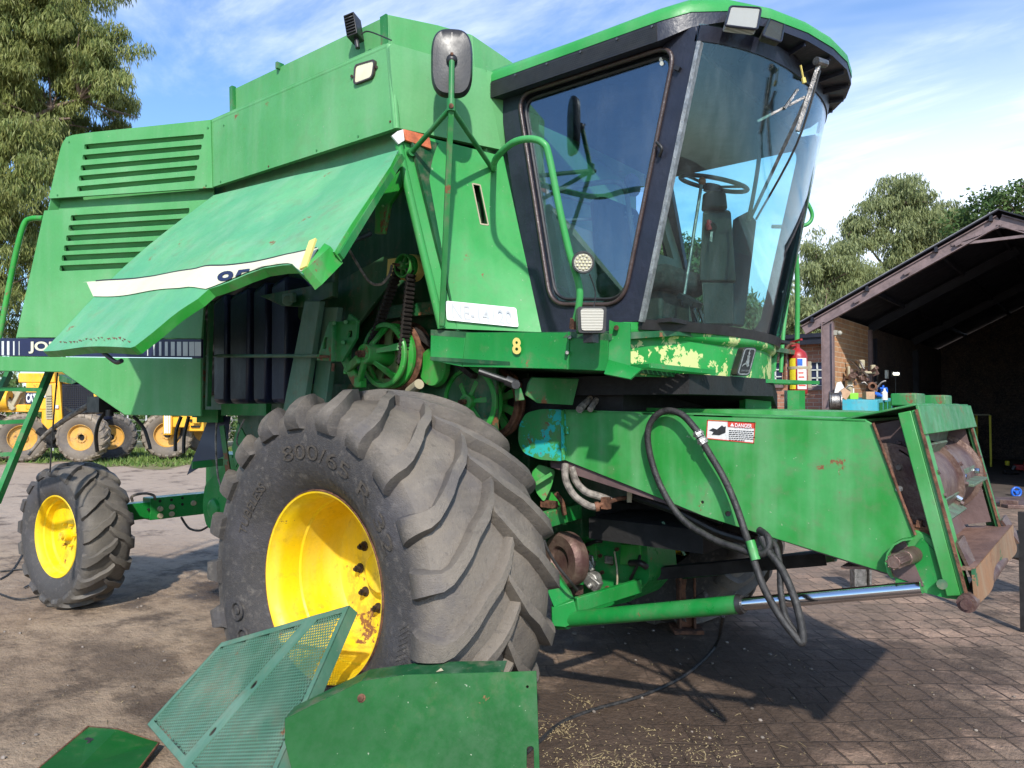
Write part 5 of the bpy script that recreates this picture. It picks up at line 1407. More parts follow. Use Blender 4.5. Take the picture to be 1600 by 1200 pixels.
q = MB(); q.plate([bq(u, v, .004) for u, v in deer], (), .001, nB); text_on(q, 'JOHN DEERE', [bq(.2, .13, .0035), bq(.82, .13, .0035), bq(.82, .21, .0035), bq(.2, .21, .0035)]); obj('badge_emblem', q, ALUM, bo, 0)
# step treads
def tread(name, a, b_, w, parent=P):
    q = MB(); a = V(a); b_ = V(b_); d = (b_-a).normalized(); s_ = d.cross(V((0, 0, 1))).normalized()
    if s_.dot(CAM-a) < 0: s_ = -s_
    q.bar(a, b_, .008, .022); q.bar(a+s_*w, b_+s_*w, .008, .022)
    n_ = 16
    for k in range(n_+1):
        p = a.lerp(b_, k/n_); q.bar(p, p+s_*w, .010, .018)
    return obj(name, q, G_DECK, parent, 20)
tread('step_tread', D(985, 573, 3.5), D(1086, 583, 3.75), .13)
q = MB(); q.plate([D(944, 584, 3.40), D(951, 562, 3.42), D(1003, 576, 3.33), D(985, 592, 3.32)], (), .01); obj('tread_bracket', q, G_DECK, P, 20)
tread('step_tread', D(1150, 596, 4.35), D(1243, 599, 4.75), .16)
q = MB(); q.plate([D(1165, 603, 4.4), D(1205, 606, 4.5), D(1205, 640, 4.5), D(1165, 640, 4.4)], (), .05); q.bar(D(1237, 610, 5.0), D(1237, 640, 5.0), .08, .06); q.bar(D(1252, 610, 5.05), D(1252, 640, 5.05), .04, .03)
q.bar(D(1200, 560, 4.9), D(1200, 600, 4.9), .05, .1); obj('far_step_support', q, G_DECK, P, 20)
# under-deck clutter silhouettes
q = MB(); q.plate([V((.3, 1.15, 1.86)), V((1.3, 1.2, 1.86)), V((1.35, 2.2, 1.86)), V((1.2, 2.7, 1.78)), V((.3, 2.7, 1.72))], (), .10, V((0, 0, 1)))
q.box((.45, 2.0, 1.72), (.9, 1.5, .26)); obj('cab_subframe', q, DARK, P, 30)
# ------------------------------------------------------------------ cab
Cb = bpy.data.objects.new('cab', None); COL.objects.link(Cb); Cb.parent = H; WLOC[Cb.name] = V((.9, 1.9, 2.1)); Cb.location = WLOC[Cb.name]-WLOC[H.name]
CY = lambda px, py, o=0: PY(px, py, 1.0-o)
outl = [CY(782, 132), CY(1088, 40), CY(1092, 62), CY(1001, 503), CY(960, 507), CY(948, 520), CY(846, 521), CY(826, 440), CY(800, 300), CY(785, 190)]
win = [CY(811, 150), CY(1057, 70), CY(975, 476), CY(862, 476)]
win = roundpoly([win[3], win[2], win[1], win[0]], [.10, .11, .11, .10], 7)
q = MB(); q.plate(outl, [win], .05, V((0, -1, 0))); fr_ = obj('door_frame', q, BLACKM, Cb, 35, bevel=.006)
q = MB(); q.tube([p+V((0, -.008, 0)) for p in win]+[win[0]+V((0, -.008, 0))], .011, 8, False); obj('window_seal', q, BROWNSEAL, fr_, 50)
wi = inset(win, .030); q = MB(); q.tube([p+V((0, .02, 0)) for p in wi]+[wi[0]+V((0, .02, 0))], .009, 6, False); obj('inner_seal', q, TRIM, fr_, 50)
q = MB(); q.plate(inset(win, .006), (), .004, V((0, -1, 0)))
q.v = [p+V((0, .022, 0)) for p in q.v]; obj('side_window', q, GL_SIDE, Cb, 0)
q = MB(); q.tube([CY(1030, 245, .015), CY(1034, 232, .03), CY(1026, 222, .03)], .008, 8); q.bar(CY(1057, 110, .01), CY(1060, 104, .01), .03, .02, (0, 1, 0)); obj('door_hinge', q, TRIM, fr_, 50)
q = MB()
for (x, y) in ((1033, 93), (1034, 99)): q.cyl(CY(x, y, -.018), CY(x, y, -.014), .010, n=14)
obj('window_sticker', q, STRIPEW, Cb, 0)
q = MB(); q.bar(CY(1094, 66, .002), CY(1003, 503, .002), .020, .03, (0, 1, 0)); obj('pillar_trim', q, ALUM, fr_, 30)
# far side frame and glass
def mir(p, y=2.8): return V((p.x, y, p.z))
q = MB(); q.plate([mir(p) for p in outl], [[mir(p) for p in win]], .05, V((0, 1, 0))); obj('far_door_frame', q, BLACKM, Cb, 35)
q = MB(); q.plate([mir(p, 2.78) for p in inset(win, .006)], (), .004, V((0, 1, 0))); obj('far_side_window', q, GL_FAR, Cb, 0)
# windscreen
Bx, Bz, Tx, Tz = CY(1001, 503).x, CY(1001, 505).z, CY(1093, 60).x, 3.47
def ws(u, v):
    s_ = 2*u-1; b_ = .21*(1-abs(s_)**2.6)
    return V((Bx+.005+(Tx-Bx)*v+b_, 1.0+1.8*u, Bz-.01+(Tz+.10*u-Bz)*v))
q = MB(); q.grid(ws, 40, 10, th=.005, n=V((1, 0, 0))); obj('windscreen', q, GL_FRONT, Cb, 60)
q = MB(); q.grid(lambda u, v: ws(u, -.015+.035*v)+V((.004, 0, 0)), 40, 2, th=.02, n=V((1, 0, 0))); obj('windscreen_sill', q, TRIM, Cb, 60)
q = MB(); q.grid(lambda u, v: ws(u, .945+.05*v)+V((.006, 0, 0)), 40, 2, th=.02, n=V((1, 0, 0))); obj('windscreen_header', q, BLACKM, Cb, 60)
# rear wall and floor and ceiling
rl = .33
q = MB(); q.plate([V((.62, 1.05, 2.1)), V((.62, 2.75, 2.1)), V((.50, 2.75, 2.75)), V((.50, 1.05, 2.75))], (), .04, V((1, 0, .2)))
q.plate([V((.50, 1.05, 2.75)), V((.50, 1.17, 2.75)), V((.30, 1.17, 3.40)), V((.30, 1.05, 3.40))], (), .04, V((1, 0, .2))); q.plate([V((.50, 2.63, 2.75)), V((.50, 2.75, 2.75)), V((.30, 2.75, 3.40)), V((.30, 2.63, 3.40))], (), .04, V((1, 0, .2)))
obj('rear_wall', q, BEIGE, Cb, 20)
q = MB(); q.box((.9, 1.9, 2.115), (.75, 1.66, .02)); q.box((.85, 1.9, 3.40), (1.1, 1.75, .03)); obj('cab_lining', q, DARK, Cb, 20)
q = MB(); q.plate([CY(822, 200, -.09), CY(832, 205, -.09), CY(893, 470, -.09), CY(872, 470, -.09)], (), .04, V((0, -1, 0))); obj('inner_trim', q, BEIGE, Cb, 20)
# curved rounded visor roof
PL = [(.20, .93, 3.51, .09), (.75, .93, 3.505, .09), (1.30, .93, 3.50, .09), (1.42, 1.0, 3.53, .07), (1.54, 1.17, 3.565, .045), (1.67, 1.36, 3.56, .04), (1.77, 1.57, 3.545, .04), (1.83, 1.78, 3.53, .04), (1.84, 2.0, 3.535, .04), (1.80, 2.24, 3.55, .04), (1.71, 2.47, 3.57, .04), (1.59, 2.67, 3.60, .045), (1.38, 2.87, 3.62, .07), (.75, 2.87, 3.58, .09), (.20, 2.87, 3.56, .09)]
cen = V((.85, 1.9, 0))
def ringp(k, dz, inn):
    x, y, z, h = PL[k]; p = V((x, y, 0)); d = (cen-p).normalized(); p = p+d*inn; return V((p.x, p.y, z+dz))
n_ = len(PL)
q = MB(); rows = [(-.0, .012), (0, 0), (.035, .0), (.06, .015), (.09, .06), (.115, .15), (.135, .35), (.145, .7)]
vs = []
for dz_, inn in rows: vs += [ringp(k, dz_, inn) for k in range(n_)]
vs.append(V((cen.x, cen.y, 3.71))); fs = []
for r_ in range(len(rows)-1):
    for k in range(n_): fs.append((r_*n_+k, r_*n_+(k+1) % n_, (r_+1)*n_+(k+1) % n_, (r_+1)*n_+k))
L_ = (len(rows)-1)*n_
for k in range(n_): fs.append((L_+k, L_+(k+1) % n_, len(vs)-1))
q.add(vs, fs); ro_ = obj('roof', q, G_DECK if False else G_FRONT, Cb, 50)
q = MB(); vs = []; fs = []
rows = [('t', .004), ('b', .004), ('b', .03), ('i', .17), ('i', .30)]
for nm, inn in rows:
    for k in range(n_):
        x, y, z, h = PL[k]
        dz_ = 0 if nm == 't' else (-h if nm == 'b' else (-.045 if 2 < k < 12 else -h))
        if nm == 'i' and inn > .2: dz_ = -.09
        vs.append(ringp(k, dz_, inn))
for r_ in range(len(rows)-1):
    for k in range(n_): fs.append((r_*n_+k, (r_+1)*n_+k, (r_+1)*n_+(k+1) % n_, r_*n_+(k+1) % n_))
q.add(vs, fs)
q.add(vs[-n_:], [tuple(range(n_))])
vo = obj('visor', q, BLACKM, Cb, 35)
q = MB()
for k in range(3, 12):
    for f_ in (0,):
        a_ = ringp(k, -PL[k][3]-.002, .02); b_ = ringp(k, -.075, .27); q.bar(a_, b_, .010, .035)
obj('visor_rib', q, BLACKM, vo, 30)
# perforated band along side
q = MB(); a_, b_ = V((.22, .928, 3.505)), V((1.28, .928, 3.495)); cols, rws = 104, 7
for i in range(cols):
    for j in range(rws):
        u = (i+.5*(j % 2)+.3)/cols; z_ = -.012-j*.0105; p = a_.lerp(b_, u)+V((0, -.004, z_)); s_ = .0032
        q.add([p+V((-s_, 0, 0)), p+V((0, 0, -s_)), p+V((s_, 0, 0)), p+V((0, 0, s_))], [(0, 1, 2, 3)])
q2 = MB(); q2.plate([a_+V((0, .0, -.088)), b_+V((0, 0, -.088)), b_, a_], (), .006, V((0, -1, 0))); bo_ = obj('intake_screen', q2, TRIM, vo, 0)
o2_ = obj('screen_hole', q, DGREY, bo_, 0); o2_['kind'] = 'stuff'
q = MB()
for u in (.02, .2, .4, .6, .8, .98): p = a_.lerp(b_, u)+V((0, -.002, -.012)); q.cyl(p, p+V((0, -.006, 0)), .006, n=8)
obj('screen_screw', q, STEEL, bo_, 30)
# visor lamps
def vlamp(px, py, d, w, h, m_):
    c = D(px, py, d); n_ = (CAM-c).normalized(); u_ = V((RT.x, RT.y, 0)).normalized(); u_ = (u_-n_*u_.dot(n_)).normalized(); w_ = n_.cross(u_)
    P_ = roundpoly([c-u_*w/2*.92-w_*h/2, c+u_*w/2*.85-w_*h/2*1.0, c+u_*w/2+w_*h/2, c-u_*w/2*1.0+w_*h/2*.95], .015)
    q = MB(); q.plate(P_, (), .05, n_); o = obj('visor_lamp', q, m_, vo, 30, bevel=.004); return o
def vl2(P_, m_):
    q = MB(); P_ = roundpoly(P_, .02, 4); c_ = sum(P_, V((0, 0, 0)))/len(P_); q.plate(P_, (), .03); o = obj('visor_lamp', q, m_, vo, 30, bevel=.003)
    q = MB(); q.tube([p for p in P_]+[P_[0]], .006, 6, False); obj('lamp_rim', q, BLACKM, o, 60)
vl2([D(1133, 40, 3.30), D(1183, 46, 3.36), D(1189, 13, 3.46), D(1141, 10, 3.42)], LENSG)
vl2([D(1191, 56, 3.42), D(1220, 66, 3.48), D(1226, 34, 3.58), D(1204, 27, 3.54)], DGREY)
# wipers
q = MB(); q.bar(D(1281, 97, 3.68), D(1246, 205, 3.72), .022, .02); q.bar(D(1262, 150, 3.70), D(1171, 345, 3.95), .014, .012); q.cyl(D(1275, 95, 3.66), D(1290, 100, 3.7), .02, n=12); wo = obj('wiper_arm', q, STEEL, Cb, 30)
q = MB(); q.tube([D(1281, 110, 3.66), D(1245, 225, 3.75), D(1181, 343, 3.94)], .006, 6); q.tube([D(1185, 205, 3.80), D(1186, 245, 3.86), D(1178, 300, 3.92), D(1169, 345, 3.95)], .011, 6); obj('wiper_blade', q, TRIM, wo, 30)
q = MB(); q.bar(D(1183, 190, 3.72), D(1257, 152, 3.74), .014, .012); q.bar(D(1225, 170, 3.71), D(1246, 140, 3.73), .018, .012); obj('wiper_blade', q, STEEL, wo, 30)
q = MB(); q.cyl(D(1251, 102, 3.7), D(1255, 122, 3.72), .005, n=6); q.cyl(D(1255, 122, 3.72), D(1257, 130, 3.72), .011, n=8); obj('washer_jet', q, YELTXT, Cb, 30)
# steering column and wheel
sc = D(1115, 287, 4.30)
q = MB(); nrm_ = V((.28, -.0, .96)).normalized(); u_, w_, _a = basis(nrm_); q.tube([sc+(u_*math.cos(t)+w_*math.sin(t))*.195 for t in [2*PI*k/40 for k in range(41)]], .013, 10, False)
q.cyl(sc-nrm_*.05, sc-nrm_*.005, .05, .045, 20)
for k in range(3):
    t = 2*PI*k/3+.5; q.bar(sc-nrm_*.02, sc+(u_*math.cos(t)+w_*math.sin(t))*.19, .02, .012, nrm_)
obj('steering_wheel', q, TRIM, Cb, 40)
q = MB(); t0 = D(1116, 318, 4.30); q.cyl(t0+V((0, 0, .06)), t0+V((0, 0, -.04)), .065, .075, 20)
q.hexa([D(1092, 440, 4.2), D(1150, 440, 4.35), D(1150, 442, 4.55), D(1094, 442, 4.45), D(1098, 330, 4.2), D(1142, 330, 4.32), D(1140, 328, 4.48), D(1102, 328, 4.4)])
q.hexa([D(1100, 508, 4.2), D(1146, 508, 4.35), D(1146, 510, 4.5), D(1102, 510, 4.4), D(1096, 440, 4.22), D(1146, 440, 4.36), D(1146, 440, 4.5), D(1098, 440, 4.4)])
so5 = obj('steering_column', q, DGREY, Cb, 30, bevel=.012)
q = MB(); q.cyl(D(1113, 356, 4.18), D(1113, 354, 4.25), .026, n=16); obj('ignition_switch', q, TRIM, so5, 30)
q = MB(); q.box(D(1108, 352, 4.20), (.02, .03, .06)); q.cyl(D(1106, 349, 4.19), D(1109, 360, 4.19), .016, n=10); obj('red_knob', q, REDM, so5, 30, bevel=.005)
q = MB(); q.plate([D(1110, 362, 4.17), D(1114, 362, 4.17), D(1113, 378, 4.17), D(1109, 376, 4.17)], (), .003); obj('ignition_key', q, STEEL, so5)
q = MB(); q.cyl(D(1096, 288, 4.1), D(1066, 480, 4.0), .009, n=10); lo_ = obj('control_lever', q, STEEL, Cb, 40)
q = MB(); q.sphere(D(1097, 283, 4.1), .022); obj('lever_knob', q, ORANGE, lo_, 60)
q = MB(); q.box(D(1078, 470, 3.95), (.10, .12, .03), Matrix.Rotation(.6, 3, 'Y')); q.bar(D(1080, 475, 3.95), D(1092, 506, 3.95), .02, .012); q.bar(D(1090, 475, 4.0), D(1100, 506, 4.0), .02, .012); obj('foot_pedal', q, TRIM, Cb, 30)
# seat
q = MB(); q.box((.80, 1.75, 2.42), (.50, .50, .14)); q.box((.58, 1.75, 2.70), (.12, .46, .50), Matrix.Rotation(-.12, 3, 'Y')); seat_ = obj('driver_seat', q, SEATM, Cb, 40, bevel=.05)
q = MB(); q.box((.78, 1.75, 2.24), (.36, .36, .24)); obj('seat_base', q, DGREY, seat_, 30, bevel=.02)
q = MB(); q.tube([D(862, 300, 4.2), D(905, 290, 4.3), D(960, 284, 4.45), D(978, 300, 4.45), D(985, 345, 4.45), D(992, 390, 4.4)], .016, 8); q.tube([D(862, 300, 4.25), D(920, 318, 4.4), D(985, 335, 4.5)], .010, 8); q.tube([D(868, 345, 4.3), D(930, 342, 4.4), D(990, 338, 4.5)], .010, 8); obj('seat_rail', q, BEIGE, Cb, 50)
q = MB(); q.plate([D(1150, 340, 5.25), D(1170, 330, 5.25), D(1183, 345, 5.25), D(1163, 510, 5.15), D(1133, 505, 5.1)], (), .05); obj('side_console', q, DGREY, Cb, 30, bevel=.01)
# dark disc standing in for the side mirror's reflection in the glass
q = MB(); q.lathe([(0, .0001), (0, .085), (.02, .09), (.03, .0001)], D(986, 290, 5.7), (1, -.2, 0), 24); obj('mirror_reflection', q, TRIM, H, 40)

# ------------------------------------------------------------------ mirror, hand rails and lamps outside
apex = D(705, 168, 3.55)
mm = MB(); mc = D(706, 98, 3.66); nM = V((-.55, .83, .0)).normalized()
nM = (mc-CAM).normalized(); nM = V((nM.x, nM.y, nM.z*.2)).normalized(); uM = V((0, 0, 1)).cross(nM).normalized()*-1; wM = V((0, 0, 1))
ww, hh2 = .102, .172
def shell(s, zoff):
    out = []
    for k in range(40):
        t = 2*PI*k/40; cx_ = abs(math.cos(t))**.62*math.copysign(1, math.cos(t)); cz_ = abs(math.sin(t))**.62*math.copysign(1, math.sin(t))
        out.append(mc+uM*cx_*ww*s+wM*cz_*hh2*s+nM*zoff)
    return out
rows = [shell(.93, .03), shell(1, .028), shell(1.02, .01), shell(.97, -.004), shell(.92, -.016), shell(.70, -.020), shell(.35, -.026), shell(.05, -.028)]
vs = [p for r_ in rows for p in r_]; fs = [(r_*40+k, r_*40+(k+1) % 40, (r_+1)*40+(k+1) % 40, (r_+1)*40+k) for r_ in range(len(rows)-1) for k in range(40)]+[tuple(range(40))]+[tuple(range(len(vs)-40, len(vs)))]
mm.add(vs, fs); M_ = obj('side_mirror', mm, TRIM, H, 45)
q = MB()
for t in (25, 60, 90, 120, 155, 205, 240, 300, 335):
    t = math.radians(t); q.bar(mc-nM*.027, mc+uM*math.cos(t)*ww*.85+wM*math.sin(t)*hh2*.85-nM*.014, .005, .008, nM)
q.sphere(mc-nM*.035, .028, sc=(1, 1, 1)); obj('mirror_rib', q, TRIM, M_, 50)
q = MB(); q.tube([mc-nM*.045, apex+V((0, 0, .0))], .0145, 10, False); q.cyl(apex+V((.0, 0, .04)), apex-V((0, 0, .02)), .022, n=14)
L1, L2 = FP(643, 238, .02), FP(770, 265, .02)
q.tube([apex, L1], .013, 10, False); q.tube([apex, L2], .013, 10, False)
q.bar(apex, FP(690, 508, .035), .026, .026)
for p in (L1, L2): q.cyl(p+FPn*.01, p-FPn*.03, .022, n=12)
obj('mirror_bracket', q, G_MID, M_, 40)
q = MB(); q.cyl(apex-nM*.02, apex-nM*.03, .012, n=8); q.cyl(mc-nM*.06+wM*.02, mc-nM*.066+wM*.02, .008, n=8); obj('mirror_bolt', q, RUST, M_, 30)
q = MB(); rail = [L2+FPn*.01, D(775, 248, 3.62), D(800, 224, 3.45), D(828, 217, 3.38), D(849, 224, 3.35), D(858, 245, 3.35), D(875, 330, 3.36), D(890, 395, 3.37), D(905, 448, 3.38), D(904, 480, 3.40), D(896, 512, 3.44)]
q.tube(rail, .0165, 12, sub=6); hr = obj('hand_rail', q, G_FRONT, H, 50)
q = MB(); q.tube([D(899, 498, 3.43), D(897, 514, 3.44)], .024, 8, False); obj('rail_foot', q, RUST, hr, 40)
# round LED lamp
lc = D(911, 410, 3.30); ln = (CAM-lc).normalized(); ln = V((ln.x+.25, ln.y+.05, -.05)).normalized()
q = MB(); q.lathe([(-.045, .02), (-.04, .045), (0, .052), (.008, .050), (.008, .043), (.002, .042)], lc, ln, 32); la = obj('round_lamp', q, TRIM, H, 40)
q = MB(); q.lathe([(0, .0001), (0, .042), (.003, .042), (.003, .0001)], lc, ln, 32)
obj('lamp_lens', q, LENS, la, 20)
q = MB(); u_, w_, _ = basis(ln)
for a_, r_ in [(0, 0)]+[(k*60, .016) for k in range(6)]+[(k*30, .031) for k in range(12)]:
    p = lc+ln*.004+(u_*math.cos(math.radians(a_))+w_*math.sin(math.radians(a_)))*r_; q.sphere(p, .0062, 8, 6)
obj('led_cell', q, LENSY, la, 40)
q = MB(); q.tube([D(921, 428, 3.3), D(930, 455, 3.33), D(928, 480, 3.33)], .003, 6); obj('lamp_cable', q, TRIM, la)
# square head lamp
hc = D(925, 500, 3.28); hn = V((.62, -.76, -.04)).normalized(); hu = V((0, 0, 1)).cross(hn).normalized(); hw = hn.cross(hu)
def hq(u, v, o): return hc+hu*u+hw*v+hn*o
q = MB(); fr0 = roundpoly([hq(-.062, -.058, .0), hq(.062, -.058, 0), hq(.066, .060, 0), hq(-.066, .060, 0)], .014, 4)
q.plate(fr0, (), .10, hn); ha = obj('head_lamp', q, TRIM, H, 35, bevel=.008)
q = MB(); q.plate(roundpoly([hq(-.047, -.048, .006), hq(.047, -.048, .006), hq(.052, .050, .006), hq(-.052, .050, .006)], .014, 5), (), .012, hn); obj('lamp_lens', q, LENS, ha, 30, bevel=.004)
q = MB(); q.box(hc-hn*.05+V((0, 0, -.075)), (.05, .05, .05)); obj('lamp_mount', q, TRIM, ha)
# far side rails
q = MB(); q.tube([D(1243, 300, 5.2), D(1258, 312, 5.2), D(1269, 335, 5.2), D(1262, 350, 5.2), D(1240, 354, 5.2), D(1206, 354, 5.2)], .014, 8); obj('far_hand_rail', q, G_FRONT, H, 50)
q = MB(); q.tube([D(1208, 580, 5.1), D(1216, 510, 5.15), D(1228, 430, 5.2), D(1234, 395, 5.2), D(1240, 388, 5.2), D(1244, 400, 5.25), D(1246, 460, 5.3), D(1245, 545, 5.3)], .018, 8)
q.tube([D(1220, 582, 5.1), D(1225, 510, 5.15), D(1236, 430, 5.2), D(1240, 400, 5.2)], .014, 8); obj('far_hand_rail', q, G_FRONT, H, 50)
# rear ladder and rail
q = MB(); q.tube([D(68, 341, 5.35), D(48, 342, 5.4), D(37, 352, 5.4), D(24, 400, 5.4), D(10, 470, 5.4), D(-4, 545, 5.4)], .020, 10); obj('rear_hand_rail', q, G_BRIGHT, H, 50)
q = MB(); q.bar(D(80, 575, 5.55), D(-6, 785, 5.0), .035, .05); q.bar(D(15, 580, 5.9), D(-40, 700, 5.5), .035, .05)
for (a_, b_) in (((4, 608), (66, 609)), ((-20, 661), (46, 658)), ((-30, 712), (24, 709))): q.bar(D(*a_, 5.6), D(*b_, 5.45), .05, .03)
obj('rear_ladder', q, G_MID, H, 30)
q = MB(); q.tube([D(45, 711, 5.9), D(70, 680, 5.9), D(110, 650, 5.8), D(160, 622, 5.6)], [.012, .026], 8, sub=4); q.tube([D(103, 636, 5.9), D(120, 644, 5.9), D(165, 643, 5.8)], .016, 8); obj('unloading_pipe_strut', q, HOSE_DUSTY, H, 50)
q = MB(); q.tube([D(90, 582, 5.5), D(84, 650, 5.5), D(78, 738, 5.5)], .006, 6); q.tube([D(208, 650, 5.4), D(224, 668, 5.4), D(232, 690, 5.4), D(235, 702, 5.4)], .012, 6); q.tube([D(283, 651, 5.4), D(275, 675, 5.4), D(274, 705, 5.4)], .014, 6); q.tube([D(295, 651, 5.4), D(288, 680, 5.4), D(287, 708, 5.4)], .014, 6); obj('hanging_strap', q, TRIM, H, 50)
q = MB(); q.box(D(167, 632, 5.6), (.22, .2, .12)); q.tube([D(165, 645, 5.5), D(155, 658, 5.5), D(150, 680, 5.5), D(152, 706, 5.5)], .022, 6, flat=.5); q.cyl(D(171, 640, 5.5), D(171, 650, 5.5), .03, n=10); obj('hitch_bracket', q, TRIM, H, 50)
# ------------------------------------------------------------------ loose panels in the foreground
Lp, TLp, TRp = D(230, 1132, 3.50), D(346, 1004, 3.68), D(546, 946, 3.22)
nP = (TLp-Lp).cross(TRp-Lp).normalized(); nP = nP if nP.dot(CAM-Lp) > 0 else -nP
QP = lambda px, py, o=0: PP(px, py, Lp+nP*o, nP)
T = thing('perforated_panel', 'pale green perforated metal guard panel leaning on the front wheel', 'metal panel', (QP(330, 1200).x, QP(330, 1200).y, 0))
pol = [(230, 1132), (346, 1004), (546, 946), (437, 1192), (395, 1290), (366, 1290)]
pol3 = [QP(*p) for p in pol]
e1 = (QP(333, 1143)-QP(397, 1070)).normalized(); e2 = nP.cross(e1).normalized()
O_ = QP(397, 1070)
loc2 = lambda P: V(((P-O_).dot(e1), (P-O_).dot(e2)))
poly2 = [loc2(p) for p in pol3]
def dist_edge(p, poly):
    m = 9
    for i in range(len(poly)):
        a, b_ = poly[i-1], poly[i]; d = b_-a; t = max(0, min(1, (p-a).dot(d)/d.length_squared)); m = min(m, (p-(a+d*t)).length)
    return m
cw, chh = .0165, .0150
bandh = .042
def to3(x, y, o=0): return O_+e1*x+e2*y+nP*o
xs_ = [p.x for p in poly2]; ys_ = [p.y for p in poly2]
m = MB(); vs = []; fs = []
ny = int((max(ys_)-min(ys_))/chh)+1; nx_ = int((max(xs_)-min(xs_))/cw)+1
hexd = [V((.0050*math.cos(PI/6+k*PI/3), .0050*math.sin(PI/6+k*PI/3))) for k in range(6)]
cells = set()
for j in range(ny):
    for i in range(nx_):
        c = V((min(xs_)+(i+.5*(j % 2))*cw, min(ys_)+(j+.5)*chh))
        if not inpoly(c, poly2): continue
        de = dist_edge(c, poly2)
        hole = de > .034 and abs(c.y) > bandh
        if not hole: continue
        o = len(vs); hw_, hh_ = cw/2, chh/2
        sq = [V((hw_, 0)), V((hw_, hh_)), V((-hw_, hh_)), V((-hw_, 0)), V((-hw_, -hh_)), V((hw_, -hh_))]
        sq = [V((hw_, hh_)), V((0, hh_)), V((-hw_, hh_)), V((-hw_, -hh_)), V((0, -hh_)), V((hw_, -hh_))]
        hx = [V((.0066*math.cos(PI/6+k*PI/3), .0060*math.sin(PI/6+k*PI/3))) for k in range(6)]
        for s_ in sq: vs.append(to3(c.x+s_.x, c.y+s_.y))
        for s_ in hx: vs.append(to3(c.x+s_.x, c.y+s_.y))
        for s_ in hx: vs.append(to3(c.x+s_.x, c.y+s_.y, -.003))
        for k in range(6):
            k2 = (k+1) % 6
            fs.append((o+k, o+k2, o+6+k2, o+6+k)); fs.append((o+6+k, o+6+k2, o+12+k2, o+12+k))
m.add(vs, fs); obj('mesh_sheet', m, G_MESH, T, 0)
# solid margins and centre band
def clipband(poly, y0, y1):
    out = []
    for lim, sg in ((y0, 1), (y1, -1)):
        src = poly if not out else out; out = []
        for i in range(len(src)):
            a, b_ = src[i-1], src[i]; fa = (a.y-lim)*sg; fb = (b_.y-lim)*sg
            if (fa > 0) != (fb > 0): out.append(a+(b_-a)*(fa/(fa-fb)))
            if fb > 0: out.append(b_)
    return out
m = MB()
inn = []
n_p = len(poly2)
ar = sum(poly2[i-1].x*poly2[i].y-poly2[i].x*poly2[i-1].y for i in range(n_p)); sg = 1 if ar > 0 else -1
for i in range(n_p):
    a, b_, c = poly2[i-1], poly2[i], poly2[(i+1) % n_p]
    d1 = (b_-a).normalized(); d2 = (c-b_).normalized(); n1 = V((-d1.y, d1.x))*sg; n2_ = V((-d2.y, d2.x))*sg
    bis = (n1+n2_).normalized(); inn.append(b_+bis*(.030/max(.3, bis.dot(n1))))
for i in range(n_p):
    m.hexa([to3(*poly2[i-1], -.003), to3(*poly2[i], -.003), to3(*inn[i], -.003), to3(*inn[i-1], -.003), to3(*poly2[i-1], .001), to3(*poly2[i], .001), to3(*inn[i], .001), to3(*inn[i-1], .001)])
bp = clipband(poly2, -bandh, bandh)
h1, h2 = loc2(QP(397, 1070)), loc2(QP(333, 1143))
mk = lambda c, r=.017: [to3(c.x+r*1.2*math.cos(2*PI*k/14), c.y+r*math.sin(2*PI*k/14), .002) for k in range(14)]
m.plate([to3(p.x, p.y, .002) for p in bp], [mk(h1), mk(h2)], .005, nP)
for i in range(n_p):     # flange turned back
    m.hexa([to3(*poly2[i-1], -.055), to3(*poly2[i], -.055), to3(*(poly2[i]*.995), -.055), to3(*(poly2[i-1]*.995), -.055), to3(*poly2[i-1], .001), to3(*poly2[i], .001), to3(*(poly2[i]*.995), .001), to3(*(poly2[i-1]*.995), .001)])
obj('panel_frame', m, G_MESH, T, 30)

# curved solid green sheet standing in front of the wheel
S0, S1 = D(445, 1123, 2.78), D(836, 1048, 2.74); S2 = D(640, 1200, 2.64)
nSh = (S1-S0).cross(S2-S0).normalized(); nSh = nSh if nSh.dot(CAM-S0) > 0 else -nSh
QS = lambda px, py, o=0: PP(px, py, S0+nSh*o, nSh)
T = thing('cover_sheet', 'dark green bent sheet metal cover standing on edge before the front wheel', 'metal cover', (QS(640, 1200).x, QS(640, 1200).y, 0))
m = MB()
hole = [QS(824+2.2*math.cos(2*PI*k/10), 1073+2.2*math.sin(2*PI*k/10)) for k in range(10)]
slot = roundpoly([QS(822.5, 1240), QS(835, 1240), QS(834, 1166), QS(823, 1166)], .02)
m.plate([QS(445, 1123), QS(565, 1064), QS(637, 1054), QS(786, 1050), QS(838, 1048), QS(846, 1300), QS(852, 1420), QS(520, 1420), QS(478, 1290), QS(445, 1160)], [hole, slot], .004, nSh)
obj('sheet', m, G_SHEET, T, 30, bevel=.001)
m = MB()
bk_ = V((-nSh.x, -nSh.y, .12)).normalized()
tops = [(445, 1123), (565, 1064), (637, 1054), (710, 1051), (786, 1050)]
for a, b_ in zip(tops, tops[1:]):
    A_, B2 = QS(*a), QS(*b_); m.hexa([A_, B2, B2+V((0, 0, -.004)), A_+V((0, 0, -.004)), A_+bk_*.09, B2+bk_*.09, B2+bk_*.09+V((0, 0, -.004)), A_+bk_*.09+V((0, 0, -.004))])
obj('folded_lip', m, G_DARK, T, 60)
m = MB(); c = QS(565, 1091); m.cyl(c-nSh*.002, c+nSh*.012, .012, n=6); m.cyl(c-nSh*.01, c+nSh*.004, .016, n=14); obj('sheet_bolt', m, RUST, T, 30)
m = MB(); a = QS(681, 1050); m.plate([a, a+(S1-S0).normalized()*.02+V((0, 0, .012)), a+(S1-S0).normalized()*.03], (), .003, nSh); obj('torn_edge', m, BEIGE, T)
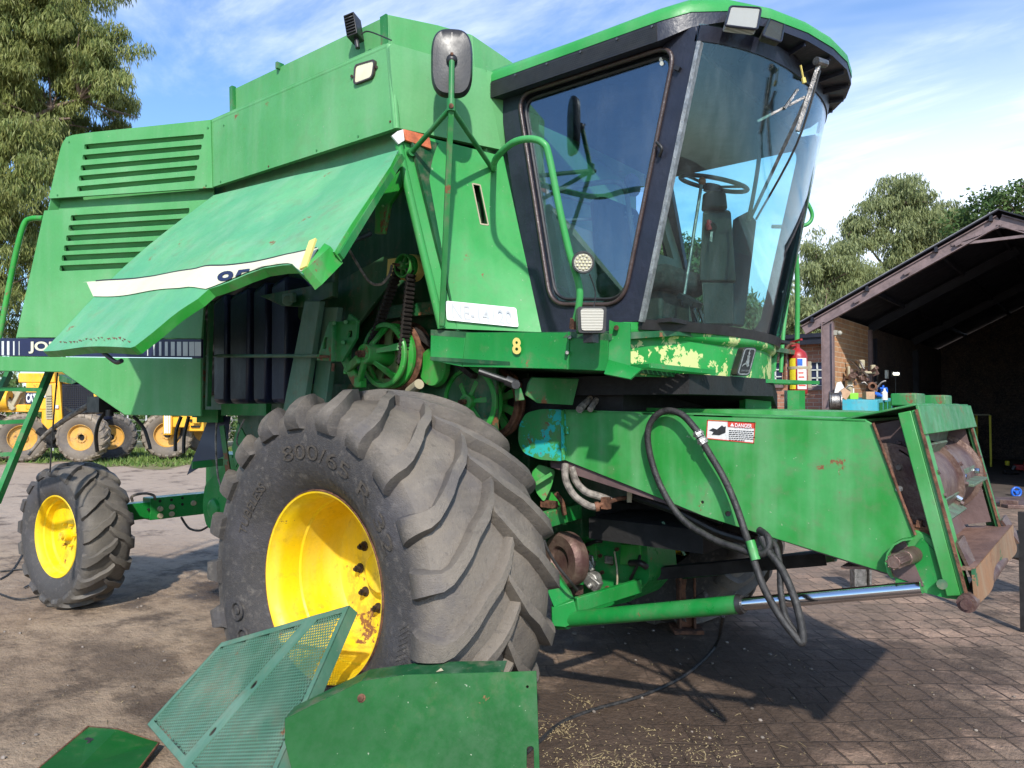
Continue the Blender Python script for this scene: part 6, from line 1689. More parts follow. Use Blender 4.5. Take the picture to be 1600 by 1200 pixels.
# flat sheet on the ground at lower left
G0 = lambda px, py, z=.05: PZ(px, py, z)
pts_ = [G0(138, 1135, .10), G0(184, 1139, .11), G0(248, 1160, .05), G0(150, 1290, .03), G0(-60, 1290, .05), G0(60, 1200, .08)]
m = MB(); c = sum(pts_, V((0, 0, 0)))/len(pts_)
for i in range(len(pts_)):
    a, b_ = pts_[i], pts_[(i+1) % len(pts_)]
    m.add([a, b_, c, a-V((0, 0, .006)), b_-V((0, 0, .006)), c-V((0, 0, .006))], [(0, 1, 2), (5, 4, 3), (1, 0, 3, 4)])
o = obj('flat_cover', m, G_SHEET, None, 60); tag(o, 'flat green metal cover lying on the dirt left of the perforated panel', 'metal cover')
m = MB(); m.tube([p+V((0, 0, -.004)) for p in pts_]+[pts_[0]], .006, 6, False); obj('worn_rim', m, RUST, o)
m = MB()
for (x, y) in ((140, 1156), (173, 1153)):
    p = G0(x, y, .088); m.box(p, (.05, .02, .01), Matrix.Rotation(.3, 3, 'Z')); m.box(p+V((.01, 0, 0)), (.015, .06, .008), Matrix.Rotation(.9, 3, 'Z'))
obj('black_mark', m, BTXT, o)
# cable on the ground
m = MB(); m.tube([D(1130, 962, 3.9), PZ(1122, 1000, .14), PZ(1105, 1025, .04), PZ(1065, 1058, .012), PZ(1000, 1088, .012), PZ(930, 1108, .012), PZ(880, 1128, .012), PZ(846, 1156, .012), PZ(800, 1200, .012), PZ(740, 1290, .012)], .011, 10, sub=8)
o = obj('ground_cable', m, HOSE, None, 60); tag(o, 'black rubber cable running over the ground from beneath the lift cylinder', 'cable')
m = MB()
for P_ in ([(0, 905, 0), (20, 890, 0), (44, 850, 0)], [(0, 893, 0), (30, 890, 0), (62, 889, 0)], [(0, 928, 0), (30, 936, 0), (72, 930, 0)], [(38, 918, 0), (58, 908, 0)]): m.tube([PZ(x, y, .012) for x, y, _ in P_], .008, 6)
o = obj('loose_wire', m, HOSE, None, 60); tag(o, 'thin dark wires lying on the dirt beside the rear wheel', 'wire')
# axle stand, trestle and wood props
def prop(name, label, cat, c, w, d, h, mat, rot=.68, cap=None):
    T_ = thing(name, label, cat, (c.x, c.y, 0)); R_ = Matrix.Rotation(rot, 3, 'Z')
    m = MB(); m.box(V((c.x, c.y, .015)), (w*1.7, d*1.7, .03), R_); obj('base_plate', m, mat, T_, 30, bevel=.003)
    m = MB()
    for sx in (-1, 1):
        m.box(V((c.x, c.y, h/2))+R_ @ V((sx*w*.42, 0, 0)), (w*.14, d, h-.06), R_)
    m.box(V((c.x, c.y, h/2)), (w*.7, d*.14, h-.06), R_); obj('stem', m, mat, T_, 30, bevel=.003)
    m = MB(); m.box(V((c.x, c.y, h-.02)), (w*1.25, d*1.2, .04), R_); obj('head_plate', m, mat, T_, 30, bevel=.004)
    return T_
prop('axle_stand', 'rusty steel axle stand on the ground beneath the gearbox', 'axle stand', PZ(1072, 985), .13, .13, .46, RUST)
prop('axle_stand', 'short steel stand on the pavers behind the chrome piston rod', 'axle stand', PZ(1345, 925), .16, .10, .40, STEEL)
T = thing('steel_trestle', 'low brown steel trestle table beyond the feeder lip at the right edge', 'trestle', PZ(1640, 960))
def tz(px, py, z): return PZ(px, py, z)
m = MB(); q = [D(1572, 797, 5.0), D(1760, 800, 5.0), D(1780, 812, 5.7), D(1582, 812, 5.3)]
a = D(1575, 795, 5.6); b_ = D(1800, 800, 5.6); dep = V((-RT.y, RT.x, 0))*-.0
back = _fh*.55
m.hexa([a, b_, b_+back, a+back, a+V((0, 0, .03)), b_+V((0, 0, .03)), b_+back+V((0, 0, .03)), a+back+V((0, 0, .03))]); m.box(a+V((.0, .1, .03)), (.12, .08, .06)); obj('trestle_top', m, BROWNMETAL, T, 30, bevel=.004)
for (px, dd_) in ((1597, 5.55), (1790, 5.6)):
    p = D(px, 800, dd_); m = MB(); m.box(V((p.x, p.y, p.z/2)), (.05, .05, p.z)); obj('leg', m, TRIM, T, 30)
m = MB(); m.box(D(1590, 850, 6.0), (.35, .3, .18), Matrix.Rotation(.6, 3, 'Z')); m.cyl(D(1578, 862, 6.0), D(1600, 868, 6.0), .05, n=12)
o = obj('jack_housing', m, TRIM, T, 30, bevel=.01)

# ------------------------------------------------------------------ fire extinguisher on the far step
xc = D(1246, 580, 5.28)
T = thing('fire_extinguisher', 'red fire extinguisher strapped beside the front cab step', 'fire extinguisher', (xc.x, xc.y, xc.z-.16))
R_e = .068
m = MB(); m.lathe([(-.165, .0001), (-.165, R_e*.9), (-.155, R_e), (.105, R_e), (.135, R_e*.85), (.155, R_e*.5), (.165, .02), (.175, .02), (.175, .0001)], xc, (0, 0, 1), 28); obj('cylinder_body', m, REDM, T, 40)
m = MB(); m.cyl(xc+V((0, 0, .165)), xc+V((0, 0, .20)), .018, n=12); m.bar(xc+V((-.05, .02, .21)), xc+V((.04, -.03, .225)), .02, .012); m.bar(xc+V((0, 0, .19)), xc+V((-.03, -.05, .18)), .02, .01); obj('valve_head', m, REDM, T, 30)
m = MB(); sd = -RT
m.tube([xc+V((0, 0, .19)), xc-RT*.05+V((0, 0, .195)), xc-RT*.09+V((0, 0, .13)), xc-RT*.095+V((0, 0, 0)), xc-RT*.09+V((0, 0, -.12))], .011, 8); obj('discharge_hose', m, RUST, T, 40)
def lab(a0, a1, z0, z1, mt, nm):
    m = MB(); base = math.atan2((CAM-xc).y, (CAM-xc).x)
    m.grid(lambda u, v: xc+V(((R_e+.0012)*math.cos(base+math.radians(a0+(a1-a0)*u)), (R_e+.0012)*math.sin(base+math.radians(a0+(a1-a0)*u)), z0+(z1-z0)*v)), 8, 1); return obj(nm, m, mt, T, 60)
l1 = lab(-48, -10, -.13, .09, YLBL, 'instruction_label'); l2 = lab(0, 60, -.13, .09, WLBL, 'warning_label')
lab(0, 30, .035, .085, BLUEM, 'warning_label').scale = (1.003, 1.003, 1)
m = MB(); base = math.atan2((CAM-xc).y, (CAM-xc).x)
for k in range(5):
    z_ = -.11+k*.030
    m.grid(lambda u, v: xc+V(((R_e+.0026)*math.cos(base+math.radians(6+(44-k*5)*u)), (R_e+.0026)*math.sin(base+math.radians(6+(44-k*5)*u)), z_+.010*v)), 6, 1)
obj('label_print', m, REDLBL, l2, 60)
m = MB(); m.lathe([(-.008, R_e+.003), (.012, R_e+.003)], xc+V((0, 0, .02)), (0, 0, 1), 28); m.bar(xc+RT*.06+V((0, 0, .03)), xc+RT*.10+V((0, 0, .03)), .02, .02); m.bar(xc+RT*.085+V((0, 0, .07)), xc+RT*.085+V((0, 0, -.12)), .035, .02, (1, 0, 0)); obj('strap_bracket', m, BEIGE, T, 30)
m = MB(); m.box(xc+V((0, 0, -.175)), (.18, .18, .012)); obj('carrier_tray', m, RUST, T, 30)

# ------------------------------------------------------------------ workshop shed (axis parallel to the machine)
YS = 13.5; XL, XR, XM = -1.63, 4.41, 1.39
zr, ze = 5.19, 3.42; XE = -2.0; YF = 13.38
slope = (zr-ze)/(XM+2.09)
def rz(x, dz=0): return zr-slope*abs(x-XM)+dz
T = thing('workshop_shed', 'open fronted workshop shed with a pitched roof and brick side wall', 'shed', (XM, YS+5, 0))
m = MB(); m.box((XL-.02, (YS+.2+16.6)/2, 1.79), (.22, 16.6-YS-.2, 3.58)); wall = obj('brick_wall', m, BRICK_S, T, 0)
m = MB(); m.box((XL-.02, (16.6+26)/2, 1.79), (.22, 26-16.6, 3.58)); obj('brick_wall', m, SHADE_BRICK_S, T, 0)  # deeper part of the same wall, its shade painted into the brick
m = MB(); m.box((XR, (YS+26)/2, 1.7), (.22, 26-YS, 3.4)); m.plate([V((XL, 26, 0)), V((XR, 26, 0)), V((XR, 26, 3.60)), V((XM, 26, 5.17)), V((XL, 26, 3.60))], (), .2, V((0, -1, 0))); obj('brick_wall', m, SHADE_BRICK, T, 0)
m = MB()
for s_, xe in ((-1, XE-.1), (1, 2*XM-XE+.1)):
    m.hexa([V((XM, YF, rz(XM))), V((xe, YF, rz(xe))), V((xe, 26.5, rz(xe))), V((XM, 26.5, rz(XM))), V((XM, YF, rz(XM)+.02)), V((xe, YF, rz(xe)+.02)), V((xe, 26.5, rz(xe)+.02)), V((XM, 26.5, rz(XM)+.02))])
roof_ = obj('roof', m, SHADE_STEEL, T, 0)
m = MB()
n_c = 90
for k in range(n_c):
    y = YF+.02+k*(13.4/n_c)
    m.tube([V((XE-.1, y, rz(XE-.1)+.024)), V((XM, y, zr+.024))], .018, 4, False)
obj('roof_corrugation', m, ROOFTOP, roof_, 0)
STEELP = plain('painted_steel', (.22, .155, .15), .6, 0, .25, 5, .003)
m = MB(); m.box((XL+.12, 16.6, 1.75), (.10, .14, 3.5)); obj('steel_post', m, STEELP, T, 0)
def ibeam(name, a, b_, h, w, up, mat, parent):
    a = V(a); b_ = V(b_); m = MB(); d = (b_-a).normalized(); u_ = V(up); u_ = (u_-d*u_.dot(d)).normalized()
    m.bar(a+u_*(h/2-.008), b_+u_*(h/2-.008), w, .016, u_); m.bar(a-u_*(h/2-.008), b_-u_*(h/2-.008), w, .016, u_); m.bar(a, b_, .012, h-.032, u_); return obj(name, m, mat, parent, 20)
ibeam('steel_post', (XL+.06, YS, 0), (XL+.06, YS, 3.42), .22, .14, (1, 0, 0), STEELP, T)
ibeam('steel_post', (XR-.06, YS, 0), (XR-.06, YS, 3.42), .22, .14, (1, 0, 0), STEELP, T)
bo_ = .16
ibeam('rafter_beam', (XL-.42, YS, rz(XL-.42)-bo_), (XM, YS, zr-bo_), .20, .10, (0, 0, 1), STEELP, T)
ibeam('rafter_beam', (XR+.3, YS, rz(XR+.3)-bo_), (XM, YS, zr-bo_), .20, .10, (0, 0, 1), STEELP, T)
m = MB(); m.plate([V((XM-.75, YS-.03, zr-.52)), V((XM, YS-.03, zr-.30)), V((XM+.75, YS-.03, zr-.52)), V((XM, YS-.03, zr-.16))], (), .02, V((0, -1, 0))); obj('apex_gusset', m, STEELP, T)
m = MB(); m.bar((XM-.75, YS, zr-.50), (XM+.75, YS, zr-.50), .05, .05); obj('tie_bar', m, STEELP, T)
for x in (-1.0, -.1, .75):
    m = MB(); m.box((x, YS-.06, rz(x)-bo_-.02), (.10, .05, .06), Matrix.Rotation(-.45, 3, 'Y')); obj('purlin_cleat', m, STEELP, T)
for x in (XE+.15, -.8, .4, XM-.12):
    m = MB(); m.bar((x, YF+.02, rz(x)-.06), (x, 26, rz(x)-.06), .05, .10); obj('purlin', m, SHADE_STEEL, T)
for y in (16.7, 21.5):
    ibeam('rafter_beam', (XL+.1, y, rz(XL+.1)-bo_), (XM, y, zr-bo_), .20, .10, (0, 0, 1), SHADE_STEEL, T)
    ibeam('steel_post', (XL+.16, y, 0), (XL+.16, y, 3.3), .18, .12, (1, 0, 0), SHADE_STEEL, T)
m = MB(); p = PX(1305.5, 520, XL+.09+.1); m.box(p, (.08, .12, .10)); m.sphere(p+V((.08, 0, -.01)), .05); obj('wall_lamp', m, LENS, T, 40)
m = MB(); m.tube([p+V((-.08, 0, -.05)), p+V((-.075, .05, -.5)), p+V((-.075, -.02, -1.2))], .008, 6); obj('wall_wire', m, WLBL, T)
# concrete apron inside
m = MB(); m.box(((XL+XR)/2, 20, .01), (XR-XL, 12, .02)); struct('shed_floor', m, plain('shed_concrete', (.11, .085, .07), .85, 0, .3, 3))

# brick building beyond
T = thing('brick_building', 'low red brick building with barred windows left of the shed', 'building', (-9, 18, 0))
m = MB(); wY = 18.0
wx0, wx1 = -3.75, -2.95
def PYb(px, py): return PY(px, py, wY)
w0, w1 = PYb(1264, 603), PYb(1288, 565)
hole_ = [V((w0.x, wY, w0.z)), V((w1.x, wY, w0.z)), V((w1.x, wY, w1.z)), V((w0.x, wY, w1.z))]
w2, w3 = PYb(1199, 600), PYb(1222, 566); hole2 = [V((w2.x, wY, w2.z)), V((w3.x, wY, w2.z)), V((w3.x, wY, w3.z)), V((w2.x, wY, w3.z))]
m.plate([V((-16, wY, 0)), V((-1.9, wY, 0)), V((-1.9, wY, 3.4)), V((-16, wY, 3.4))], [hole_, hole2], .22, V((0, -1, 0)))
obj('wall', m, BRICK_B, T, 0)
for hq_ in (hole_, hole2):
    x0_, x1_, z0_, z1_ = hq_[0].x, hq_[1].x, hq_[0].z, hq_[2].z
    m = MB()
    for x in (x0_, (x0_+x1_)/2, x1_): m.box((x, wY+.06, (z0_+z1_)/2), (.035, .03, z1_-z0_))
    for z in (z0_, (z0_*2+z1_)/3, (z0_+2*z1_)/3, z1_): m.box(((x0_+x1_)/2, wY+.06, z), (x1_-x0_, .03, .03))
    wo_ = obj('window', m, STRIPEW, T)
    m = MB(); m.box(((x0_+x1_)/2, wY+.09, (z0_+z1_)/2), (x1_-x0_, .01, z1_-z0_)); obj('pane', m, NAVY, wo_)
    m = MB(); m.box(((x0_+x1_)/2, wY-.03, z0_-.06), (x1_-x0_+.1, .12, .10)); obj('window_sill', m, STEELP, T)
m = MB(); m.box((-9, wY+3, 3.52), (14.8, 7, .06)); m.box((-9, wY-.42, 3.46), (14.8, .05, .28)); obj('roof', m, SHADE_STEEL, T)
m = MB(); m.box((-9, wY+6, 1.7), (14, .2, 3.4)); m.box((-15.9, wY+3, 1.7), (.2, 6, 3.4)); obj('rear_wall', m, BRICK_B, T)

# ------------------------------------------------------------------ things round the shed
def pbox(b_, x0, y0, x1, y1, d, dep, tilt=0):
    p = [D(x0, y1, d), D(x1, y1, d), D(x1, y0, d), D(x0, y0, d)]; bk = _fh*dep
    b_.hexa([p[0], p[1], p[1]+bk, p[0]+bk, p[3], p[2], p[2]+bk, p[3]+bk])
cd_ = 14.9
T = thing('tool_cabinet', 'tall teal steel cabinet inside the shed under a pile of parts', 'cabinet', (D(1355, 640, cd_).x, D(1355, 640, cd_).y, 0))
m = MB(); p = [D(1316, 624, cd_), D(1371, 625, cd_), D(1394, 622, cd_+.8)]; q_ = p[0]+(p[2]-p[1])
lowz_ = lambda v: V((v.x, v.y, .12))
m.hexa([lowz_(p[0]), lowz_(p[1]), lowz_(p[2]), lowz_(q_), p[0], p[1], p[2], q_]); obj('cabinet_body', m, TEALM, T, 20, bevel=.01)
for k in range(3):
    m = MB(); a_ = p[1].lerp(p[2], .1+k*.3); b2_ = p[1].lerp(p[2], .32+k*.3); a_ += V((.012, -.012, 0)); b2_ += V((.012, -.012, 0)); m.hexa([V((a_.x, a_.y, .2)), V((b2_.x, b2_.y, .2)), V((b2_.x-.01, b2_.y+.01, .2)), V((a_.x-.01, a_.y+.01, .2)), a_-V((0, 0, .06)), b2_-V((0, 0, .06)), b2_-V((.01, -.01, .06)), a_-V((.01, -.01, .06))]); obj('cabinet_door', m, G_MID, T)
for i_, pp_ in enumerate((p[0], p[1], p[2], q_)):
    m = MB(); m.box((pp_.x, pp_.y, .06), (.07, .07, .12)); obj('foot', m, TRIM, T)
def item(name, label, cat, mb, mat, bev=0, sm=30):
    o = obj(name, mb, mat, None, sm, bevel=bev); tag(o, label, cat); return o
m = MB(); pbox(m, 1328.5, 614, 1341.5, 624, cd_+.15, .15); item('plastic_tub', 'bright lime plastic tub standing on the teal cabinet', 'tub', m, LIMEM, .01)
m = MB(); m.tube([D(1333.5, 614, cd_+.2), D(1333.5, 607, cd_+.2)], .015, 8); item('brush_handle', 'white brush handle sticking out of the lime tub', 'brush', m, WLBL)
m = MB(); pbox(m, 1353.5, 612, 1367, 624, cd_+.1, .18); item('cardboard_box', 'small cardboard box on the teal cabinet beside the lime tub', 'box', m, CARD, .006)
m = MB(); pbox(m, 1375.5, 605, 1386.5, 608, cd_+.35, .1); m.cyl(D(1378, 607, cd_+.4), D(1378, 614, cd_+.4), .03, n=10); m.cyl(D(1385, 607, cd_+.4), D(1385, 614, cd_+.4), .03, n=10); m.cyl(D(1380, 602, cd_+.4), D(1380, 606, cd_+.4), .02, n=8); item('hand_tool', 'blue clamp frame tool at the right end of the teal cabinet', 'tool', m, BLUEM)
m = MB(); m.lathe([(-.12, .0001), (-.12, .06), (.03, .06), (.07, .025), (.12, .02), (.12, .0001)], D(1382, 616, cd_+.3), (0, 0, 1), 16); item('white_bottle', 'white plastic bottle under the blue clamp on the cabinet', 'bottle', m, WLBL)
m = MB(); m.cyl(D(1366, 615, cd_+.3), D(1374, 617, cd_+.3), .045, n=14); m.cyl(D(1374, 617, cd_+.3), D(1378, 619, cd_+.3), .03, n=12); item('spray_can', 'blue spray can lying between box and bottle on the cabinet', 'can', m, BLUEM)
# pile of engine parts
T = thing('engine_part', 'greasy brown engine block with bent pipes standing on the teal cabinet', 'engine', D(1347, 622, cd_+.5))
r2 = random.Random(3)
m = MB()
base_ = D(1347, 598, cd_+.55)
for k in range(16):
    c = base_+RT*r2.uniform(-.30, .32)+V((0, 0, r2.uniform(-.26, .28)))+_fh*r2.uniform(-.1, .2)
    if k % 3: m.box(c, (r2.uniform(.06, .17), r2.uniform(.06, .15), r2.uniform(.05, .18)), Euler((r2.uniform(-1, 1), r2.uniform(-1, 1), r2.uniform(0, 3))).to_matrix())
    else: m.cyl(c, c+V((r2.uniform(-.1, .1), r2.uniform(-.1, .1), r2.uniform(-.1, .1))), r2.uniform(.03, .08), n=12)
obj('engine_casting', m, BROWNMETAL, T, 30, bevel=.008)
m = MB()
for k in range(9):
    c = base_+RT*r2.uniform(-.36, .36)+V((0, 0, r2.uniform(-.25, .3)))-_fh*r2.uniform(.05, .2); dv = V((r2.uniform(-.15, .15), r2.uniform(-.1, .1), r2.uniform(-.15, .15)))
    m.tube([c, c+dv+V((0, 0, .05)), c+dv*2], r2.uniform(.014, .03), 8)
obj('bent_pipe', m, STEEL, T, 40)
m = MB(); pbox(m, 1325, 572, 1329, 592, cd_+.5, .1); pbox(m, 1324, 594, 1333, 622, cd_+.5, .12); pbox(m, 1343, 562, 1352, 576, cd_+.6, .12); pbox(m, 1344, 580, 1364, 584, cd_+.5, .1); pbox(m, 1362, 570, 1369, 584, cd_+.5, .1); obj('light_casting', m, BEIGE, T, 30, bevel=.02)
m = MB(); m.lathe([(-.06, .05), (-.05, .09), (.05, .09), (.06, .05)], D(1362, 604, cd_+.4), (.5, -.8, .1), 20); m.lathe([(-.03, .08), (0, .13), (.03, .08)], D(1360, 618, cd_+.3), (0, 0, 1), 20); obj('flywheel', m, RUST, T, 30)
m = MB(); m.plate([D(1303, 618, 14.6), D(1308, 598, 14.6), D(1314, 596, 14.7), D(1320, 607, 14.7), D(1313, 613, 14.6)], (), .01); item('paper_sack', 'crumpled white paper sack against the brick wall of the shed', 'sack', m, WLBL)
m = MB(); m.plate([D(1312, 612, 14.5), D(1320, 606, 14.5), D(1330, 613, 14.5), D(1322, 625, 14.5), D(1315, 620, 14.5)], (), .05); item('cloth_bundle', 'folded tan cloth bundle left of the lime tub', 'cloth', m, CARD)
# wheel rim on crate
rc = D(1305, 627, 14.2); axr = V((.95, .35, 0)).normalized()
m = MB(); m.lathe([(-.10, .155), (-.11, .19), (-.09, .195), (-.07, .17), (.0, .165), (.07, .17), (.09, .195), (.11, .19), (.10, .15), (.05, .15), (.02, .06), (.02, .0001)], rc, axr, 40)
item('wheel_rim', 'bare grey steel wheel rim standing at the foot of the shed post', 'wheel rim', m, STEEL)
m = MB(); m.box((rc.x, rc.y, (rc.z-.195)/2), (.45, .45, rc.z-.195)); item('wooden_crate', 'plain wooden crate holding the bare wheel rim beside the shed post', 'crate', m, WOODM, .01)
# standing work lamp
lp_ = D(1399, 584, 18.0)
T = thing('work_lamp', 'lit work lamp on a thin stand deep inside the dark shed', 'work lamp', (lp_.x, lp_.y, 0))
m = MB(); m.box(lp_, (.24, .05, .13), Matrix.Rotation(.65, 3, 'Z')); m.v = [p+V((0, 0, 0)) for p in m.v]; m2 = MB(); m2.box(lp_-_fh*.035+V((0, 0, 0)), (.13, .01, .055), Matrix.Rotation(.65, 3, 'Z')); obj('lamp_housing', m, TRIM, T, 30); obj('lamp_glass', m2, LAMPON, T, 0)
m = MB(); m.cyl((lp_.x, lp_.y, .02), (lp_.x, lp_.y, lp_.z-.06), .012, n=8); m.cyl((lp_.x, lp_.y, .02), (lp_.x, lp_.y, .04), .22, n=16); obj('lamp_stand', m, TRIM, T)
m = MB(); p = D(1385.5, 585, 17.4); m.box(p, (.06, .12, .20)); item('switch_box', 'small pale switch box mounted in the dark shed by the lamp', 'switch box', m, STRIPEW, .005)
# table, floor tools, valve wheel
T = thing('yellow_table', 'small yellow metal table frame standing inside the dark shed', 'table', PZ(1555, 728))
td = 20.5; m = MB(); a, b_ = D(1520, 649, td), D(1547, 649, td); m.hexa([a, b_, b_+_fh*.6, a+_fh*.6, a+V((0, 0, .03)), b_+V((0, 0, .03)), b_+_fh*.6+V((0, 0, .03)), a+_fh*.6+V((0, 0, .03))]); obj('tabletop', m, BEIGE, T)
for p in (a, b_, b_+_fh*.6, a+_fh*.6):
    m = MB(); m.box((p.x, p.y, p.z/2), (.05, .05, p.z)); obj('leg', m, YLBL, T)
m = MB(); c = PZ(1592, 730, .14); m.box(c+RT*.1, (.38, .22, .14), Matrix.Rotation(.4, 3, 'Z')); m.box(c+RT*.25+V((0, 0, .1)), (.2, .2, .12)); item('red_toolbox', 'red machine tool casing on the shed floor behind black grinder', 'tool', m, REDM, .02)
m = MB(); c = PZ(1578, 738, .08); m.cyl(c-RT*.15, c+RT*.2, .06, n=14); m.cyl(c+RT*.05+V((0, 0, .05)), c+RT*.12+V((0, 0, .16)), .05, n=12); item('angle_grinder', 'black angle grinder lying on the shed floor by red casing', 'grinder', m, TRIM, .01)
m = MB(); c = PZ(1574, 727, .12); m.cyl(c, c+V((0, 0, .12)), .055, n=14); item('yellow_can', 'small yellow can standing behind the black grinder', 'can', m, YLBL, .01)
vc = PZ(1588, 769, .09)
m = MB(); m.tube([vc+RT*.085*math.cos(t)+V((0, 0, .085*math.sin(t))) for t in [2*PI*k/24 for k in range(25)]], .022, 8, False); m.cyl(vc-_fh*.03, vc+_fh*.03, .035, n=12)
for k in range(3): m.bar(vc, vc+RT*.08*math.cos(k*2.09+.5)+V((0, 0, .08*math.sin(k*2.09+.5))), .025, .025)
item('valve_wheel', 'small blue valve handwheel standing on the pavers near the shed', 'handwheel', m, BLUEM, 0, 50)
# ------------------------------------------------------------------ yellow machines at the back left
FAR_HALF = [(0, .72), (.12, .718), (.20, .70), (.235, .66), (.25, .60), (.245, .52), (.22, .45), (.19, .40), (.18, .385)]
def far_tyre(parent, c, rotz, tilt=0, mat=RUB3, rimmat=Y_HUB, name='wheel', s=1.0, rimdepth=.08):
    e = bpy.data.objects.new(name, None); COL.objects.link(e)
    c = V(c)
    if parent is not None: e.parent = parent; e.location = c-WLOC[parent.name]
    else: e.location = c
    WLOC[e.name] = c.copy()
    M = Matrix.Translation(c) @ Matrix.Rotation(rotz, 4, 'Z') @ Matrix.Rotation(tilt, 4, 'X') @ Matrix.Scale(s, 4)
    b, tr = tyre_mesh(.755, FAR_HALF, 19, .036, .26, .040, 3.7, centre=.05, seg=64)
    b.xf(M)
    o = obj('tyre', b, mat, e, 32, origin=c); put_tread(o, tr)
    r = MB(); r.lathe([(-.18, .395), (-.19, .38), (-.17, .365), (-.10, .35), (-rimdepth, .30), (-rimdepth-.01, .16), (-rimdepth-.04, .15), (-rimdepth-.04, .10)], (0, 0, 0), (0, 1, 0), 48)
    r.lathe([(.18, .395), (.19, .38), (.1, .35), (-rimdepth+.02, .30), (-rimdepth+.02, .10)], (0, 0, 0), (0, 1, 0), 48)
    for k in range(8):
        a = 2*PI*k/8; p = V((.13*math.cos(a), -rimdepth-.04, .13*math.sin(a))); r.cyl(p, p+V((0, -.02, 0)), .014, n=6)
    r.xf(M); obj('rim', r, rimmat, e, 30, origin=c)
    h = MB(); h.cyl((0, -.0, 0), (0, -.06, 0), .10, n=20); h.xf(M); obj('hub', h, DARK, e, 30, origin=c)
    return e
gd = 22.3
def GPx(px, py, d=gd): return D(px, py, d)
T = thing('road_grader', 'yellow road grader parked on the grass behind the rear ladder', 'grader', (GPx(60, 720).x, GPx(60, 720).y, 0))
m = MB()
pbox(m, 28, 583, 70, 598, gd, 1.3); pbox(m, 40, 598, 74, 640, gd-.02, 1.35); pbox(m, -60, 632, 66, 644, gd, 1.2)
m.hexa([GPx(74, 598), GPx(86, 598), GPx(86, 598)+_fh*1.3, GPx(74, 598)+_fh*1.3, GPx(74, 580), GPx(84, 580), GPx(84, 580)+_fh*1.3, GPx(74, 580)+_fh*1.3])
obj('engine_hood', m, Y_GRADER, T, 30, bevel=.03)
m = MB()
P_ = [GPx(70, 600), GPx(88, 598), GPx(98, 670), GPx(75, 672), GPx(64, 660), GPx(66, 630)]
m.plate(P_, (), 1.2); m.plate([GPx(88, 588), GPx(92, 588), GPx(98, 668), GPx(95, 668)], (), .2); m.plate([GPx(146, 612), GPx(150, 612), GPx(152, 640), GPx(148, 642)], (), .2)
obj('rear_cowl', m, Y_GRADER, T, 30, bevel=.02)
m = MB(); m.plate([GPx(71, 601, gd-.03), GPx(80, 601, gd-.03), GPx(82, 655, gd-.03), GPx(72, 655, gd-.03)], (), .02)
for k in range(9): m.bar(GPx(72, 618+k*4, gd-.06), GPx(80.5, 618+k*4, gd-.06), .03, .02)
obj('side_grille', m, BEIGE, T, 20)
m = MB(); pbox(m, 97, 600, 149, 656, gd+.1, 1.0); g_ = obj('radiator', m, NAVY, T, 20)
m = MB()
for k in range(17): m.bar(GPx(98+k*3, 601, gd+.05), GPx(98+k*3, 655, gd+.05), .012, .02)
for k in range(18): m.bar(GPx(98, 602+k*3, gd+.05), GPx(148, 602+k*3, gd+.05), .012, .02)
obj('radiator_mesh', m, TRIM, g_, 0)
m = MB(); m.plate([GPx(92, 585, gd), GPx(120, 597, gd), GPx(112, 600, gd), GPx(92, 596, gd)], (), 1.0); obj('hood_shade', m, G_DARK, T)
m = MB(); m.plate([GPx(40, 613, gd-.05), GPx(57, 613, gd-.05), GPx(57, 631, gd-.05), GPx(40, 631, gd-.05)], (), .01); lb_ = obj('name_board', m, NAVY, T)
m = MB(); text_on(m, 'CAT', [GPx(41, 629, gd-.06), GPx(56, 629, gd-.06), GPx(56, 615, gd-.06), GPx(41, 615, gd-.06)], bold=.04); obj('board_lettering', m, WHITE, lb_, 0)
m = MB(); pbox(m, 62, 617, 71, 621, gd-.06, .02); pbox(m, 85, 633, 91, 638, gd-.06, .02); obj('small_decal', m, WLBL, T)
m = MB(); pbox(m, -30, 622, 38, 634, gd+.2, .8); pbox(m, 12, 610, 28, 624, gd+.3, .5); m.bar(GPx(0, 614), GPx(24, 640), .2, .12); m.bar(GPx(18, 640), GPx(32, 612), .15, .12); obj('pale_bracket', m, BEIGE, T, 30, bevel=.02)
m = MB(); m.lathe([(-.3, .1), (-.3, .3), (.3, .3), (.3, .1)], GPx(-2, 625), (.6, .8, 0), 24); m.bar(GPx(-10, 605), GPx(12, 630), .1, .1); obj('circle_drive', m, Y_GRADER, T)
m = MB(); pbox(m, 66, 650, 95, 684, gd+.1, .8); m.cyl(GPx(60, 672), GPx(85, 690), .12, n=12); pbox(m, 72, 682, 88, 700, gd+.2, .5); obj('rear_axle', m, DARK, T, 30, bevel=.02)
far_tyre(T, GPx(35, 684, gd+.1)-V((0, 0, 0)), math.radians(72)); far_tyre(T, GPx(-14, 684, gd+.4), math.radians(72)); 
far_tyre(T, GPx(174, 683, gd+1.2), math.radians(62), mat=RUB)
e = far_tyre(T, GPx(131, 683, gd-.35), math.radians(40), .05, rimdepth=.10)
T2 = thing('road_roller', 'second yellow machine with white stripes parked under the hood skirt', 'machine', (GPx(290, 720).x, GPx(290, 720).y, 0))
gd2 = 23
G2 = lambda px, py, d=gd2: D(px, py, d)
far_tyre(T2, G2(262, 679), math.radians(62), mat=RUB3); far_tyre(T2, G2(322, 672, gd2+1.2), math.radians(62), mat=RUB3)
m = MB(); pbox(m, 254, 612, 268, 680, gd2-.5, .8); pbox(m, 268, 612, 292, 668, gd2-.4, .8); pbox(m, 292, 612, 318, 674, gd2-.2, .9); pbox(m, 300, 652, 312, 662, gd2-.35, .2); obj('body', m, Y_GRADER, T2, 30, bevel=.03)
m = MB()
for k in range(3): pbox(m, 256.5+k*3.6, 620, 258.6+k*3.6, 677, gd2-.53, .02)
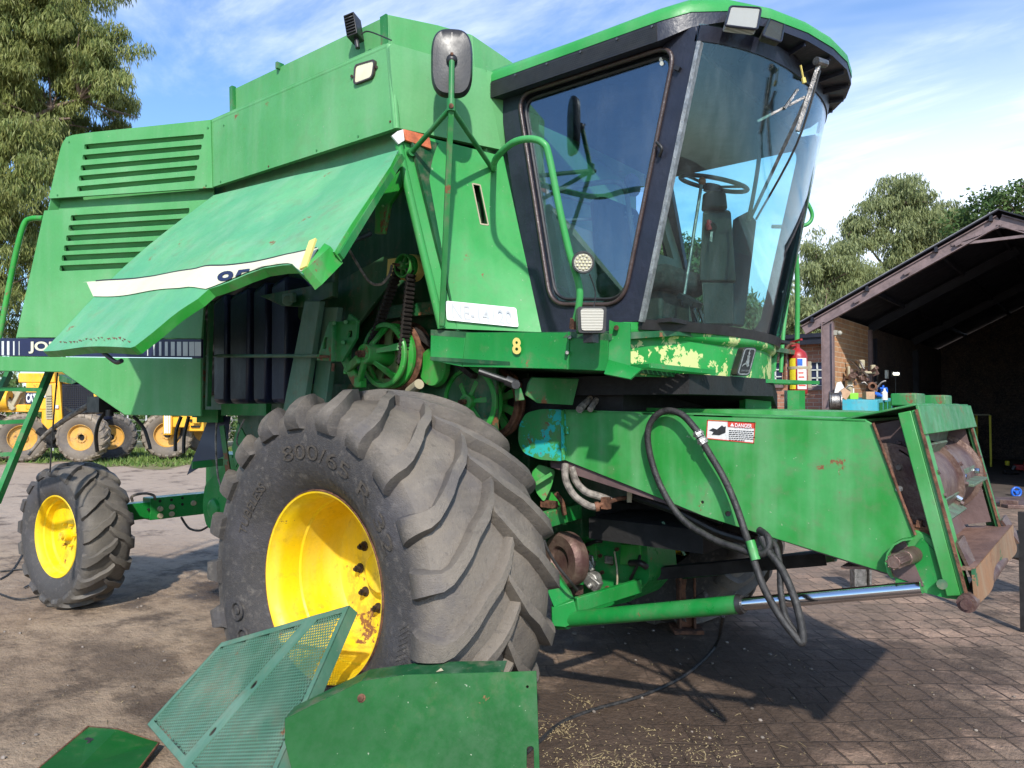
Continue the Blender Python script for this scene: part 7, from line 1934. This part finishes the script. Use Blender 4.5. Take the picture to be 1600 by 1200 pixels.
obj('white_stripe', m, WHITE, T2)
m = MB(); pbox(m, 296, 655, 310, 659, gd2-.25, .04); pbox(m, 298, 665, 312, 668, gd2-.25, .04); pbox(m, 268, 640, 280, 650, gd2-.45, .04); m.tube([G2(278, 690), G2(283, 680), G2(285, 668)], .05, 8); obj('chassis_slot', m, DARK, T2)

# fence posts and low wall line behind
GALVP = plain('fence_post_paint', (.55, .55, .52), .6, 0, .2, 5)
T = thing('wire_fence', 'wire fence with pale posts on the grass behind the yellow machines', 'fence', D(260, 700, 27).to_2d().to_3d())
pxs = list(range(-120, 1100, 29))
pts_f = []
for k, px in enumerate(pxs):
    p = D(px, 690, 27.0); p = V((p.x, p.y, 0)); pts_f.append(p); m = MB(); m.cyl(p, p+V((0, 0, 1.9)), .03, n=8); obj('post', m, GALVP, T, 40)
m = MB()
for z in (.4, .8, 1.2, 1.6, 1.85): m.tube([p+V((0, 0, z)) for p in pts_f], .006, 4, False)
obj('fence_wire', m, GALVP, T)

# ------------------------------------------------------------------ vegetation
def leaves_mesh(name, centers, radii, per, lw, ll, mat, droop=.8, parent=None, seed=1, flat=1.0, label=None):
    rg = np.random.default_rng(seed)
    n = len(centers)*per
    C_ = np.repeat(np.array(centers), per, 0); Rr = np.repeat(np.array(radii), per)
    d = rg.normal(size=(n, 3)); d /= np.linalg.norm(d, axis=1)[:, None]
    rad = Rr*(rg.random(n)**.45)
    P_ = C_+d*rad[:, None]*np.array([1, 1, .75*flat])
    a = rg.normal(size=(n, 3))*.55; a[:, 2] -= droop*1.4; a += d*.5; a /= np.linalg.norm(a, axis=1)[:, None]
    s = np.cross(a, rg.normal(size=(n, 3))); s /= np.linalg.norm(s, axis=1)[:, None]
    L = ll*(.6+.8*rg.random(n))[:, None]; Wd = lw*(.7+.6*rg.random(n))[:, None]
    v = np.stack([P_-a*L*.5, P_+s*Wd*.5-a*L*.05, P_+a*L*.5, P_-s*Wd*.5-a*L*.05], 1).reshape(-1, 3)
    me = bpy.data.meshes.new(name); me.vertices.add(n*4); me.loops.add(n*4); me.polygons.add(n)
    c0 = v.mean(0); me.vertices.foreach_set('co', (v-c0).ravel()); me.loops.foreach_set('vertex_index', np.arange(n*4)); me.polygons.foreach_set('loop_start', np.arange(0, n*4, 4)); me.polygons.foreach_set('loop_total', np.full(n, 4))
    me.materials.append(mat); me.update(calc_edges=True)
    o = bpy.data.objects.new(name, me); COL.objects.link(o)
    pl = V((0, 0, 0))
    if parent is not None: o.parent = parent; pl = WLOC[parent.name]
    o.location = V(c0)-pl; WLOC[o.name] = V(c0)
    return o
def tree(label, base, limbs, blobs, leafmat, per=90, lw=.07, ll=.34, trunk=.35, seed=1, cr=(.5, .9), ncl=1.0, droop=.8, cat='tree', name='eucalyptus_tree', group=None):
    """blobs: list of (centre, radius) crown masses; clusters fill them unevenly"""
    base = V(base); T = thing(name, label, cat, base, group); rg = random.Random(seed)
    cen, rad = [], []
    for c, R in blobs:
        c = V(c); k = int(ncl*14*(R**1.7))
        sub = [c+V((rg.gauss(0, 1), rg.gauss(0, 1), rg.gauss(0, .8))).normalized()*R*rg.uniform(.45, .95) for _ in range(max(4, int(k/4)))]
        for q in sub:
            for _ in range(4):
                p = q+V((rg.gauss(0, 1), rg.gauss(0, 1), rg.gauss(0, .8)))*.28*R**.6
                cen.append(tuple(p)); rad.append(rg.uniform(*cr))
    leaves_mesh('crown', cen, rad, per, lw, ll, leafmat, droop, T, seed)
    m = MB()
    fork = V(limbs[0][1]) if limbs else base+V((0, 0, 4))
    for L in limbs:
        pts = [V(p) for p in L]
        m.tube(pts, [trunk if L is limbs[0] else trunk*.5, trunk*.32 if L is limbs[0] else trunk*.10], 9, sub=5)
    k = 0
    for c, R in blobs:
        c = V(c); tip = min((V(p) for L in limbs for p in L[1:]), key=lambda p: (p-c).length)
        for _ in range(4):
            e = c+V((rg.gauss(0, 1), rg.gauss(0, 1), rg.gauss(0, .7)))*R*.45
            m.tube([tip, tip.lerp(e, .5)+V((rg.uniform(-.2, .2), rg.uniform(-.2, .2), rg.uniform(-.1, .3))), e], [trunk*.16, .015], 5, sub=3)
    obj('trunk', m, BARK, T, 60)
    return T
# big tree at left
d0 = 34
def E(px, py, d=d0): return D(px, py, d)
b0 = E(-90, 690); b0 = V((b0.x, b0.y, 0))
tree('huge drooping eucalyptus filling the upper left corner above the grader', b0,
     [[b0, E(-60, 480), E(-20, 300), E(15, 200), E(40, 60)], [E(-15, 290), E(30, 205), E(80, 170), E(125, 155)], [E(-20, 300), E(-120, 150), E(-200, 0)], [E(15, 200), E(60, 190), E(110, 185)]],
     [(E(55, 30), 3.0), (E(20, 90), 2.6), (E(92, 60, 35), 1.7), (E(80, 120), 1.6), (E(140, 85, 34), 1.45), (E(170, 92, 34.5), 1.15), (E(178, 130, 33.5), .8), (E(128, 125, 34), 1.2), (E(40, 100), 1.6), (E(75, 10), 2.0),
      (E(20, 245, 33), 1.6), (E(55, 275, 33), 1.5), (E(0, 320, 33), 2.4), (E(40, 350, 35), 1.7), (E(190, 195, 38), 1.2), (E(130, 205, 38), 1.3), (E(25, 440, 34), 2.4), (E(-20, 520, 34), 2.6), (E(60, 520, 37), 2.0), (E(-120, 300), 4.5), (E(-150, 80), 5), (E(45, 180), 1.7), (E(95, 200, 35), 1.5), (E(15, 150, 36), 2.0), (E(70, 240, 36), 1.6), (E(-60, -60), 4), (E(60, -80), 3.5)],
     LEAF_EUC, per=150, lw=.05, ll=.32, trunk=.42, seed=5, cr=(.34, .66), ncl=1.2, droop=1.3)
def simple_tree(label, px, py, d, R, leafm, seed, name='eucalyptus_tree', per=80, lw=.09, ll=.4, ncl=1.0, droop=.8, spread=1.0, blobs=None, group='trees behind the shed and building'):
    c = D(px, py, d); b0 = V((c.x, c.y, 0)); rg = random.Random(seed)
    bl = blobs or [(c+V((rg.uniform(-1, 1)*R*.8*spread, rg.uniform(-1, 1)*R*.8, rg.uniform(-.8, .6)*R)), R*rg.uniform(.38, .6)) for _ in range(8)]+[(c, R*.6)]
    return tree(label, b0, [[b0, b0.lerp(c, .5)+V((.3, 0, 0)), c-V((0, 0, R*.3)), c]], bl, leafm, per=per, lw=lw, ll=ll, trunk=.22, seed=seed, cr=(.4, .8), ncl=ncl, droop=droop, name=name, group=group)
d1 = 42
tree('tall pale eucalyptus rising behind the shed roof, with a ragged open crown', D(1390, 640, d1).to_2d().to_3d(), [[D(1390, 690, d1), D(1392, 520, d1), D(1398, 400, d1), D(1410, 320, d1)], [D(1392, 430, d1), D(1345, 370, d1)], [D(1395, 420, d1), D(1450, 370, d1)]],
     [(D(1412, 305, d1), 1.5), (D(1432, 325, d1), 1.1), (D(1385, 325, d1), 1.0), (D(1348, 350, d1), 1.1), (D(1330, 380, d1), .7), (D(1395, 375, d1), 1.6), (D(1440, 370, d1), 1.6), (D(1475, 355, d1), 1.4), (D(1420, 400, d1), 1.6), (D(1370, 430, d1), 1.2), (D(1490, 370, d1+3), 1.6)],
     LEAF_EUC2, per=120, lw=.06, ll=.30, trunk=.20, seed=11, cr=(.35, .7), ncl=1.5, droop=1.2, group='trees behind the shed and building')
simple_tree('grey green eucalyptus between the far cab rail and the shed roof', 1290, 430, 40, 2.0, LEAF_EUC2, 12, ncl=1.6, droop=1.1, per=110, lw=.06, ll=.3, blobs=[(D(1295, 405, 40), 1.4), (D(1270, 440, 40), 1.0), (D(1320, 440, 40), 1.3), (D(1345, 450, 41), 1.3), (D(1270, 490, 40), 1.3), (D(1310, 490, 41), 1.5), (D(1250, 510, 42), 1.5), (D(1350, 470, 43), 1.6)])
simple_tree('small leaved dark tree showing over the shed ridge at right', 1590, 350, 38, 2.4, LEAF_DARK, 13, 'broadleaf_tree', per=22, lw=.13, ll=.22, ncl=2.2, droop=.2, blobs=[(D(1595, 320, 38), 1.3), (D(1560, 335, 38), 1.2), (D(1530, 345, 39), 1.2), (D(1600, 345, 38), 1.6), (D(1500, 365, 39), 1.2), (D(1545, 315, 38), .7), (D(1595, 290, 38), .5)])
simple_tree('rounded dense tree seen through the windscreen beyond the cab', 1065, 415, 52, 2.6, LEAF_DARK, 14, 'broadleaf_tree', per=60, lw=.16, ll=.25, ncl=1.6, droop=.2, blobs=[(D(1062, 405, 52), 2.0), (D(1045, 430, 52), 2.0), (D(1085, 440, 52), 2.4), (D(1020, 460, 52), 2.6), (D(1070, 480, 52), 3)])
simple_tree('bushy tree low behind the brick building roof', 1225, 505, 36, 2.2, LEAF_EUC2, 15, per=60, ncl=1.3, blobs=[(D(1225, 500, 36), 1.6), (D(1250, 520, 36), 1.5), (D(1190, 520, 37), 1.8), (D(1150, 540, 37), 2.0)])
# bushy hedge line behind the fence: uncountable
cen, rad = [], []
rg = random.Random(21)
for k in range(420):
    px = rg.uniform(-150, 1000); d = rg.uniform(29, 33); p = D(px, 640, d); cen.append((p.x, p.y, rg.uniform(.2, 2.6 if px < 330 else 2.0))); rad.append(rg.uniform(.5, 1.1))
o = leaves_mesh('hedge', cen, rad, 60, .10, .22, LEAF_DARK, .3, None, 22); tag(o, 'dense dark green hedge running behind the wire fence', 'hedge', kind='stuff')
# grass strip
rgn = np.random.default_rng(4)
n = 26000
pxr = rgn.uniform(-200, 1000, n); dr_ = 20.5+rgn.random(n)**.8*8.5; edge = 1.2*np.sin(pxr*.02)+.6*np.sin(pxr*.07)
ok = dr_ > 21.3+edge; pxr, dr_ = pxr[ok], dr_[ok]; n = len(pxr)
fx, fyy = _fh.x+RT.x*(pxr-800)/FPX, _fh.y+RT.y*(pxr-800)/FPX
X_ = CAM.x+fx*dr_; Y_ = CAM.y+fyy*dr_
hgt = rgn.uniform(.03, .17, n)*(1+.6*np.sin(X_*2.1)*np.sin(Y_*1.7)); ang = rgn.uniform(0, PI, n); wd = .02+.02*rgn.random(n)
lean = rgn.normal(0, .08, (n, 2))
v = np.zeros((n, 3, 3)); v[:, 0, 0] = X_-np.cos(ang)*wd; v[:, 0, 1] = Y_-np.sin(ang)*wd; v[:, 1, 0] = X_+np.cos(ang)*wd; v[:, 1, 1] = Y_+np.sin(ang)*wd
v[:, 2, 0] = X_+lean[:, 0]; v[:, 2, 1] = Y_+lean[:, 1]; v[:, 2, 2] = hgt
me = bpy.data.meshes.new('grass'); me.vertices.add(n*3); me.loops.add(n*3); me.polygons.add(n); me.vertices.foreach_set('co', v.ravel()); me.loops.foreach_set('vertex_index', np.arange(n*3)); me.polygons.foreach_set('loop_start', np.arange(0, n*3, 3)); me.polygons.foreach_set('loop_total', np.full(n, 3)); me.materials.append(GRASS); me.update(calc_edges=True)
o = bpy.data.objects.new('grass', me); COL.objects.link(o); tag(o, 'strip of green grass along the yard edge under the yellow machines', 'grass', kind='stuff')
# verge under the grass
m = MB(); P_ = []
for k in range(41):
    px = -260+k*(1300/40); dd_ = 21.2+1.2*math.sin(px*.02)+.6*math.sin(px*.07); a = D(px, 600, dd_); b_ = D(px, 600, 60); P_ += [V((a.x, a.y, .006)), V((b_.x, b_.y, .006))]
m.add(P_, [(2*k, 2*k+2, 2*k+3, 2*k+1) for k in range(40)])
struct('grass_verge', m, plain('verge_soil', (.14, .16, .045), .95, 0, .5, 3, .01, c2=(.20, .15, .08)))

# chaff, straw and crumbs on the ground
m = MB(); r3 = random.Random(9)
CL = [(r3.gauss(1.1, .5), r3.gauss(.9, .6), r3.uniform(.04, .28)) for _ in range(34)]
for k in range(2300):
    if k < 1800:
        cxy = CL[int(r3.random()**1.5*len(CL))]; x, y = r3.gauss(cxy[0], cxy[2]), r3.gauss(cxy[1], cxy[2])
    else: x, y = r3.uniform(-4, 3), r3.uniform(-1.2, 3)
    z = gh(x, y)+.004; L_ = r3.uniform(.002, .007) if k % 14 else r3.uniform(.015, .045); a = r3.uniform(0, PI); w_ = .0025 if k % 14 else .001
    d = V((math.cos(a)*L_, math.sin(a)*L_, r3.uniform(-.001, .004))); s_ = V((-math.sin(a)*w_, math.cos(a)*w_, 0)); c = V((x, y, z))
    m.add([c-d-s_, c+d-s_, c+d+s_, c-d+s_, c+V((0, 0, .003))], [(0, 1, 4), (1, 2, 4), (2, 3, 4), (3, 0, 4)])
o = obj('straw_chaff', m, CHAFF, None, 0); tag(o, 'scattered straw and grain chaff on the dark soil by the front wheel', 'chaff', kind='stuff')
m = MB()
for k in range(260):
    x, y = r3.uniform(-4.5, 3.2), r3.uniform(-1.2, 3.5); s_ = r3.uniform(.004, .016)*(1.8 if r3.random() < .08 else 1); m.sphere((x, y, gh(x, y)+s_*.3), s_, 6, 4, (1, r3.uniform(.6, 1), .6))
o = obj('pebbles', m, plain('pebble', (.30, .25, .21), .9, 0, .4, 10), None, 60); tag(o, 'loose pebbles and clods scattered on the yard', 'pebbles', kind='stuff')
